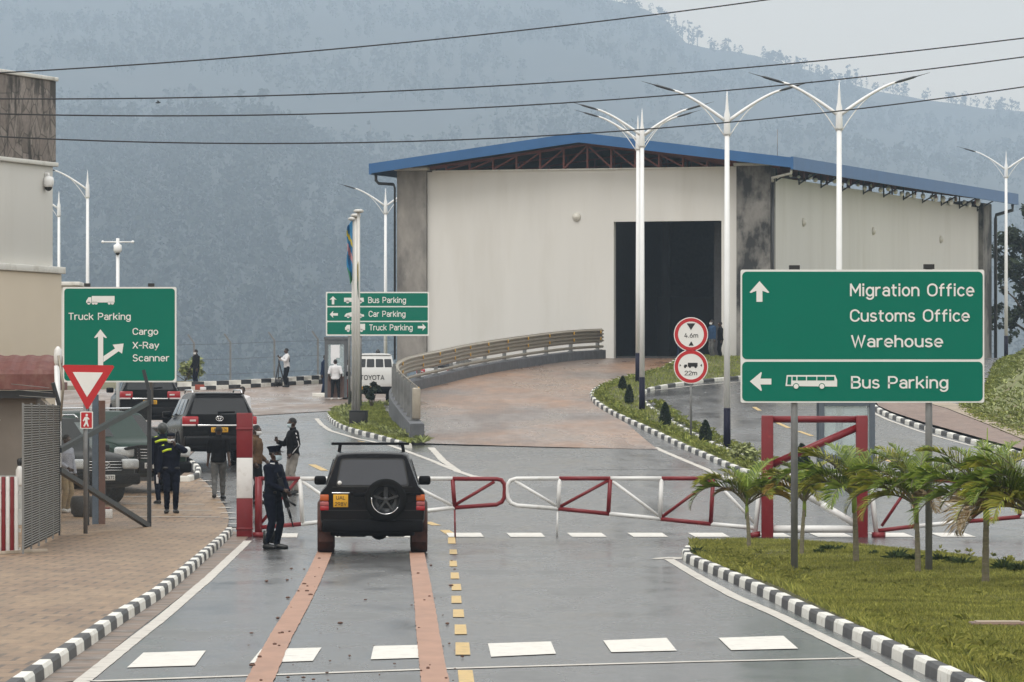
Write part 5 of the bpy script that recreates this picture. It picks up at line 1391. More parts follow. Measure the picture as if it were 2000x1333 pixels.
# swing barriers
RED,WHT=M_red,M_gwhite
def barrier(label,segs,base):
    t=thing('swing_barrier',label,'barrier',at(*base,DG),0,'swing barriers across the road'); o=at(*base,DG)
    for nm,m,pts,r in segs:
        q=MB(); P=[(at(a,b,DG)-o) for a,b in pts]
        q.tube(P,r,8); q.build(nm,m,t)
    return t
r1,r2=.043,.033
def yb(x): return np.interp(x,[505,990],[1031,987])
segsL=[('hinge_post',RED,[(505,932),(505,1050)],.075),('hinge_foot',RED,[(505,1040),(505,1050)],.12),
 ('top_bar',RED,[(505,935),(586,935.5)],r1),('top_bar',WHT,[(586,935.5),(690,935.5)],r1),('top_bar',RED,[(690,935.5),(785,935.5)],r1),('top_bar',WHT,[(785,935.5),(884,935.5)],r1),
 ('top_bar',RED,[(884,935.5),(970,936),(979,938),(985,946),(986,955),(985,972),(980,981),(970,986),(888,992)],r1),
 ('bottom_bar',RED,[(505,1031),(588,1024)],r1),('bottom_bar',WHT,[(588,1024),(690,1013)],r1),('bottom_bar',RED,[(690,1013),(788,1003)],r1),('bottom_bar',WHT,[(788,1003),(888,992)],r1),
 ('upright',WHT,[(586,936),(591,1023)],r1),('upright',RED,[(690,936),(690,1013)],r1),('upright',WHT,[(786,936),(788,1003)],r1),('upright',RED,[(884,936),(888,992)],r1),
 ('diagonal',RED,[(510,1022),(580,938)],r2),('diagonal',WHT,[(590,940),(686,1008)],r2),('diagonal',RED,[(694,1008),(782,940)],r2),('diagonal',WHT,[(790,940),(884,988)],r2),('diagonal',RED,[(890,986),(966,941)],r2),
 ('support_leg',RED,[(888,992),(889,1051)],.018)]
barrier('left swing barrier leaf, red tipped, reaching from the striped pillar behind the black car',segsL,(505,1052))
segsR=[('top_bar',WHT,[(1090,994),(1010,988),(998,983),(992,974),(990,962),(991,948),(997,939),(1008,935.5),(1092,935)],r1),
 ('top_bar',RED,[(1092,935),(1192,935)],r1),('top_bar',WHT,[(1192,935),(1292,935)],r1),('top_bar',RED,[(1292,935),(1393,935)],r1),('top_bar',WHT,[(1393,935),(1487,935)],r1),
 ('bottom_bar',RED,[(1090,994),(1190,1004)],r1),('bottom_bar',WHT,[(1190,1004),(1290,1014)],r1),('bottom_bar',RED,[(1290,1014),(1388,1024)],r1),('bottom_bar',WHT,[(1388,1024),(1478,1032)],r1),
 ('upright',WHT,[(1093,935),(1090,994)],r1),('upright',RED,[(1192,935),(1188,1004)],r1),('upright',WHT,[(1292,935),(1289,1014)],r1),('upright',RED,[(1393,935),(1388,1024)],r1),
 ('diagonal',WHT,[(1006,940),(1086,988)],r2),('diagonal',RED,[(1094,990),(1188,939)],r2),('diagonal',WHT,[(1196,940),(1286,1008)],r2),('diagonal',RED,[(1293,1010),(1389,939)],r2),('diagonal',WHT,[(1397,940),(1474,1022)],r2),
 ('support_leg',WHT,[(1089,994),(1088,1050)],.018),('hinge_foot',RED,[(1472,1040),(1474,1050)],.13),('hinge_post',WHT,[(1486,935),(1474,1044)],.05)]
barrier('middle swing barrier leaf, white tipped, hung from the red portal frame',segsR,(1474,1052))
segsX=[('hinge_foot',RED,[(1716,1040),(1716,1052)],.14),('hinge_post',WHT,[(1700,936),(1712,1046)],.05),('top_bar',WHT,[(1696,936),(1780,938)],r1),('top_bar',RED,[(1780,938),(1880,940)],r1),('top_bar',RED,[(1880,940),(1990,944)],r1),('top_bar',WHT,[(1990,944),(2120,948)],r1),
 ('bottom_bar',RED,[(1716,1037),(1790,1028)],r1),('bottom_bar',WHT,[(1790,1028),(1890,1019)],r1),('bottom_bar',RED,[(1890,1019),(1992,1010)],r1),('bottom_bar',WHT,[(1992,1010),(2120,1000)],r1),
 ('upright',RED,[(1783,938),(1790,1028)],r1),('upright',RED,[(1886,940),(1890,1019)],r1),('upright',RED,[(1990,944),(1992,1010)],r1),('diagonal',RED,[(1898,1012),(1984,948)],r2),('diagonal',WHT,[(1792,942),(1884,1012)],r2),('diagonal',RED,[(1722,1028),(1780,942)],r2)]
barrier('right swing barrier leaf seen through the palms at right',segsX,(1716,1052))

# ---------------------------------------------------------------- glass sentry box on the right road, notice kiosk in the yard
gx=at(1655,935,146); gbx=thing('glass_sentry_box','glazed sentry box with blue grey frame seen through the red gate frame','sentry box',gx); kk=146/F
def gbl(px,py): return ((px-1655)*kk,(935-py)*kk)
for dy in (0,1.3):
    for x in (1605,1704): q=MB(); a=gbl(x,935); b=gbl(x,775); q.box((a[0],dy,(a[1]+b[1])/2),(.13,.12,b[1]-a[1])); q.build('frame_post',M_boothf,gbx)
    for y in (789,893): q=MB(); a=gbl(1611,y); b=gbl(1698,y); q.box(((a[0]+b[0])/2,dy,a[1]),(b[0]-a[0],.10,.11)); q.build('frame_rail',M_boothf,gbx)
    q=MB(); a=gbl(1611,889); b=gbl(1698,793); q.box(((a[0]+b[0])/2,dy,(a[1]+b[1])/2),(b[0]-a[0],.012,b[1]-a[1])); q.build('glass_pane',M_glass,gbx)
q=MB(); a=gbl(1600,775); b=gbl(1709,768); q.box((0,.65,(a[1]+b[1])/2),(1.5,1.6,.10)); q.build('roof',M_boothf,gbx)
for x,w_ in ((1635,10),(1654,12)):
    q=MB(); a=gbl(x,935); b=gbl(x,897); q.box((a[0],.2,(a[1]+b[1])/2),(w_*kk,.1,b[1]-a[1])); q.build('leg_panel',M_navy,gbx)
q=MB(); a=gbl(1650.5,917); b=gbl(1657.5,908); text(q,'0',a[0],b[0],a[1],b[1]-a[1],.14,0,.03); q.build('number',M_swhite,gbx,normals=False)
kx0=gp(655,777,'L',.1); ki=thing('notice_kiosk','grey glazed kiosk with white paper notices in the yard, left of the flagpoles','kiosk',kx0); kk=kx0.y/F
def kl(px,py): return ((px-655)*kk,(777-py)*kk)
for dy in (0,.9):
    for x in (637,675): q=MB(); a=kl(x,777); b=kl(x,663); q.box((a[0],dy,b[1]/2),(.13,.12,b[1])); q.build('frame_post',mat('kiosk_grey',(.10,.11,.12),.5),ki)
    q=MB(); a=kl(656,668); q.box((a[0],dy,a[1]),(.75,.1,.16)); q.build('frame_rail',_M['kiosk_grey'],ki)
    q=MB(); a=kl(656,736); q.box((a[0],dy,a[1]/2),(.75,.08,a[1])); q.build('lower_panel',mat('kiosk_brown',(.14,.085,.07),.6,var=.2),ki)
    q=MB(); a=kl(656,703); q.box((a[0],dy,a[1]),(.75,.01,1.35)); q.build('glass_pane',M_glass,ki)
q=MB(); a=kl(657,689); q.box((a[0]-.05,-.02,a[1]+.05),(.38,.006,.55)); q.box((a[0]-.12,-.02,a[1]-.36),(.22,.006,.28)); q.build('paper_notice',M_paper,ki)
q=MB(); a=kl(656,661); q.box((a[0],.45,a[1]),(1.02,1.1,.10)); q.build('roof',_M['kiosk_grey'],ki)
# ---------------------------------------------------------------- overhead lines
def line(label,px,d):
    xs=[p[0] for p in px]; ys=[p[1] for p in px]; c=np.polyfit(xs,ys,2); o=at(0,float(np.polyval(c,0)),d)
    t=[at(x,float(np.polyval(c,x)),d+ (x-1000)*.004) for x in range(-700,2701,100)]
    q=MB(); q.tube([p-o for p in t],.0125,6); ob=q.build('power_line',mat('cable_black',(.03,.032,.036),.6)); ob.location=o
    tag(ob,label,'cable','overhead power lines')
line('highest overhead power line, climbing steeply to the upper picture edge',[(0,143),(400,116),(800,84),(1200,38),(1500,0)],92)
line('second overhead power line from the top, crossing in front of all lamp arms',[(110,193),(640,186),(1100,158),(1480,131),(2000,75)],92.5)
line('third overhead power line from the top, passing just under the highest lamp head',[(0,222),(430,228),(800,217),(1300,186),(2000,112)],93)
line('lowest overhead power line, skimming the warehouse ridge',[(0,266),(320,279),(700,283),(1100,263),(1500,228),(2000,172)],93.5)
bd=thing('bird','tiny dark bird flying between the two middle power lines at left','bird',at(308,201,400))
q=MB(); q.sphere((0,0,0),(.17,.07,.06),0,8,6); q.sphere((.16,0,.03),.05,0,6,5); q.add([(0,0,.03),(-.05,-.35,.14),(.1,-.3,.12),(.1,0,.03)],[(0,1,2,3)]); q.add([(0,0,.03),(-.05,.35,.14),(.1,.3,.12),(.1,0,.03)],[(0,1,2,3)]); q.build('bird_body',M_black,bd)

sb=thing('terracotta_slab','flat terracotta slab lying in the lawn at lower right','slab',gp(1950,1224,'L',.15)); q=MB(); q.rbox((0,0,.02),(.62,.5,.06),.012); q.build('slab_body',M_redpave,sb); q=MB(); q.rbox((0,0,.055),(.5,.38,.012),.004); q.build('slab_inset',M_tan,sb)
cc=thing('bullet_camera','small white bullet camera on a dark post just left of the big green sign','camera',gp(1441,705,'R',.0)); q=MB(); q.tube([(0,0,-.2),(0,0,1.75)],.035,8); q.build('post',M_frame,cc); q=MB(); q.tube([(.02,-.05,1.62),(-.12,-.22,1.60)],.055,10); q.build('camera_body',M_gwhite,cc); q=MB(); q.tube([(-.12,-.22,1.60),(-.135,-.24,1.598)],.04,10); q.build('lens',M_blackp,cc)
# ================================================================ vehicles
def paint(name,col,rough=.22,coat=.6,dust=None):
    t=NT(name); n=t.noise(2.2,5,.65); 
    z=t.n('ShaderNodeSeparateXYZ'); t.l(t.tc,'Object',z,0)
    c=(.0,0)
    if dust:
        # road dirt: thrown up on the lower body, broken up by noise
        mr=t.n('ShaderNodeMapRange'); mr.inputs[1].default_value=.95; mr.inputs[2].default_value=.45; t.l(z,2,mr,0)
        f=t.ramp(n,[(.35,0.0),(.7,1.0)]); mm=t.n('ShaderNodeMath',operation='MULTIPLY'); t.l(mr,0,mm,0); t.l(f,0,mm,1)
        x=t.mix((mm,0),col,dust); t.l(x,2,t.p,'Base Color')
        r=t.n('ShaderNodeMapRange'); r.inputs[3].default_value=rough; r.inputs[4].default_value=.75; t.l(mm,0,r,0); t.l(r,0,t.p,'Roughness')
    else:
        t.p.inputs['Base Color'].default_value=col+(1,); t.p.inputs['Roughness'].default_value=rough
    t.p.inputs['Specular IOR Level'].default_value=.14 if max(col)<.05 else .4; t.p.inputs['Coat Weight'].default_value=coat; t.p.inputs['Coat Roughness'].default_value=.06; return t.m
P_black=paint('paint_black',(.0025,.0025,.0045),.26,.05,(.014,.009,.007))
P_char=paint('paint_charcoal',(.003,.0035,.005),.25,.0,(.012,.010,.009))
P_green=paint('paint_green',(.005,.032,.023),.3,.05,(.05,.04,.03))
P_white=paint('paint_white',(.72,.73,.72),.25,.5,(.36,.28,.22))
P_grey=paint('paint_grey',(.014,.017,.018),.35,.05,(.05,.045,.04))
P_silver=paint('paint_silver',(.46,.49,.49),.3,.5,(.25,.22,.19))
M_glassd=mat('tinted_glass',(.012,.014,.017),.06,var=.05,spec=.6)
M_glassg=mat('windscreen_glass',(.16,.19,.19),.12,var=.3,scale=1.5,spec=.4)
M_tyre=mat('tyre_rubber',(.009,.009,.009),.85,var=.25,scale=10,spec=.08)
M_tyrem=mat('muddy_tyre',(.070,.026,.018),.8,var=.35,scale=6,dirt=(.025,.018,.016),dirtscale=4,dirtlo=.5,dirthi=.7)
M_rim=mat('alloy_rim',(.16,.165,.17),.35,metal=.7,var=.1)
M_rimd=mat('dark_rim',(.045,.048,.052),.4,metal=.4,var=.2)
M_chrome=mat('chrome',(.75,.76,.78),.12,metal=1.0,var=.03)
M_tail=mat('tail_lens',(.36,.012,.02),.15,var=.1,spec=.6)
M_tailo=mat('amber_lens',(.50,.10,.02),.18,var=.1)
M_tailc=mat('clear_lens',(.62,.55,.55),.12,var=.1)
M_head=mat('headlamp_lens',(.62,.65,.66),.1,var=.15,scale=8,spec=.7)
M_plate=mat('plate_yellow',(.68,.36,.015),.5,var=.05)
M_platew=mat('plate_white',(.70,.70,.68),.5,var=.05)
M_trimd=mat('bumper_plastic',(.005,.005,.006),.6,var=.2,spec=.1)
def sharp(o,a=32):
    try: o.data.set_sharp_from_angle(angle=R(a))
    except Exception: pass
    return o
def station(y,zb,zs,zm,zbelt,zt,wb,wm,wbelt,wt,rt=.09,tilt=0.0,crown=.02,tlo=0.0):
    P=[(0,zb),(wb*.7,zb),(wb,zb+.03),(wm*.985,zs),(wm,zm),(wm*.995,(zm+zbelt)/2+.03),(wbelt,zbelt)]
    for u in (.33,.67): P.append((wbelt+(wt-wbelt)*u,zbelt+(zt-rt-zbelt)*u))
    P+= [(wt,zt-rt),(wt-rt*.3,zt-rt*.32),(wt-rt,zt),(wt*.5,zt+crown*.8),(0,zt+crown)]
    Q=[]
    for x,z in P:
        yy=y+(max(0,z-zbelt)*tilt)-(max(0,zbelt-z)*tlo); Q.append((x,yy,z))
    return Q
def body_mesh(name,sts,m,parent):
    mb=MB(); rings=[]
    for Q in sts: rings.append([Vector(q) for q in Q]+[Vector((-q[0],q[1],q[2])) for q in Q[-2:0:-1]])
    n=len(rings[0]); k=len(sts[0])
    mb.loft(rings,0,True,False,True)
    for e,rg in ((0,rings[0]),(1,rings[-1])):
        idx=list(range(k)); 
        for i in range(k-1):
            a,b=i,i+1; la,lb=(n-a)%n,(n-b)%n
            f=[a,b,lb,la]; f=list(dict.fromkeys(f))
            if len(f)>=3: mb.add([rg[q] for q in f],[tuple(range(len(f)))],0,True)
    o=mb.build(name,m,parent)
    bm=bmesh.new(); bm.from_mesh(o.data); bmesh.ops.remove_doubles(bm,verts=bm.verts[:],dist=.0008); bmesh.ops.recalc_face_normals(bm,faces=bm.faces[:]); bm.to_mesh(o.data); bm.free()
    return sharp(o,38)
def wheel(parent,x,y,r,w_,rim,tyre=None,name='wheel',spokes=6):
    s_=1 if x>0 else -1
    mb=MB(); mb.lathe([(r*.62,-w_/2),(r*.93,-w_/2),(r,-w_/2+.035),(r,w_/2-.035),(r*.93,w_/2),(r*.62,w_/2)],28,0,(x,y,r),axis='x',cap=False); o=mb.build(name,tyre or M_tyre,parent)
    mb=MB(); mb.lathe([(r*.63,-w_*.35),(r*.63,w_*.42),(r*.56,w_*.46),(r*.52,w_*.30),(.001,w_*.30)] if s_>0 else [(.001,-w_*.30),(r*.52,-w_*.30),(r*.56,-w_*.46),(r*.63,-w_*.42),(r*.63,w_*.35)],24,0,(x,y,r),axis='x')
    for k in range(spokes):
        a=2*math.pi*k/spokes; mb.bar((x+s_*w_*.36,y,r),(x+s_*w_*.36,y+math.cos(a)*r*.54,r+math.sin(a)*r*.54),.05,.05)
    mb.build('rim',rim,o); return o
def plane_text(mb,txt,w_,h_,c,m=0,mirror=False,bold=.03,rows=None):
    """letters on a plate facing -Y centred at c"""
    text(mb,txt,c[0]-w_/2,c[0]+w_/2,c[2]-h_/2,h_,c[1],m,bold)
def plate(parent,c,w_,h_,rows,m,front=False,name='number_plate'):
    """faces -Y (or +Y when front)"""
    t=thing_part(name,parent,c,R(180) if front else 0)
    mb=MB(); mb.rbox((0,0,0),(w_,.02,h_),.006); o=mb.build(name,m,parent); o.location=c; o.rotation_euler=(0,0,R(180) if front else 0)
    q=MB(); n=len(rows)
    for k,(tx,fw) in enumerate(rows):
        zc=h_*(.5-(k+.5)/n); ch=h_/n*.62; text(q,tx,-w_*fw/2,w_*fw/2,zc-ch/2,ch,-.0125,0,.02)
    q.build('plate_lettering',M_black,o,normals=False); return o
def thing_part(*a): return None
def emblem(parent,c,w_,front=False,name='badge'):
    """three interlaced ovals"""
    mb=MB(); sg=1 if front else -1
    def ell(cx,cz,a,b,r):
        pts=[(c[0]+cx+a*math.cos(t),c[1]+sg*.012,c[2]+cz+b*math.sin(t)) for t in [2*math.pi*k/20 for k in range(21)]]
        mb.tube(pts,r,5,0,cap=False)
    ell(0,0,w_/2,w_*.34,w_*.05); ell(0,0,w_*.14,w_*.33,w_*.045); ell(0,w_*.14,w_*.34,w_*.17,w_*.045)
    return mb.build(name,M_chrome,parent)
def panel(parent,name,pts,m,off=.0,thick=.012):
    """polygon slab from 3D points (order irrelevant to side), extruded along -normal"""
    P=[Vector(p) for p in pts]; nn=(P[1]-P[0]).cross(P[2]-P[0]).normalized()
    mb=MB(); A=[p+nn*off for p in P]; B=[p+nn*(off-thick) for p in P]; n=len(P)
    mb.add(A+B,[tuple(range(n)),tuple(range(2*n-1,n-1,-1))]+[(i,i+n,(i+1)%n+n,(i+1)%n) for i in range(n)]); return mb.build(name,m,parent)
def rquad(c,k=.12):
    """cut the corners of a quad"""
    P=[Vector(p) for p in c]; out=[]
    for i in range(len(P)):
        a,b,d=P[i-1],P[i],P[(i+1)%len(P)]; out+= [b.lerp(a,k*.9),b.lerp(a,k*.3)*.5+b.lerp(d,k*.3)*.5,b.lerp(d,k*.9)] if False else [b.lerp(a,k),b.lerp((a+d)/2,k*.35),b.lerp(d,k)]
    return out

# ---------------------------------------------------------------- black off-roader in front (rear view)
cY=102.5
lc=thing('off_road_car','black off-road car with rear spare wheel, muddy tyres and roof bar at the barrier','car',((727.5-1000)*101.0/F*102.5/101,cY,0),R(1.42))
st_=[station(-2.28,.50,.62,.92,1.20,1.76,.86,.925,.815,.635,.10,.26,.02,0),
     station(-2.20,.46,.60,.92,1.20,1.785,.88,.935,.825,.655,.10,.22,.02,0),
     station(-1.7,.44,.58,.92,1.20,1.80,.88,.935,.83,.665,.10,.02),station(-.4,.42,.56,.92,1.20,1.81,.88,.935,.83,.67,.10),
     station(.55,.42,.56,.92,1.20,1.79,.88,.935,.83,.66,.10),station(1.25,.42,.56,.9,1.19,1.22,.88,.93,.82,.74,.05),
     station(2.1,.44,.58,.88,1.10,1.14,.86,.91,.80,.72,.05),station(2.35,.5,.6,.85,1.0,1.02,.8,.86,.76,.68,.05)]
body_mesh('body',st_,P_black,lc)
yr=lambda z: -2.28+max(0,z-1.20)*.26
M_seal=mat('window_seal',(.006,.006,.006),.6)
def rp(x,z,o=0): return (x,yr(z)-o,z)
panel(lc,'window_seal',rquad([rp(-.655,1.195,.004),rp(.655,1.195,.004),rp(.565,1.70,.004),rp(-.565,1.70,.004)],.1),M_seal,.004,.01)
panel(lc,'rear_window',rquad([rp(-.625,1.225,.006),rp(.625,1.225,.006),rp(.54,1.675,.006),rp(-.54,1.675,.006)],.1),mat('rear_glass_80',(.045,.048,.057),.1,var=.1,scale=1,spec=.5),.008,.012)
for sx in (-1,1):
    for y0,y1 in ((-2.0,-1.1),(-1.0,-.15),(-.08,.62)):
        panel(lc,'side_window',[(sx*.836,y0,1.23),(sx*.836,y1,1.23),(sx*.70,y1-(.2 if y1>.5 else 0),1.68),(sx*.70,y0+(.12 if y0<-1.9 else 0),1.68)][::sx],M_glassd,.006,.02)
    q=MB(); q.rbox((sx*.855,-2.275,1.0),(.155,.05,.115),.015); o=q.build('tail_light',M_tailo,lc)
    q=MB(); q.rbox((sx*.855,-2.28,.895),(.155,.05,.075),.012); q.build('clear_section',M_tailc if False else mat('pink_lens',(.40,.10,.10),.15),o)
    q=MB(); q.rbox((sx*.855,-2.275,.815),(.155,.05,.085),.012); q.build('red_section',M_tail,o)
    q=MB(); q.rbox((sx*.96,1.12,1.27),(.22,.10,.165),.045,0); q.bar((sx*.80,1.15,1.2),(sx*.9,1.13,1.22),.05); q.build('wing_mirror',M_trimd,lc)
    wheel(lc,sx*.835,-1.42,.405,.30,M_rimd,M_tyrem); wheel(lc,sx*.835,1.43,.405,.28,M_rimd,M_tyrem)
    q=MB(); # flares with mud
    for yy in (-1.42,1.43):
        pts=[(sx*.935,yy+.52*math.cos(a),.40+.50*math.sin(a)) for a in [math.pi*k/12 for k in range(13)]]
        q.tube(pts,.05,6,0)
    q.build('wheel_arch',M_tyrem,lc)
    q=MB(); q.box((sx*.83,-1.95,.36),(.26,.02,.30)); q.build('mud_flap',M_tyrem,lc)
q=MB(); q.rbox((0,-2.34,.50),(1.80,.20,.22),.04); q.rbox((0,-2.36,.585),(1.45,.16,.03),.01); q.build('rear_bumper',M_trimd,lc)
q=MB(); q.rbox((0,-2.25,.40),(1.5,.15,.16),.04); q.tube([(-.82,-1.42,.40),(.82,-1.42,.40)],.075,10); q.sphere((.12,-1.42,.40),.17,0,12,8); q.rbox((-.35,-1.9,.38),(.5,.6,.16),.04); q.rbox((.42,-2.05,.36),(.34,.3,.12),.04); q.bar((.6,-1.45,.5),(.58,-2.2,.42),.07); q.rbox((0,.2,.42),(1.3,3.6,.12),.03); q.tube([(-.6,-1.2,.36),(-.62,-2.34,.34)],.035,8); q.build('underbody',M_trimd,lc)
q=MB(); q.box((0,-2.287,1.19),(1.42,.012,.012)); q.box((0,-2.29,.775),(1.70,.014,.016)); q.box((-.04,-2.29,.95),(.014,.012,.40)); q.build('tailgate_gap',M_seal,lc)
q=MB(); q.rbox((-.565,-2.30,1.085),(.32,.05,.028),.008); q.build('plate_lamp',M_chrome,lc)
plate(lc,(-.565,-2.315,.945),.265,.225,[('UAL',.62),('298V',.80)],M_plate)
q=MB(); q.rbox((-.17,-2.31,1.06),(.34,.05,.07),.015); q.build('tailgate_handle',M_trimd,lc)
q=MB(); q.rbox((.72,-2.31,1.075),(.28,.04,.05),.012); q.build('garnish',M_trimd,lc)
q=MB(); q.lathe([(.038,-.004),(.038,.002)],16,0,(-.585,yr(1.26)-.02,1.265),axis='y'); q.build('sticker',M_swhite,lc)
# spare wheel
sx_,sz_,sr=.235,.965,.375
q=MB(); q.lathe([(sr*.66,-.24),(sr*.92,-.245),(sr,-.20),(sr,-.05),(sr*.9,-.01),(sr*.4,0)][::-1],36,0,(sx_,-2.30,sz_),axis='y',cap=False); sw=q.build('spare_wheel',M_tyre,lc)
q=MB(); q.lathe([(sr*.40,-.10),(sr*.60,-.11),(sr*.655,-.22),(sr*.70,-.235),(sr*.71,-.2)][::-1],32,0,(sx_,-2.30,sz_),axis='y',cap=False)
q.lathe([(.001,-.17),(.055,-.165),(.06,-.1)][::-1],16,0,(sx_,-2.30,sz_),axis='y')
for k in range(5): 
    a=R(90+72*k); q.bar((sx_,-2.43,sz_),(sx_+math.cos(a)*sr*.62,-2.46,sz_+math.sin(a)*sr*.62),.075,.04)
q.build('rim',M_rimd,sw)
q=MB(); q.tube([(sx_+sr*.675*math.cos(R(a)),-2.536,sz_+sr*.675*math.sin(R(a))) for a in range(170,331,8)],.010,6); q.build('rim_edge',M_chrome,sw)
q=MB(); q.tube([(-.74,-1.0,1.955),(.66,-1.0,1.955)],.024,8)
for x in (-.60,.56): q.bar((x,-1.0,1.80),(x-.02*(1 if x>0 else -1),-1.0,1.945),.06)
q.build('roof_bar',M_trimd,lc)
q=MB(); q.tube([(0,-2.31,1.205),(.0,-2.32,1.25),(.36,-2.30,1.29)],.012,5); q.build('wiper',M_trimd,lc)

# ---------------------------------------------------------------- big modern SUV (rear and front usable)
def suv(label,loc,rz,paint_m,scale=1.0,rear=True,front=False,rows=None,wind=None,h=1.86,chrome=True,grp=None,platem=None,name='suv',bull=False):
    t=thing(name,label,'suv',loc,rz,grp); t.scale=(scale,)*3
    st=[station(-2.42,.52,.66,.95,1.30,1.80,.82,.95,.86,.66,.12,.36,.02,.0),station(-2.30,.42,.62,.98,1.30,h-.02,.90,.985,.90,.70,.12,.30,.02),
        station(-1.8,.36,.58,.98,1.28,h,.92,.99,.915,.72,.12,.05),station(-.3,.34,.56,.96,1.24,h+.01,.92,.985,.91,.725,.12),station(.45,.34,.56,.95,1.22,h-.03,.92,.985,.90,.71,.12),
        station(1.30,.34,.56,.94,1.20,1.23,.92,.98,.885,.80,.06),station(2.05,.36,.58,.92,1.12,1.155,.90,.96,.86,.78,.06),station(2.38,.42,.6,.88,1.02,1.06,.84,.90,.80,.72,.07),station(2.47,.5,.62,.8,.92,.95,.76,.82,.74,.66,.06)]
    body_mesh('body',st,paint_m,t)
    Y=lambda z: -2.42+max(0,z-1.30)*.36
    r_=lambda x,z,o=0:(x,Y(z)-o,z)
    panel(t,'rear_window',rquad([r_(-.76,1.30,.0),r_(.76,1.30,.0),r_(.635,1.72,.0),r_(-.635,1.72,.0)],.08),M_glassd,.008,.012)
    for sx in (-1,1):
        for y0,y1,a,b in ((-2.0,-1.15,.22,0),(-1.07,-.2,0,0),(-.12,.85,0,.42)):
            panel(t,'side_window',[(sx*.905,y0,1.30),(sx*.905,y1,1.28),(sx*.755,y1-b,h-.16),(sx*.755,y0+a,h-.16)][::sx],M_glassd,.006,.02)
        q=MB(); q.bar((sx*.915,-2.05,1.275),(sx*.915,.9,1.245),.014,.02); q.build('window_trim',M_chrome if chrome else M_trimd,t)
        q=MB(); q.tube([(sx*.64,-1.85,h-.01),(sx*.64,-1.75,h+.07),(sx*.64,.1,h+.08),(sx*.64,.25,h)],.022,7); q.build('roof_rail',M_chrome if chrome else M_trimd,t)
        q=MB(); q.rbox((sx*1.06,.78,1.30),(.24,.12,.17),.04); q.build('wing_mirror',paint_m,t)
        wheel(t,sx*.86,-1.42,.39,.27,M_rim); wheel(t,sx*.86,1.43,.39,.27,M_rim)
        q=MB()
        for yy in (-1.42,1.43): q.tube([(sx*.985,yy+.47*math.cos(a),.39+.47*math.sin(a)) for a in [math.pi*k/12 for k in range(13)]],.025,6,0)
        q.build('wheel_arch',M_trimd,t)
        if rear:
            q=MB(); q.rbox((sx*.76,-2.42,1.14),(.42,.10,.22),.03); o=q.build('tail_light',M_tail,t)
            q=MB(); q.rbox((sx*.80,-2.43,1.02),(.36,.09,.05),.015); q.build('clear_section',M_tailc,o)
            q=MB(); q.rbox((sx*.70,-2.475,1.14),(.16,.01,.05),.004); q.build('lens_detail',M_tailc,o)
        if front:
            q=MB(); q.rbox((sx*.72,2.41,.93),(.46,.22,.24),.06); q.build('headlight',M_head,t)
            q=MB(); q.rbox((sx*.72,2.50,.56),(.2,.08,.12),.03); q.build('fog_light',M_head,t)
    if rear:
        q=MB(); q.rbox((0,-2.44,1.015),(1.15,.06,.05),.015); q.build('chrome_strip',M_chrome,t)
        emblem(t,(0,-2.425,1.195),.19)
        plate(t,(0,-2.455,.90),.44,.125,[(rows or 'UBF 417K',.86)],platem or M_plate)
        q=MB(); q.rbox((0,-2.46,.62),(1.86,.16,.26),.06); q.rbox((0,-2.40,.47),(1.6,.2,.1),.03); q.build('rear_bumper',paint_m,t)
        q=MB(); q.rbox((0,-2.05,1.83),(1.22,.34,.04),.015); q.build('roof_spoiler',M_trimd,t)
        q=MB(); q.tube([(0,-2.44,1.31),(-.05,-2.45,1.36),(.40,-2.43,1.37)],.014,5); q.build('wiper',M_trimd,t)
        q=MB(); q.rbox((0,-2.0,.40),(1.4,.7,.12),.04); q.tube([(-.8,-1.42,.39),(.8,-1.42,.39)],.06,8); q.build('underbody',M_trimd,t)
    if front:
        q=MB(); q.rbox((0,2.47,.90),(.95,.09,.26),.03); o=q.build('grille',M_trimd,t)
        q=MB(); 
        for z in (.99,.92,.85,.79): q.rbox((0,2.52,z),(.90,.03,.022),.008)
        q.build('grille_bar',M_chrome if chrome else M_trimd,o); emblem(t,(0,2.535,.91),.22,True)
        q=MB(); q.rbox((0,2.50,.58),(1.88,.22,.26),.07); q.build('front_bumper',M_chrome if bull=='chrome' else M_trimd,t)
        plate(t,(.05,2.62,.62),.50,.13,[(rows or 'UG 0482',.86)],platem or M_platew,True)
        if bull is True:
            q=MB()
            for x in (-.45,.45): q.tube([(x,2.58,.45),(x,2.66,.8),(x,2.60,1.08)],.035,8)
            q.tube([(-.85,2.45,.98),(-.45,2.62,1.06),(.45,2.62,1.06),(.85,2.45,.98)],.035,8); q.build('bull_bar',M_trimd,t)
    W=lambda x,u:(x,.45+.85*u+.0,h-.03-(h-.03-1.23)*u)
    panel(t,'windscreen',rquad([W(-.62,.10),W(.62,.10),W(.78,.93),W(-.78,.93)],.08),wind or M_glassd,.012,.02)
    return t
def hd(hx,hy): return -math.atan2(hx,hy)
p=gp(405,907,'L'); suv('large charcoal suv seen from behind with chrome strip, nearest the striped pillar',(p.x,p.y+1.3,p.z),R(9),P_char,1.045,rows='UBF 417K',grp='dark suvs queuing on the left')
p=gp(277,841,'L'); suv('dark suv with brake lights seen from behind, half hidden under the truck parking sign',(p.x,p.y+1.3,p.z),R(8),P_char,1.03,rows='UBE 208T',grp='dark suvs queuing on the left')
a=R(30); p=gp(285,962,'P',.02)
suv('dark green police pickup parked nose towards the camera behind the chain link gate',(p.x-2.2*math.sin(a),p.y+2.2*math.cos(a),p.z),hd(math.sin(a),-math.cos(a)),P_green,1.06,rear=False,front=True,wind=M_glassd,chrome=True,bull=True,rows='UP 5083',name='police_pickup')
a=R(36); p=gp(196,985,'P',.02)
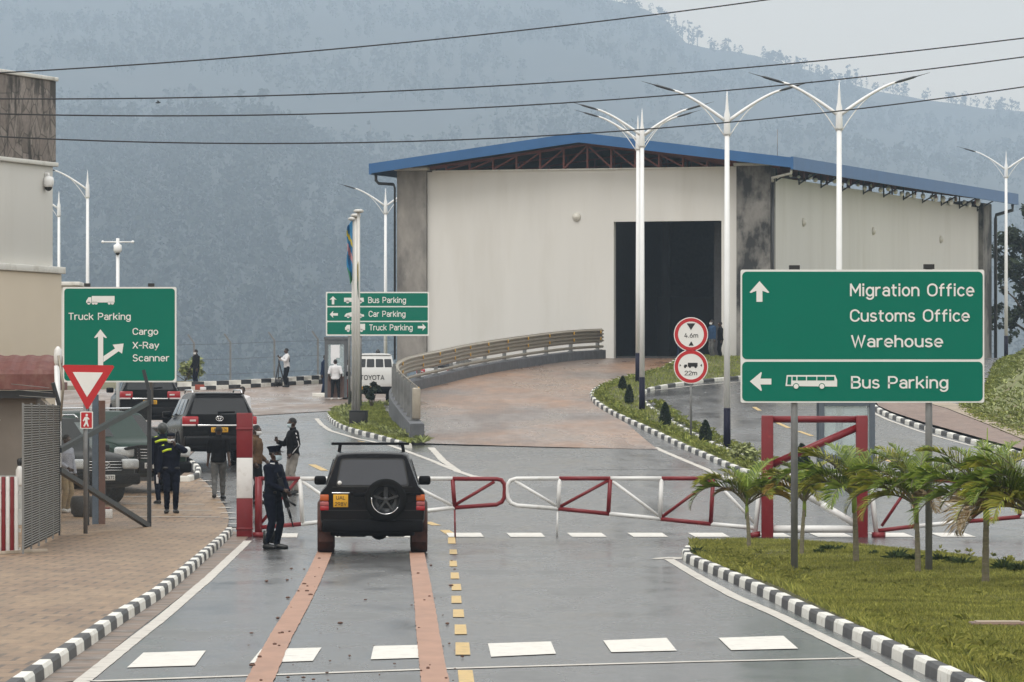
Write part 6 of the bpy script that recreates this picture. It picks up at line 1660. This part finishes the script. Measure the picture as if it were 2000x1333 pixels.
suv('dark grey off-road vehicle with pale windscreen parked behind the dark plant pot',(p.x-2.3*math.sin(a),p.y+2.3*math.cos(a),p.z),hd(math.sin(a),-math.cos(a)),P_grey,1.0,rear=False,front=True,wind=M_glassg,bull=False,rows='UP 4371',h=2.0,name='off_road_vehicle')
suv('white car glimpsed through the guard rail beyond the ramp wall',(-2.6,247,hL(246)),R(-18),P_white,.93,rows='UAZ 55',name='white_suv')
# white pickup with canopy, rear view
p=gp(726,789,'L'); ut=thing('white_pickup','white pickup with windowed canopy and roof beacon, rear towards the camera by the flagpoles','pickup',(p.x,p.y+1.2,p.z),R(4))
st_=[station(-2.45,.62,.70,.95,1.30,2.0,.82,.87,.85,.68,.10,.24,.02),station(-2.35,.55,.66,.95,1.30,2.06,.86,.89,.87,.70,.12,.12),station(-.5,.5,.62,.95,1.28,2.07,.86,.89,.87,.71,.12),station(-.4,.5,.62,.95,1.26,1.82,.86,.89,.86,.70,.10),station(.5,.5,.62,.95,1.24,1.80,.86,.89,.86,.68,.1),station(1.15,.5,.62,.95,1.18,1.2,.86,.88,.84,.76,.05),station(2.3,.55,.65,.88,1.02,1.05,.8,.84,.78,.7,.05)]
body_mesh('body',st_,P_white,ut)
for x0,x1 in ((-.70,-.40),(-.35,-.03),(.03,.35),(.40,.70)):
    f=lambda x,z:(x*(1-(z-1.5)*.16),-2.45+(z-1.30)*.24,z); panel(ut,'canopy_window',rquad([f(x0,1.50),f(x1,1.50),f(x1,1.84),f(x0,1.84)],.12),M_glassd,.008,.012)
q=MB(); text(q,'TOYOTA',-.62,.38,.98,.20,-2.462,0,.02); q.build('tailgate_lettering',M_black,ut,normals=False)
for sx in (-1,1):
    q=MB(); q.rbox((sx*.80,-2.42,1.02),(.14,.09,.40),.02); o=q.build('tail_light',M_tail,ut); q=MB(); q.rbox((sx*.80,-2.445,.98),(.12,.06,.1),.01); q.build('clear_section',M_tailc,o)
    wheel(ut,sx*.76,-1.45,.38,.24,M_rim); wheel(ut,sx*.76,1.5,.38,.24,M_rim); q=MB(); q.rbox((sx*.97,.8,1.25),(.2,.1,.2),.04); q.build('wing_mirror',M_trimd,ut)
q=MB(); q.rbox((0,-2.52,.60),(1.72,.22,.22),.04); q.rbox((0,-2.3,.48),(1.5,.3,.16),.04); q.build('rear_bumper',M_trimd,ut)
plate(ut,(-.36,-2.645,.64),.44,.125,[('UAX 913G',.86)],M_plate)
q=MB(); q.lathe([(.10,2.08),(.10,2.14),(.07,2.22),(.02,2.25)],12,0,(.15,-1.6,0)); q.build('beacon',M_blackp,ut)
q=MB(); q.box((0,-2.30,2.0),(1.3,.03,.015)); q.build('canopy_seam',M_seal,ut)
# ================================================================ people
M_skin=mat('dark_skin',(.060,.032,.022),.5,var=.15,scale=12)
M_hair=mat('black_hair',(.010,.009,.009),.8,var=.3,scale=40)
M_eye=mat('eye_white',(.6,.58,.55),.3)
M_mask=mat('pale_blue_mask',(.50,.62,.68),.8,var=.05)
M_maskw=mat('white_mask',(.72,.73,.74),.8,var=.05)
def cloth(n,c,var=.15): return mat('cloth_'+n,c,.85,var=var,scale=9,bump=.25,bscale=14,spec=.08)
C_navy=cloth('navy',(.006,.008,.017)); C_black=cloth('black',(.007,.007,.008)); C_grey=cloth('grey',(.115,.115,.112),.3); C_khaki=cloth('khaki',(.34,.27,.17)); C_stone=cloth('stone',(.27,.25,.225),.2)
C_tan=cloth('tan',(.115,.070,.040)); C_white=cloth('white',(.68,.68,.70),.06); C_blue=cloth('blue',(.030,.065,.13)); C_lilac=cloth('pale_grey',(.40,.42,.48)); C_hiv=mat('hi_vis_yellow',(.62,.80,.03),.6,var=.1); C_dkblue=cloth('dark_blue',(.012,.022,.055)); C_red=cloth('brick_red',(.30,.075,.05))
M_boot=mat('black_boot',(.010,.010,.010),.35,var=.2); M_sole=mat('white_sole',(.7,.7,.68),.6); M_gun=mat('gun_metal',(.016,.016,.018),.4)
def ik(S_,T_,l1,l2,pole):
    S_=Vector(S_);T_=Vector(T_);d=T_-S_;L_=min(d.length,(l1+l2)*.999);d.normalize()
    a=(l1*l1-l2*l2+L_*L_)/(2*L_);hh=math.sqrt(max(0,l1*l1-a*a)); p=Vector(pole); p=(p-d*p.dot(d)).normalized()
    return S_+d*a+p*hh, S_+d*L_
def person(label,loc,rz,height=1.75,hands=None,feet=None,lean=0,head=(0,0),top=C_navy,bottom=C_navy,shoe=M_boot,sleeve='long',hair=True,mask=M_mask,coat=1.0,build=1.0,vox=.0135,grp=None,long_coat=False):
    t=thing('person',label,'person',loc,R(rz),grp); t.scale=(height/1.75,)*3
    hands=hands or {}; feet=feet or {}
    B=build; ln=R(lean)
    def lv(p):   # lean the upper body forwards about the pelvis
        x,y,z=p; dz=z-.95; return Vector((x,y-math.sin(ln)*dz,.95+math.cos(ln)*dz)) if z>.95 else Vector(p)
    seg=[]   # (points, radii, region, flat)
    torso=[((0,.01,.84),.13,.105),((0,.01,.92),.165*B,.118*B),((0,.0,1.00),.155*B,.108*B),((0,-.005,1.10),.148*B,.105*B),((0,-.01,1.22),.165*B,.115*B),((0,-.005,1.33),.182*B,.115*B),((0,.005,1.41),.165*B,.095*B),((0,.012,1.46),.085,.07)]
    mb=MB(); rings=[]
    for c,rx,ry in torso:
        c=lv(c); rings.append([(c.x+rx*math.cos(2*math.pi*k/16),c.y+ry*math.sin(2*math.pi*k/16),c.z) for k in range(16)])
    mb.loft(rings)
    seg.append(([lv(c) for c,_,_ in torso[:3]],[.15,.16,.15],'hip')); seg.append(([lv(c) for c,_,_ in torso[2:7]],[.15,.15,.165,.18,.165],'chest'))
    neck=[lv((0,.012,1.43)),lv((0,.0,1.50)),lv((0,-.012,1.56))]; mb.tube(neck,[.062,.055,.055],12); seg.append((neck,[.06,.055,.055],'neck'))
    hc=lv((0,-.02,1.635)); HM=Euler((R(head[1]),0,R(head[0]))).to_matrix()
    def hp(x,y,z): return hc+HM@Vector((x,y,z))
    mb.sphere(hc,(.076,.094,.108),0,18,14,HM); mb.sphere(hp(0,.012,.03),(.079,.09,.088),0,16,12,HM); mb.sphere(hp(0,-.038,-.062),(.055,.058,.058),0,14,10,HM)
    mb.tube([hp(0,-.088,.02),hp(0,-.108,-.022),hp(0,-.098,-.032)],[.010,.017,.012],8); mb.sphere(hp(0,-.085,-.058),(.026,.016,.012),0,10,6,HM)
    for s_ in (-1,1):
        mb.sphere(hp(s_*.079,.012,-.005),(.014,.024,.033),0,8,8,HM); mb.sphere(hp(s_*.032,-.080,.028),(.022,.014,.009),0,8,6,HM)
    seg.append(([hp(0,0,-.10),hp(0,0,.10)],[.09,.09],'head'))
    ends={}
    for s_,nm in ((-1,'r'),(1,'l')):
        sh=lv((s_*.178*B,.005,1.395)); tgt=hands.get(nm,(s_*.255,-.03,.83)); pole=hands.get(nm+'p',(s_*.35,.9,-.15))
        el,wr=ik(sh,tgt,.285,.255,pole)
        mb.tube([lv((s_*.10,.008,1.405)),sh,sh.lerp(el,.35),el],[.06,.062*B,.052*B,.042],12); seg.append(([lv((s_*.13,.008,1.40)),sh,sh.lerp(el,.35),el],[.06,.062,.052,.042],'uarm'))
        mb.tube([el,el.lerp(wr,.3),wr],[.042,.041,.028],10); seg.append(([el,wr],[.042,.028],'farm'))
        d=(wr-el).normalized(); pd=Vector(hands.get(nm+'d',tuple(d))).normalized(); palm_n=Vector(hands.get(nm+'n',(s_*-1.0,0,0)))
        palm_n=(palm_n-pd*palm_n.dot(pd)); palm_n=palm_n.normalized() if palm_n.length>.05 else pd.orthogonal().normalized(); side=pd.cross(palm_n).normalized()
        pe=wr+pd*.085
        mb.tube([wr-pd*.01,wr+pd*.045,pe],[.026,.036,.034],10); seg.append(([wr,pe],[.03,.034],'hand'))
        ends[nm]=(wr,pd,palm_n,side,pe,s_)
        hip=Vector((s_*.088*B,.01,.88)); fx,fy=feet.get(nm,(s_*.105,.0))[:2]; fz=(feet.get(nm,(0,0,0))+(0,))[2] if len(feet.get(nm,(0,0,0)))>2 else 0
        an=Vector((fx,fy+.03,.085+fz)); kn,an2=ik(hip,an,.415,.40,(s_*.08,-1,0))
        mb.tube([hip+Vector((0,0,.03)),hip.lerp(kn,.3),kn],[.088*B,.080*B,.056],12); seg.append(([hip,kn],[.085,.056],'thigh'))
        mb.tube([kn,kn.lerp(an2,.3),an2],[.056,.055,.037],12); seg.append(([kn,an2],[.055,.037],'calf'))
        ta=R(feet.get(nm+'t',s_*12)); fd=Vector((math.sin(ta),-math.cos(ta),0))
        heel=an2+Vector((0,0,-.045))-fd*.05; ball=an2+fd*.115+Vector((0,0,-.05)); toe=an2+fd*.19+Vector((0,0,-.055))
        mb.tube([heel,an2+Vector((0,0,-.035)),ball,toe],[.036,.047,.042,.026],10); seg.append(([an2+Vector((0,0,-.02)),an2+Vector((0,0,-.05)),ball,toe],[.04,.05,.042,.03],'foot'))
    o=mb.build('body',M_skin,t)
    md=o.modifiers.new('r','REMESH'); md.mode='VOXEL'; md.voxel_size=vox; md.use_smooth_shade=True
    m2=o.modifiers.new('s','SMOOTH'); m2.iterations=3; m2.factor=.5
    dg=bpy.context.evaluated_depsgraph_get(); me=bpy.data.meshes.new_from_object(o.evaluated_get(dg)); o.modifiers.clear(); old=o.data; o.data=me; bpy.data.meshes.remove(old)
    n=len(me.vertices); V=np.empty(n*3,np.float32); me.vertices.foreach_get('co',V); V=V.reshape(-1,3); N=np.empty(n*3,np.float32); me.vertex_normals.foreach_get('vector',N); N=N.reshape(-1,3)
    best=np.full(n,1e9); reg=np.zeros(n,int); names=[]
    for pts,rs,nm in seg:
        if nm not in names: names.append(nm)
        k=names.index(nm)
        for (a,b,ra,rb_) in zip(pts,pts[1:],rs,rs[1:]):
            a=np.array(a);b=np.array(b); ab=b-a; u=np.clip(((V-a)@ab)/(ab@ab+1e-9),0,1); dd=np.linalg.norm(V-(a+u[:,None]*ab),axis=1)-(ra+(rb_-ra)*u)
            m_=dd<best; best[m_]=dd[m_]; reg[m_]=k
    fv=np.empty(len(me.polygons)*4,np.int32)
    ls=np.empty(len(me.polygons),np.int32); me.polygons.foreach_get('loop_start',ls); lt=np.empty(len(me.polygons),np.int32); me.polygons.foreach_get('loop_total',lt)
    li=np.empty(len(me.loops),np.int32); me.loops.foreach_get('vertex_index',li)
    q4=lt==4; F4=np.stack([li[ls[q4]+k] for k in range(4)],1)
    names_i={a:i for i,a in enumerate(names)}
    from mathutils import noise as mn
    fold=np.array([mn.noise((v[0]*11,v[1]*11,v[2]*16)) for v in V])
    def garment(name,regs,off,m,cond=None,fo=.006):
        ids=[names_i[a] for a in regs if a in names_i]; inn=np.isin(reg,ids)
        if cond is not None: inn=inn|cond if False else (inn&cond)
        f=F4[inn[F4].sum(1)>=3]
        if not len(f): return None
        u,inv=np.unique(f,return_inverse=True); P=V[u]+N[u]*(off+fo*fold[u])[:,None]
        return np_mesh(name,P,inv.reshape(-1,4),m,t,smooth=True)
    z=V[:,2]
    tops=['chest','uarm']+(['farm'] if sleeve=='long' else [])
    if long_coat: garment('jacket',tops+['hip'],.026*coat,top); garment('trousers',['thigh','calf','hip'],.015,bottom)
    else:
        garment('trousers',['hip','thigh','calf'],.014,bottom,fo=.010)
        garment('jacket' if sleeve=='long' else 'shirt',tops+['hip'],.022*coat,top,cond=(z>.88)|np.isin(reg,[names_i['farm'],names_i['uarm']]),fo=.009)
    garment('shoe',['foot'],.010,shoe,fo=.0)
    # fingers and thumb on each palm
    fb=MB()
    for nm,(wr,pd,pn,side,pe,s_) in ends.items():
        cl=hands.get(nm+'c',.45)
        for k,(off,l) in enumerate(((-.026,.068),(-.009,.078),(.009,.074),(.025,.058))):
            b=pe-pd*.012+side*off; d1=(pd*math.cos(cl)+pn*math.sin(cl)).normalized(); d2=(pd*math.cos(cl*2.1)+pn*math.sin(cl*2.1)).normalized(); d3=(pd*math.cos(cl*3)+pn*math.sin(cl*3)).normalized()
            p1=b+d1*l*.45; p2=p1+d2*l*.33; p3=p2+d3*l*.25; fb.tube([b-pd*.02,b,p1,p2,p3],[.0095,.010,.0092,.0085,.006],6)
        th=wr+pd*.03-side*.03*1.0; d1=(pd*.75-side*.6+pn*.35).normalized(); d2=(pd*.9-side*.2+pn*.45).normalized(); fb.tube([wr+pd*.015-side*.012,th,th+d1*.035,th+d1*.035+d2*.03],[.012,.0125,.011,.007],6)
    # join fingers into the body mesh
    b_=bmesh.new(); b_.from_mesh(o.data); off=len(b_.verts)
    vs=[b_.verts.new(v) for v in fb.v]
    for f in fb.f:
        try: b_.faces.new([vs[i] for i in f]).smooth=True
        except ValueError: pass
    b_.to_mesh(o.data); b_.free()
    if hair:
        q=MB(); vs=[];fs=[]; nu,nv=20,9
        for i in range(nv+1):
            th=R(104)*i/nv
            for j in range(nu):
                a=2*math.pi*j/nu; fr=max(0,-math.sin(a)); lim=1-.52*fr**1.5
                tt=th*lim; vs.append(hp(.0855*math.sin(tt)*math.cos(a),.010+.100*math.sin(tt)*math.sin(a),.018+.104*math.cos(tt)))
        for i in range(nv):
            for j in range(nu): fs.append((i*nu+j,(i+1)*nu+j,(i+1)*nu+(j+1)%nu,i*nu+(j+1)%nu))
        q.add(vs,fs,0,True); q.build('hair',M_hair,t)
    q=MB()
    for s_ in (-1,1): q.sphere(hp(s_*.032,-.0845,.018),(.013,.009,.008),0,8,6,HM); q.sphere(hp(s_*.032,-.0925,.018),(.0055,.004,.0055),1,6,5,HM)
    q.build('eyes',[M_eye,M_hair],t)
    if mask is not None:
        q=MB(); vs=[];fs=[]; nu,nv=12,6
        for i in range(nv+1):
            zz=-.020-.085*i/nv
            for j in range(nu+1):
                a=R(-165+150*j/nu); w_=.083-.018*(i/nv)**2; dpt=.102+.020*math.sin(math.pi*min(1,(i+.6)/nv*.8))-.015*(i/nv)**2
                vs.append(hp(w_*math.cos(a),dpt*math.sin(a),zz))
        for i in range(nv):
            for j in range(nu): a=i*(nu+1)+j; fs.append((a,a+1,a+nu+2,a+nu+1))
        q.add(vs,fs,0,True); q.tube([hp(-.075,-.04,-.03),hp(-.083,.0,-.01)],.003,4); q.tube([hp(.075,-.04,-.03),hp(.083,.0,-.01)],.003,4); q.build('face_mask',mask,t)
    t['_']=0; del t['_']
    return t,hp,lv,ends
def peaked_cap(t,hp,m=C_navy):
    q=MB(); vs=[]; n=24
    rings=[]
    for (r,z,dy) in ((.088,.045,0),(.094,.060,0),(.096,.085,0),(.125,.125,-.006),(.128,.135,-.006),(.10,.146,.0),(.02,.150,.0)):
        rings.append([hp(r*.95*math.cos(2*math.pi*k/n),.006+dy+r*1.12*math.sin(2*math.pi*k/n),z+ (.018 if r>.11 and math.sin(2*math.pi*k/n)<-.3 else 0)) for k in range(n)])
    q.loft(rings,0); q.build('cap',m,t)
    q=MB(); vs=[];fs=[]
    for i in range(3):
        for j in range(11):
            a=R(-150+120*j/10); r=.098+.032*i; vs.append(hp(r*.9*math.cos(a),.0+r*1.08*math.sin(a),.062-.014*i-.004*abs(j-5)*.5))
    for i in range(2):
        for j in range(10): a=i*11+j; fs.append((a,a+1,a+12,a+11))
    q.add(vs,fs,0,True); q.build('cap_peak',M_boot,t)
def flat_cap(t,hp,m,h=.06):
    q=MB(); n=20; rings=[]
    for (r,z) in ((.088,.035),(.095,.055),(.094,.055+h*.6),(.075,.055+h),(.02,.06+h*1.08)): rings.append([hp(r*.97*math.cos(2*math.pi*k/n),.008+r*1.1*math.sin(2*math.pi*k/n),z) for k in range(n)])
    q.loft(rings,0); q.build('cap',m,t)
def strip_on(t,name,pts,w,m,thick=.006):
    q=MB(); q.tube([Vector(p) for p in pts],w,6); q.build(name,m,t)
def feetloc(px,py,side='L',off=.0): return gp(px,py,side,off)
POL='police officers at the checkpoint'; CIV='people walking and talking on the road'
# 1 guard in front of the barrier
t,hp,lv,en=person('armed guard in navy uniform, peaked cap and boots beside the striped pillar',feetloc(533,1073),68,1.87,
  hands={'r':(-.13,-.26,1.02),'rp':(-.6,.8,-.3),'rn':(.3,0,-1),'l':(.02,-.30,.92),'lp':(.6,.5,-.3),'rc':.7,'lc':.7,'rd':(.4,-.9,-.2),'ld':(-.6,-.7,-.3)},feet={'r':(-.10,.05),'l':(.10,-.06)},lean=2,top=C_navy,bottom=C_navy,mask=M_mask,build=1.16,vox=.011,head=(6,-4),grp=POL)
peaked_cap(t,hp)
q=MB(); q.tube([lv((-.10,-.06,1.475)),lv((-.15,.0,1.475))],.016,6); q.tube([lv((.10,-.06,1.475)),lv((.15,.0,1.475))],.016,6); q.build('epaulette',C_white,t)
q=MB(); 
for s_ in (-1,1): q.tube([(s_*.1,.06-.02*s_,.10),(s_*.1,.06-.02*s_,.20),(s_*.1,.05-.02*s_,.32)],[.058,.058,.064],12)
q.build('boot_shaft',M_boot,t)
q=MB(); q.rbox(lv((0,0,.98)),(.34,.25,.05),.02); q.build('belt',M_boot,t)
gunp=feetloc(533,1073); ry=R(68)
gn=thing('rifle','black rifle held muzzle down by the guard beside the pillar','rifle',gunp,ry); gn.scale=(1.87/1.75,)*3
q=MB(); a=Vector((-.16,-.20,1.22)); b=Vector((.06,-.36,.38)); d=(b-a).normalized(); 
q.bar(a,a+d*.24,.035,.085); q.bar(a+d*.24,a+d*.52,.045,.075); q.build('receiver',M_gun,gn)
q=MB(); q.tube([a+d*.5,b],.012,8); q.tube([a+d*.52,a+d*.72],.024,8); q.build('barrel',M_gun,gn)
q=MB(); q.tube([a+d*.36,a+d*.40+Vector((0,-.10,-.03)),a+d*.46+Vector((0,-.17,-.03))],.022,6); q.build('magazine',M_gun,gn)
q=MB(); q.tube([a+d*.05,Vector((-.12,-.1,1.38)),Vector((-.06,.12,1.42)),Vector((.12,.05,1.30)),Vector((.16,-.16,1.1)),a+d*.6],.011,5); q.build('sling',M_boot,gn)
# 2 officer on the phone
t,hp,lv,en=person('officer in dark beret raising a hand to the white mask on the brick pavement',feetloc(334,1003,'P',.012),8,1.82,
  hands={'l':(.07,-.21,1.47),'lp':(.9,-.1,-.5),'ln':(-1,.3,0),'ld':(-.3,-.2,.9),'lc':.6,'r':(-.27,-.06,.84)},feet={'r':(-.09,-.02),'l':(.10,.05)},top=C_navy,bottom=C_navy,mask=M_maskw,build=1.1,vox=.012,head=(-14,6),grp=POL)
flat_cap(t,hp,C_navy,.04)
strip_on(t,'hi_vis_stripe',[lv((-.19,-.09,1.33)),lv((-.10,-.135,1.37)),lv((.0,-.14,1.385))],.026,C_hiv)
strip_on(t,'shoulder_patch',[lv((-.15,-.02,1.475)),lv((-.22,-.02,1.44))],.022,C_hiv)
q=MB(); q.rbox((-.30,-.06,.74),(.05,.04,.19),.012); q.build('paper_roll',C_white,t)
q=MB(); q.rbox(lv((0,0,.98)),(.36,.26,.05),.02); q.build('belt',M_boot,t)
# 3 officer behind
t,hp,lv,en=person('officer in dark helmet and hi-vis vest standing just behind the masked officer',feetloc(318,985,'P',.012),200,1.86,top=C_navy,bottom=C_navy,mask=None,hair=False,build=1.08,vox=.013,grp=POL)
q=MB(); q.sphere(hp(0,.01,.035),(.115,.135,.125),0,16,10); q.build('helmet',mat('helmet_grey',(.05,.055,.055),.35,var=.5,scale=14),t)
strip_on(t,'hi_vis_band',[lv((.20,.09,1.36)),lv((.10,.15,1.40)),lv((0,.155,1.41)),lv((-.10,.15,1.40)),lv((-.20,.09,1.36))],.028,C_hiv); strip_on(t,'shoulder_patch',[lv((.12,-.02,1.475)),lv((.22,-.02,1.44))],.026,C_hiv)
# 4 man walking away
t,hp,lv,en=person('man in black t-shirt and grey jeans walking away along the kerb behind the large suv',feetloc(427,975,'L'),178,1.74,
  hands={'r':(-.27,.10,.86),'l':(.27,-.10,.86)},feet={'r':(-.08,-.20),'l':(.08,.22,.03)},lean=3,top=C_black,bottom=C_grey,sleeve='short',mask=None,build=1.08,vox=.012,grp=CIV)
# 5 man in track jacket
t,hp,lv,en=person('man in black track jacket with white sleeve stripe, gesturing and facing left',feetloc(572,966),-72,1.86,
  hands={'r':(-.10,-.34,1.20),'rp':(-.5,.4,-.8),'rd':(0,-.3,.9),'rn':(1,0,0),'rc':.4,'l':(.22,-.10,.92),'lp':(.6,.8,-.2)},feet={'r':(-.10,-.03),'l':(.10,.03)},top=C_black,bottom=C_stone,mask=M_mask,build=1.06,vox=.012,head=(-8,0),grp=CIV)
sl=lv((.19,.0,1.40)); wr=en['l'][0]; el,_=ik(lv((.178*1.06,.005,1.395)),wr,.285,.255,(.6,.8,-.2))
strip_on(t,'sleeve_stripe',[lv((.13,.02,1.46)),sl+Vector((.065,.0,0)),sl.lerp(el,.5)+Vector((.062,.0,0)),el+Vector((.055,.01,0)),el.lerp(wr,.6)+Vector((.05,0,.0)),wr+Vector((.035,0,0))],.014,C_white)
q=MB(); q.rbox((-.10,-.09,.018),(.10,.28,.03),.012); q.rbox((.10,-.03,.018),(.10,.28,.03),.012); q.build('shoe_sole',M_sole,t)
# 6 man in tan jacket
person('man in brown jacket and mask half hidden by the striped pillar',feetloc(500,984),75,1.84,hands={'r':(-.24,-.06,.9),'l':(.2,-.16,.95)},top=C_tan,bottom=C_black,mask=M_maskw,build=1.08,vox=.013,head=(-10,0),grp=CIV)
# 7 person beyond the suv
person('person in a white top whose head shows just right of the large suv',feetloc(474,866),-20,1.72,top=C_white,bottom=C_black,mask=None,vox=.016,grp=CIV)
# 8 dark suited man at the back
t,hp,lv,en=person('man in dark suit and white mask by the boundary fence behind the suvs',feetloc(383,757.5,'L',.05),-58,1.72,hands={'r':(-.22,-.16,.92),'l':(.24,-.08,.86)},top=C_black,bottom=C_navy,mask=M_maskw,long_coat=True,coat=1.3,vox=.016,grp='people at the back of the yard')
bx=thing('carton','small brown and white carton held in front of the dark suited man','box',gp(391,757,'L',.72)); q=MB(); q.rbox((.0,-.3,.0),(.38,.3,.22),.02); q.build('carton_body',C_red,bx); q=MB(); q.rbox((.14,-.36,-.06),(.24,.3,.14),.02); q.build('carton_flap',C_white,bx)
# 9 cameraman and tripod
t,hp,lv,en=person('cameraman in white shirt and dark vest behind a tripod at the yard\'s back kerb',feetloc(560,756.5,'L',.02),-70,1.76,hands={'r':(-.08,-.36,1.38),'l':(.08,-.30,1.30),'rp':(-.6,.2,-1),'lp':(.6,.2,-1)},top=C_white,bottom=C_black,mask=None,vox=.016,grp='people at the back of the yard')
q=MB(); q.rbox(lv((0,.0,1.24)),(.30,.25,.24),.05); q.build('vest',C_navy,t)
tp=thing('tripod','black camera tripod in front of the cameraman','tripod',gp(545,756,'L',.02))
for a in (20,140,260): q=MB(); q.tube([(0,0,1.12),(.30*math.cos(R(a)),.30*math.sin(R(a)),0)],.028,6); q.build('leg',M_gun,tp)
q=MB(); q.tube([(0,0,1.05),(0,0,1.34)],.035,8); q.build('column',M_gun,tp)
vc=thing('video_camera','black video camera mounted on the tripod','camera',gp(545,756,'L',1.36)); q=MB(); q.rbox((0,0,.14),(.24,.36,.24),.03); q.rbox((.02,.05,.31),(.10,.26,.06),.02); q.build('camera_body',M_gun,vc); q=MB(); q.lathe([(.06,-.36),(.07,-.2),(.06,-.16)],12,0,(0,0,.15),axis='y'); q.build('camera_lens',M_gun,vc)
# 10-12 people round the kiosk
person('man in white t-shirt and black trousers with his back to the camera before the kiosk',feetloc(655,781,'L',.02),178,1.72,hands={'r':(-.27,-.02,.9),'l':(.27,-.02,.9)},feet={'r':(-.15,.0),'l':(.15,.0)},top=C_white,bottom=C_black,shoe=M_sole,sleeve='short',mask=None,build=1.1,vox=.015,grp='people by the notice kiosk')
t,hp,lv,en=person('person in white shirt with dark shoulder strap partly hidden by the flagpoles',feetloc(678,780,'L',.02),-60,1.68,top=C_white,bottom=C_red,sleeve='short',vox=.016,grp='people by the notice kiosk'); strip_on(t,'shoulder_strap',[lv((-.12,-.10,1.42)),lv((0,-.15,1.2)),lv((.14,-.10,1.0))],.016,C_black)
person('person in dark blue leaning on the notice kiosk\'s left side',feetloc(632,771,'L',.02),70,1.74,lean=6,top=C_dkblue,bottom=C_dkblue,mask=None,vox=.016,grp='people by the notice kiosk')
# 13 man behind the gate at left
person('man in pale grey shirt and khaki trousers behind the chain link gate at far left',feetloc(129,1002,'P',.012),60,1.76,hands={'r':(-.2,-.2,1.0),'l':(.24,-.08,.86)},top=C_lilac,bottom=C_khaki,shoe=M_sole,mask=None,vox=.013,grp=CIV)
# 14-16 in the doorway
t,hp,lv,en=person('man in blue jacket and white mask in the warehouse doorway, right of the round signs',Vector((391*250.4/F,250.4,hR(250.4)+.02)),-60,1.76,top=C_blue,bottom=C_grey,mask=M_maskw,vox=.016,grp='people in the warehouse doorway')
person('person in dark clothes at the doorway\'s right edge behind the man in blue',Vector((407*250.8/F,250.8,hR(250.8)+.02)),-75,1.66,top=C_black,bottom=C_black,mask=None,vox=.017,grp='people in the warehouse doorway')
person('person in blue standing in the doorway mostly behind the round signs',Vector((328*251.0/F,251.0,hR(251)+.02)),30,1.70,top=C_blue,bottom=C_dkblue,mask=None,vox=.017,grp='people in the warehouse doorway')
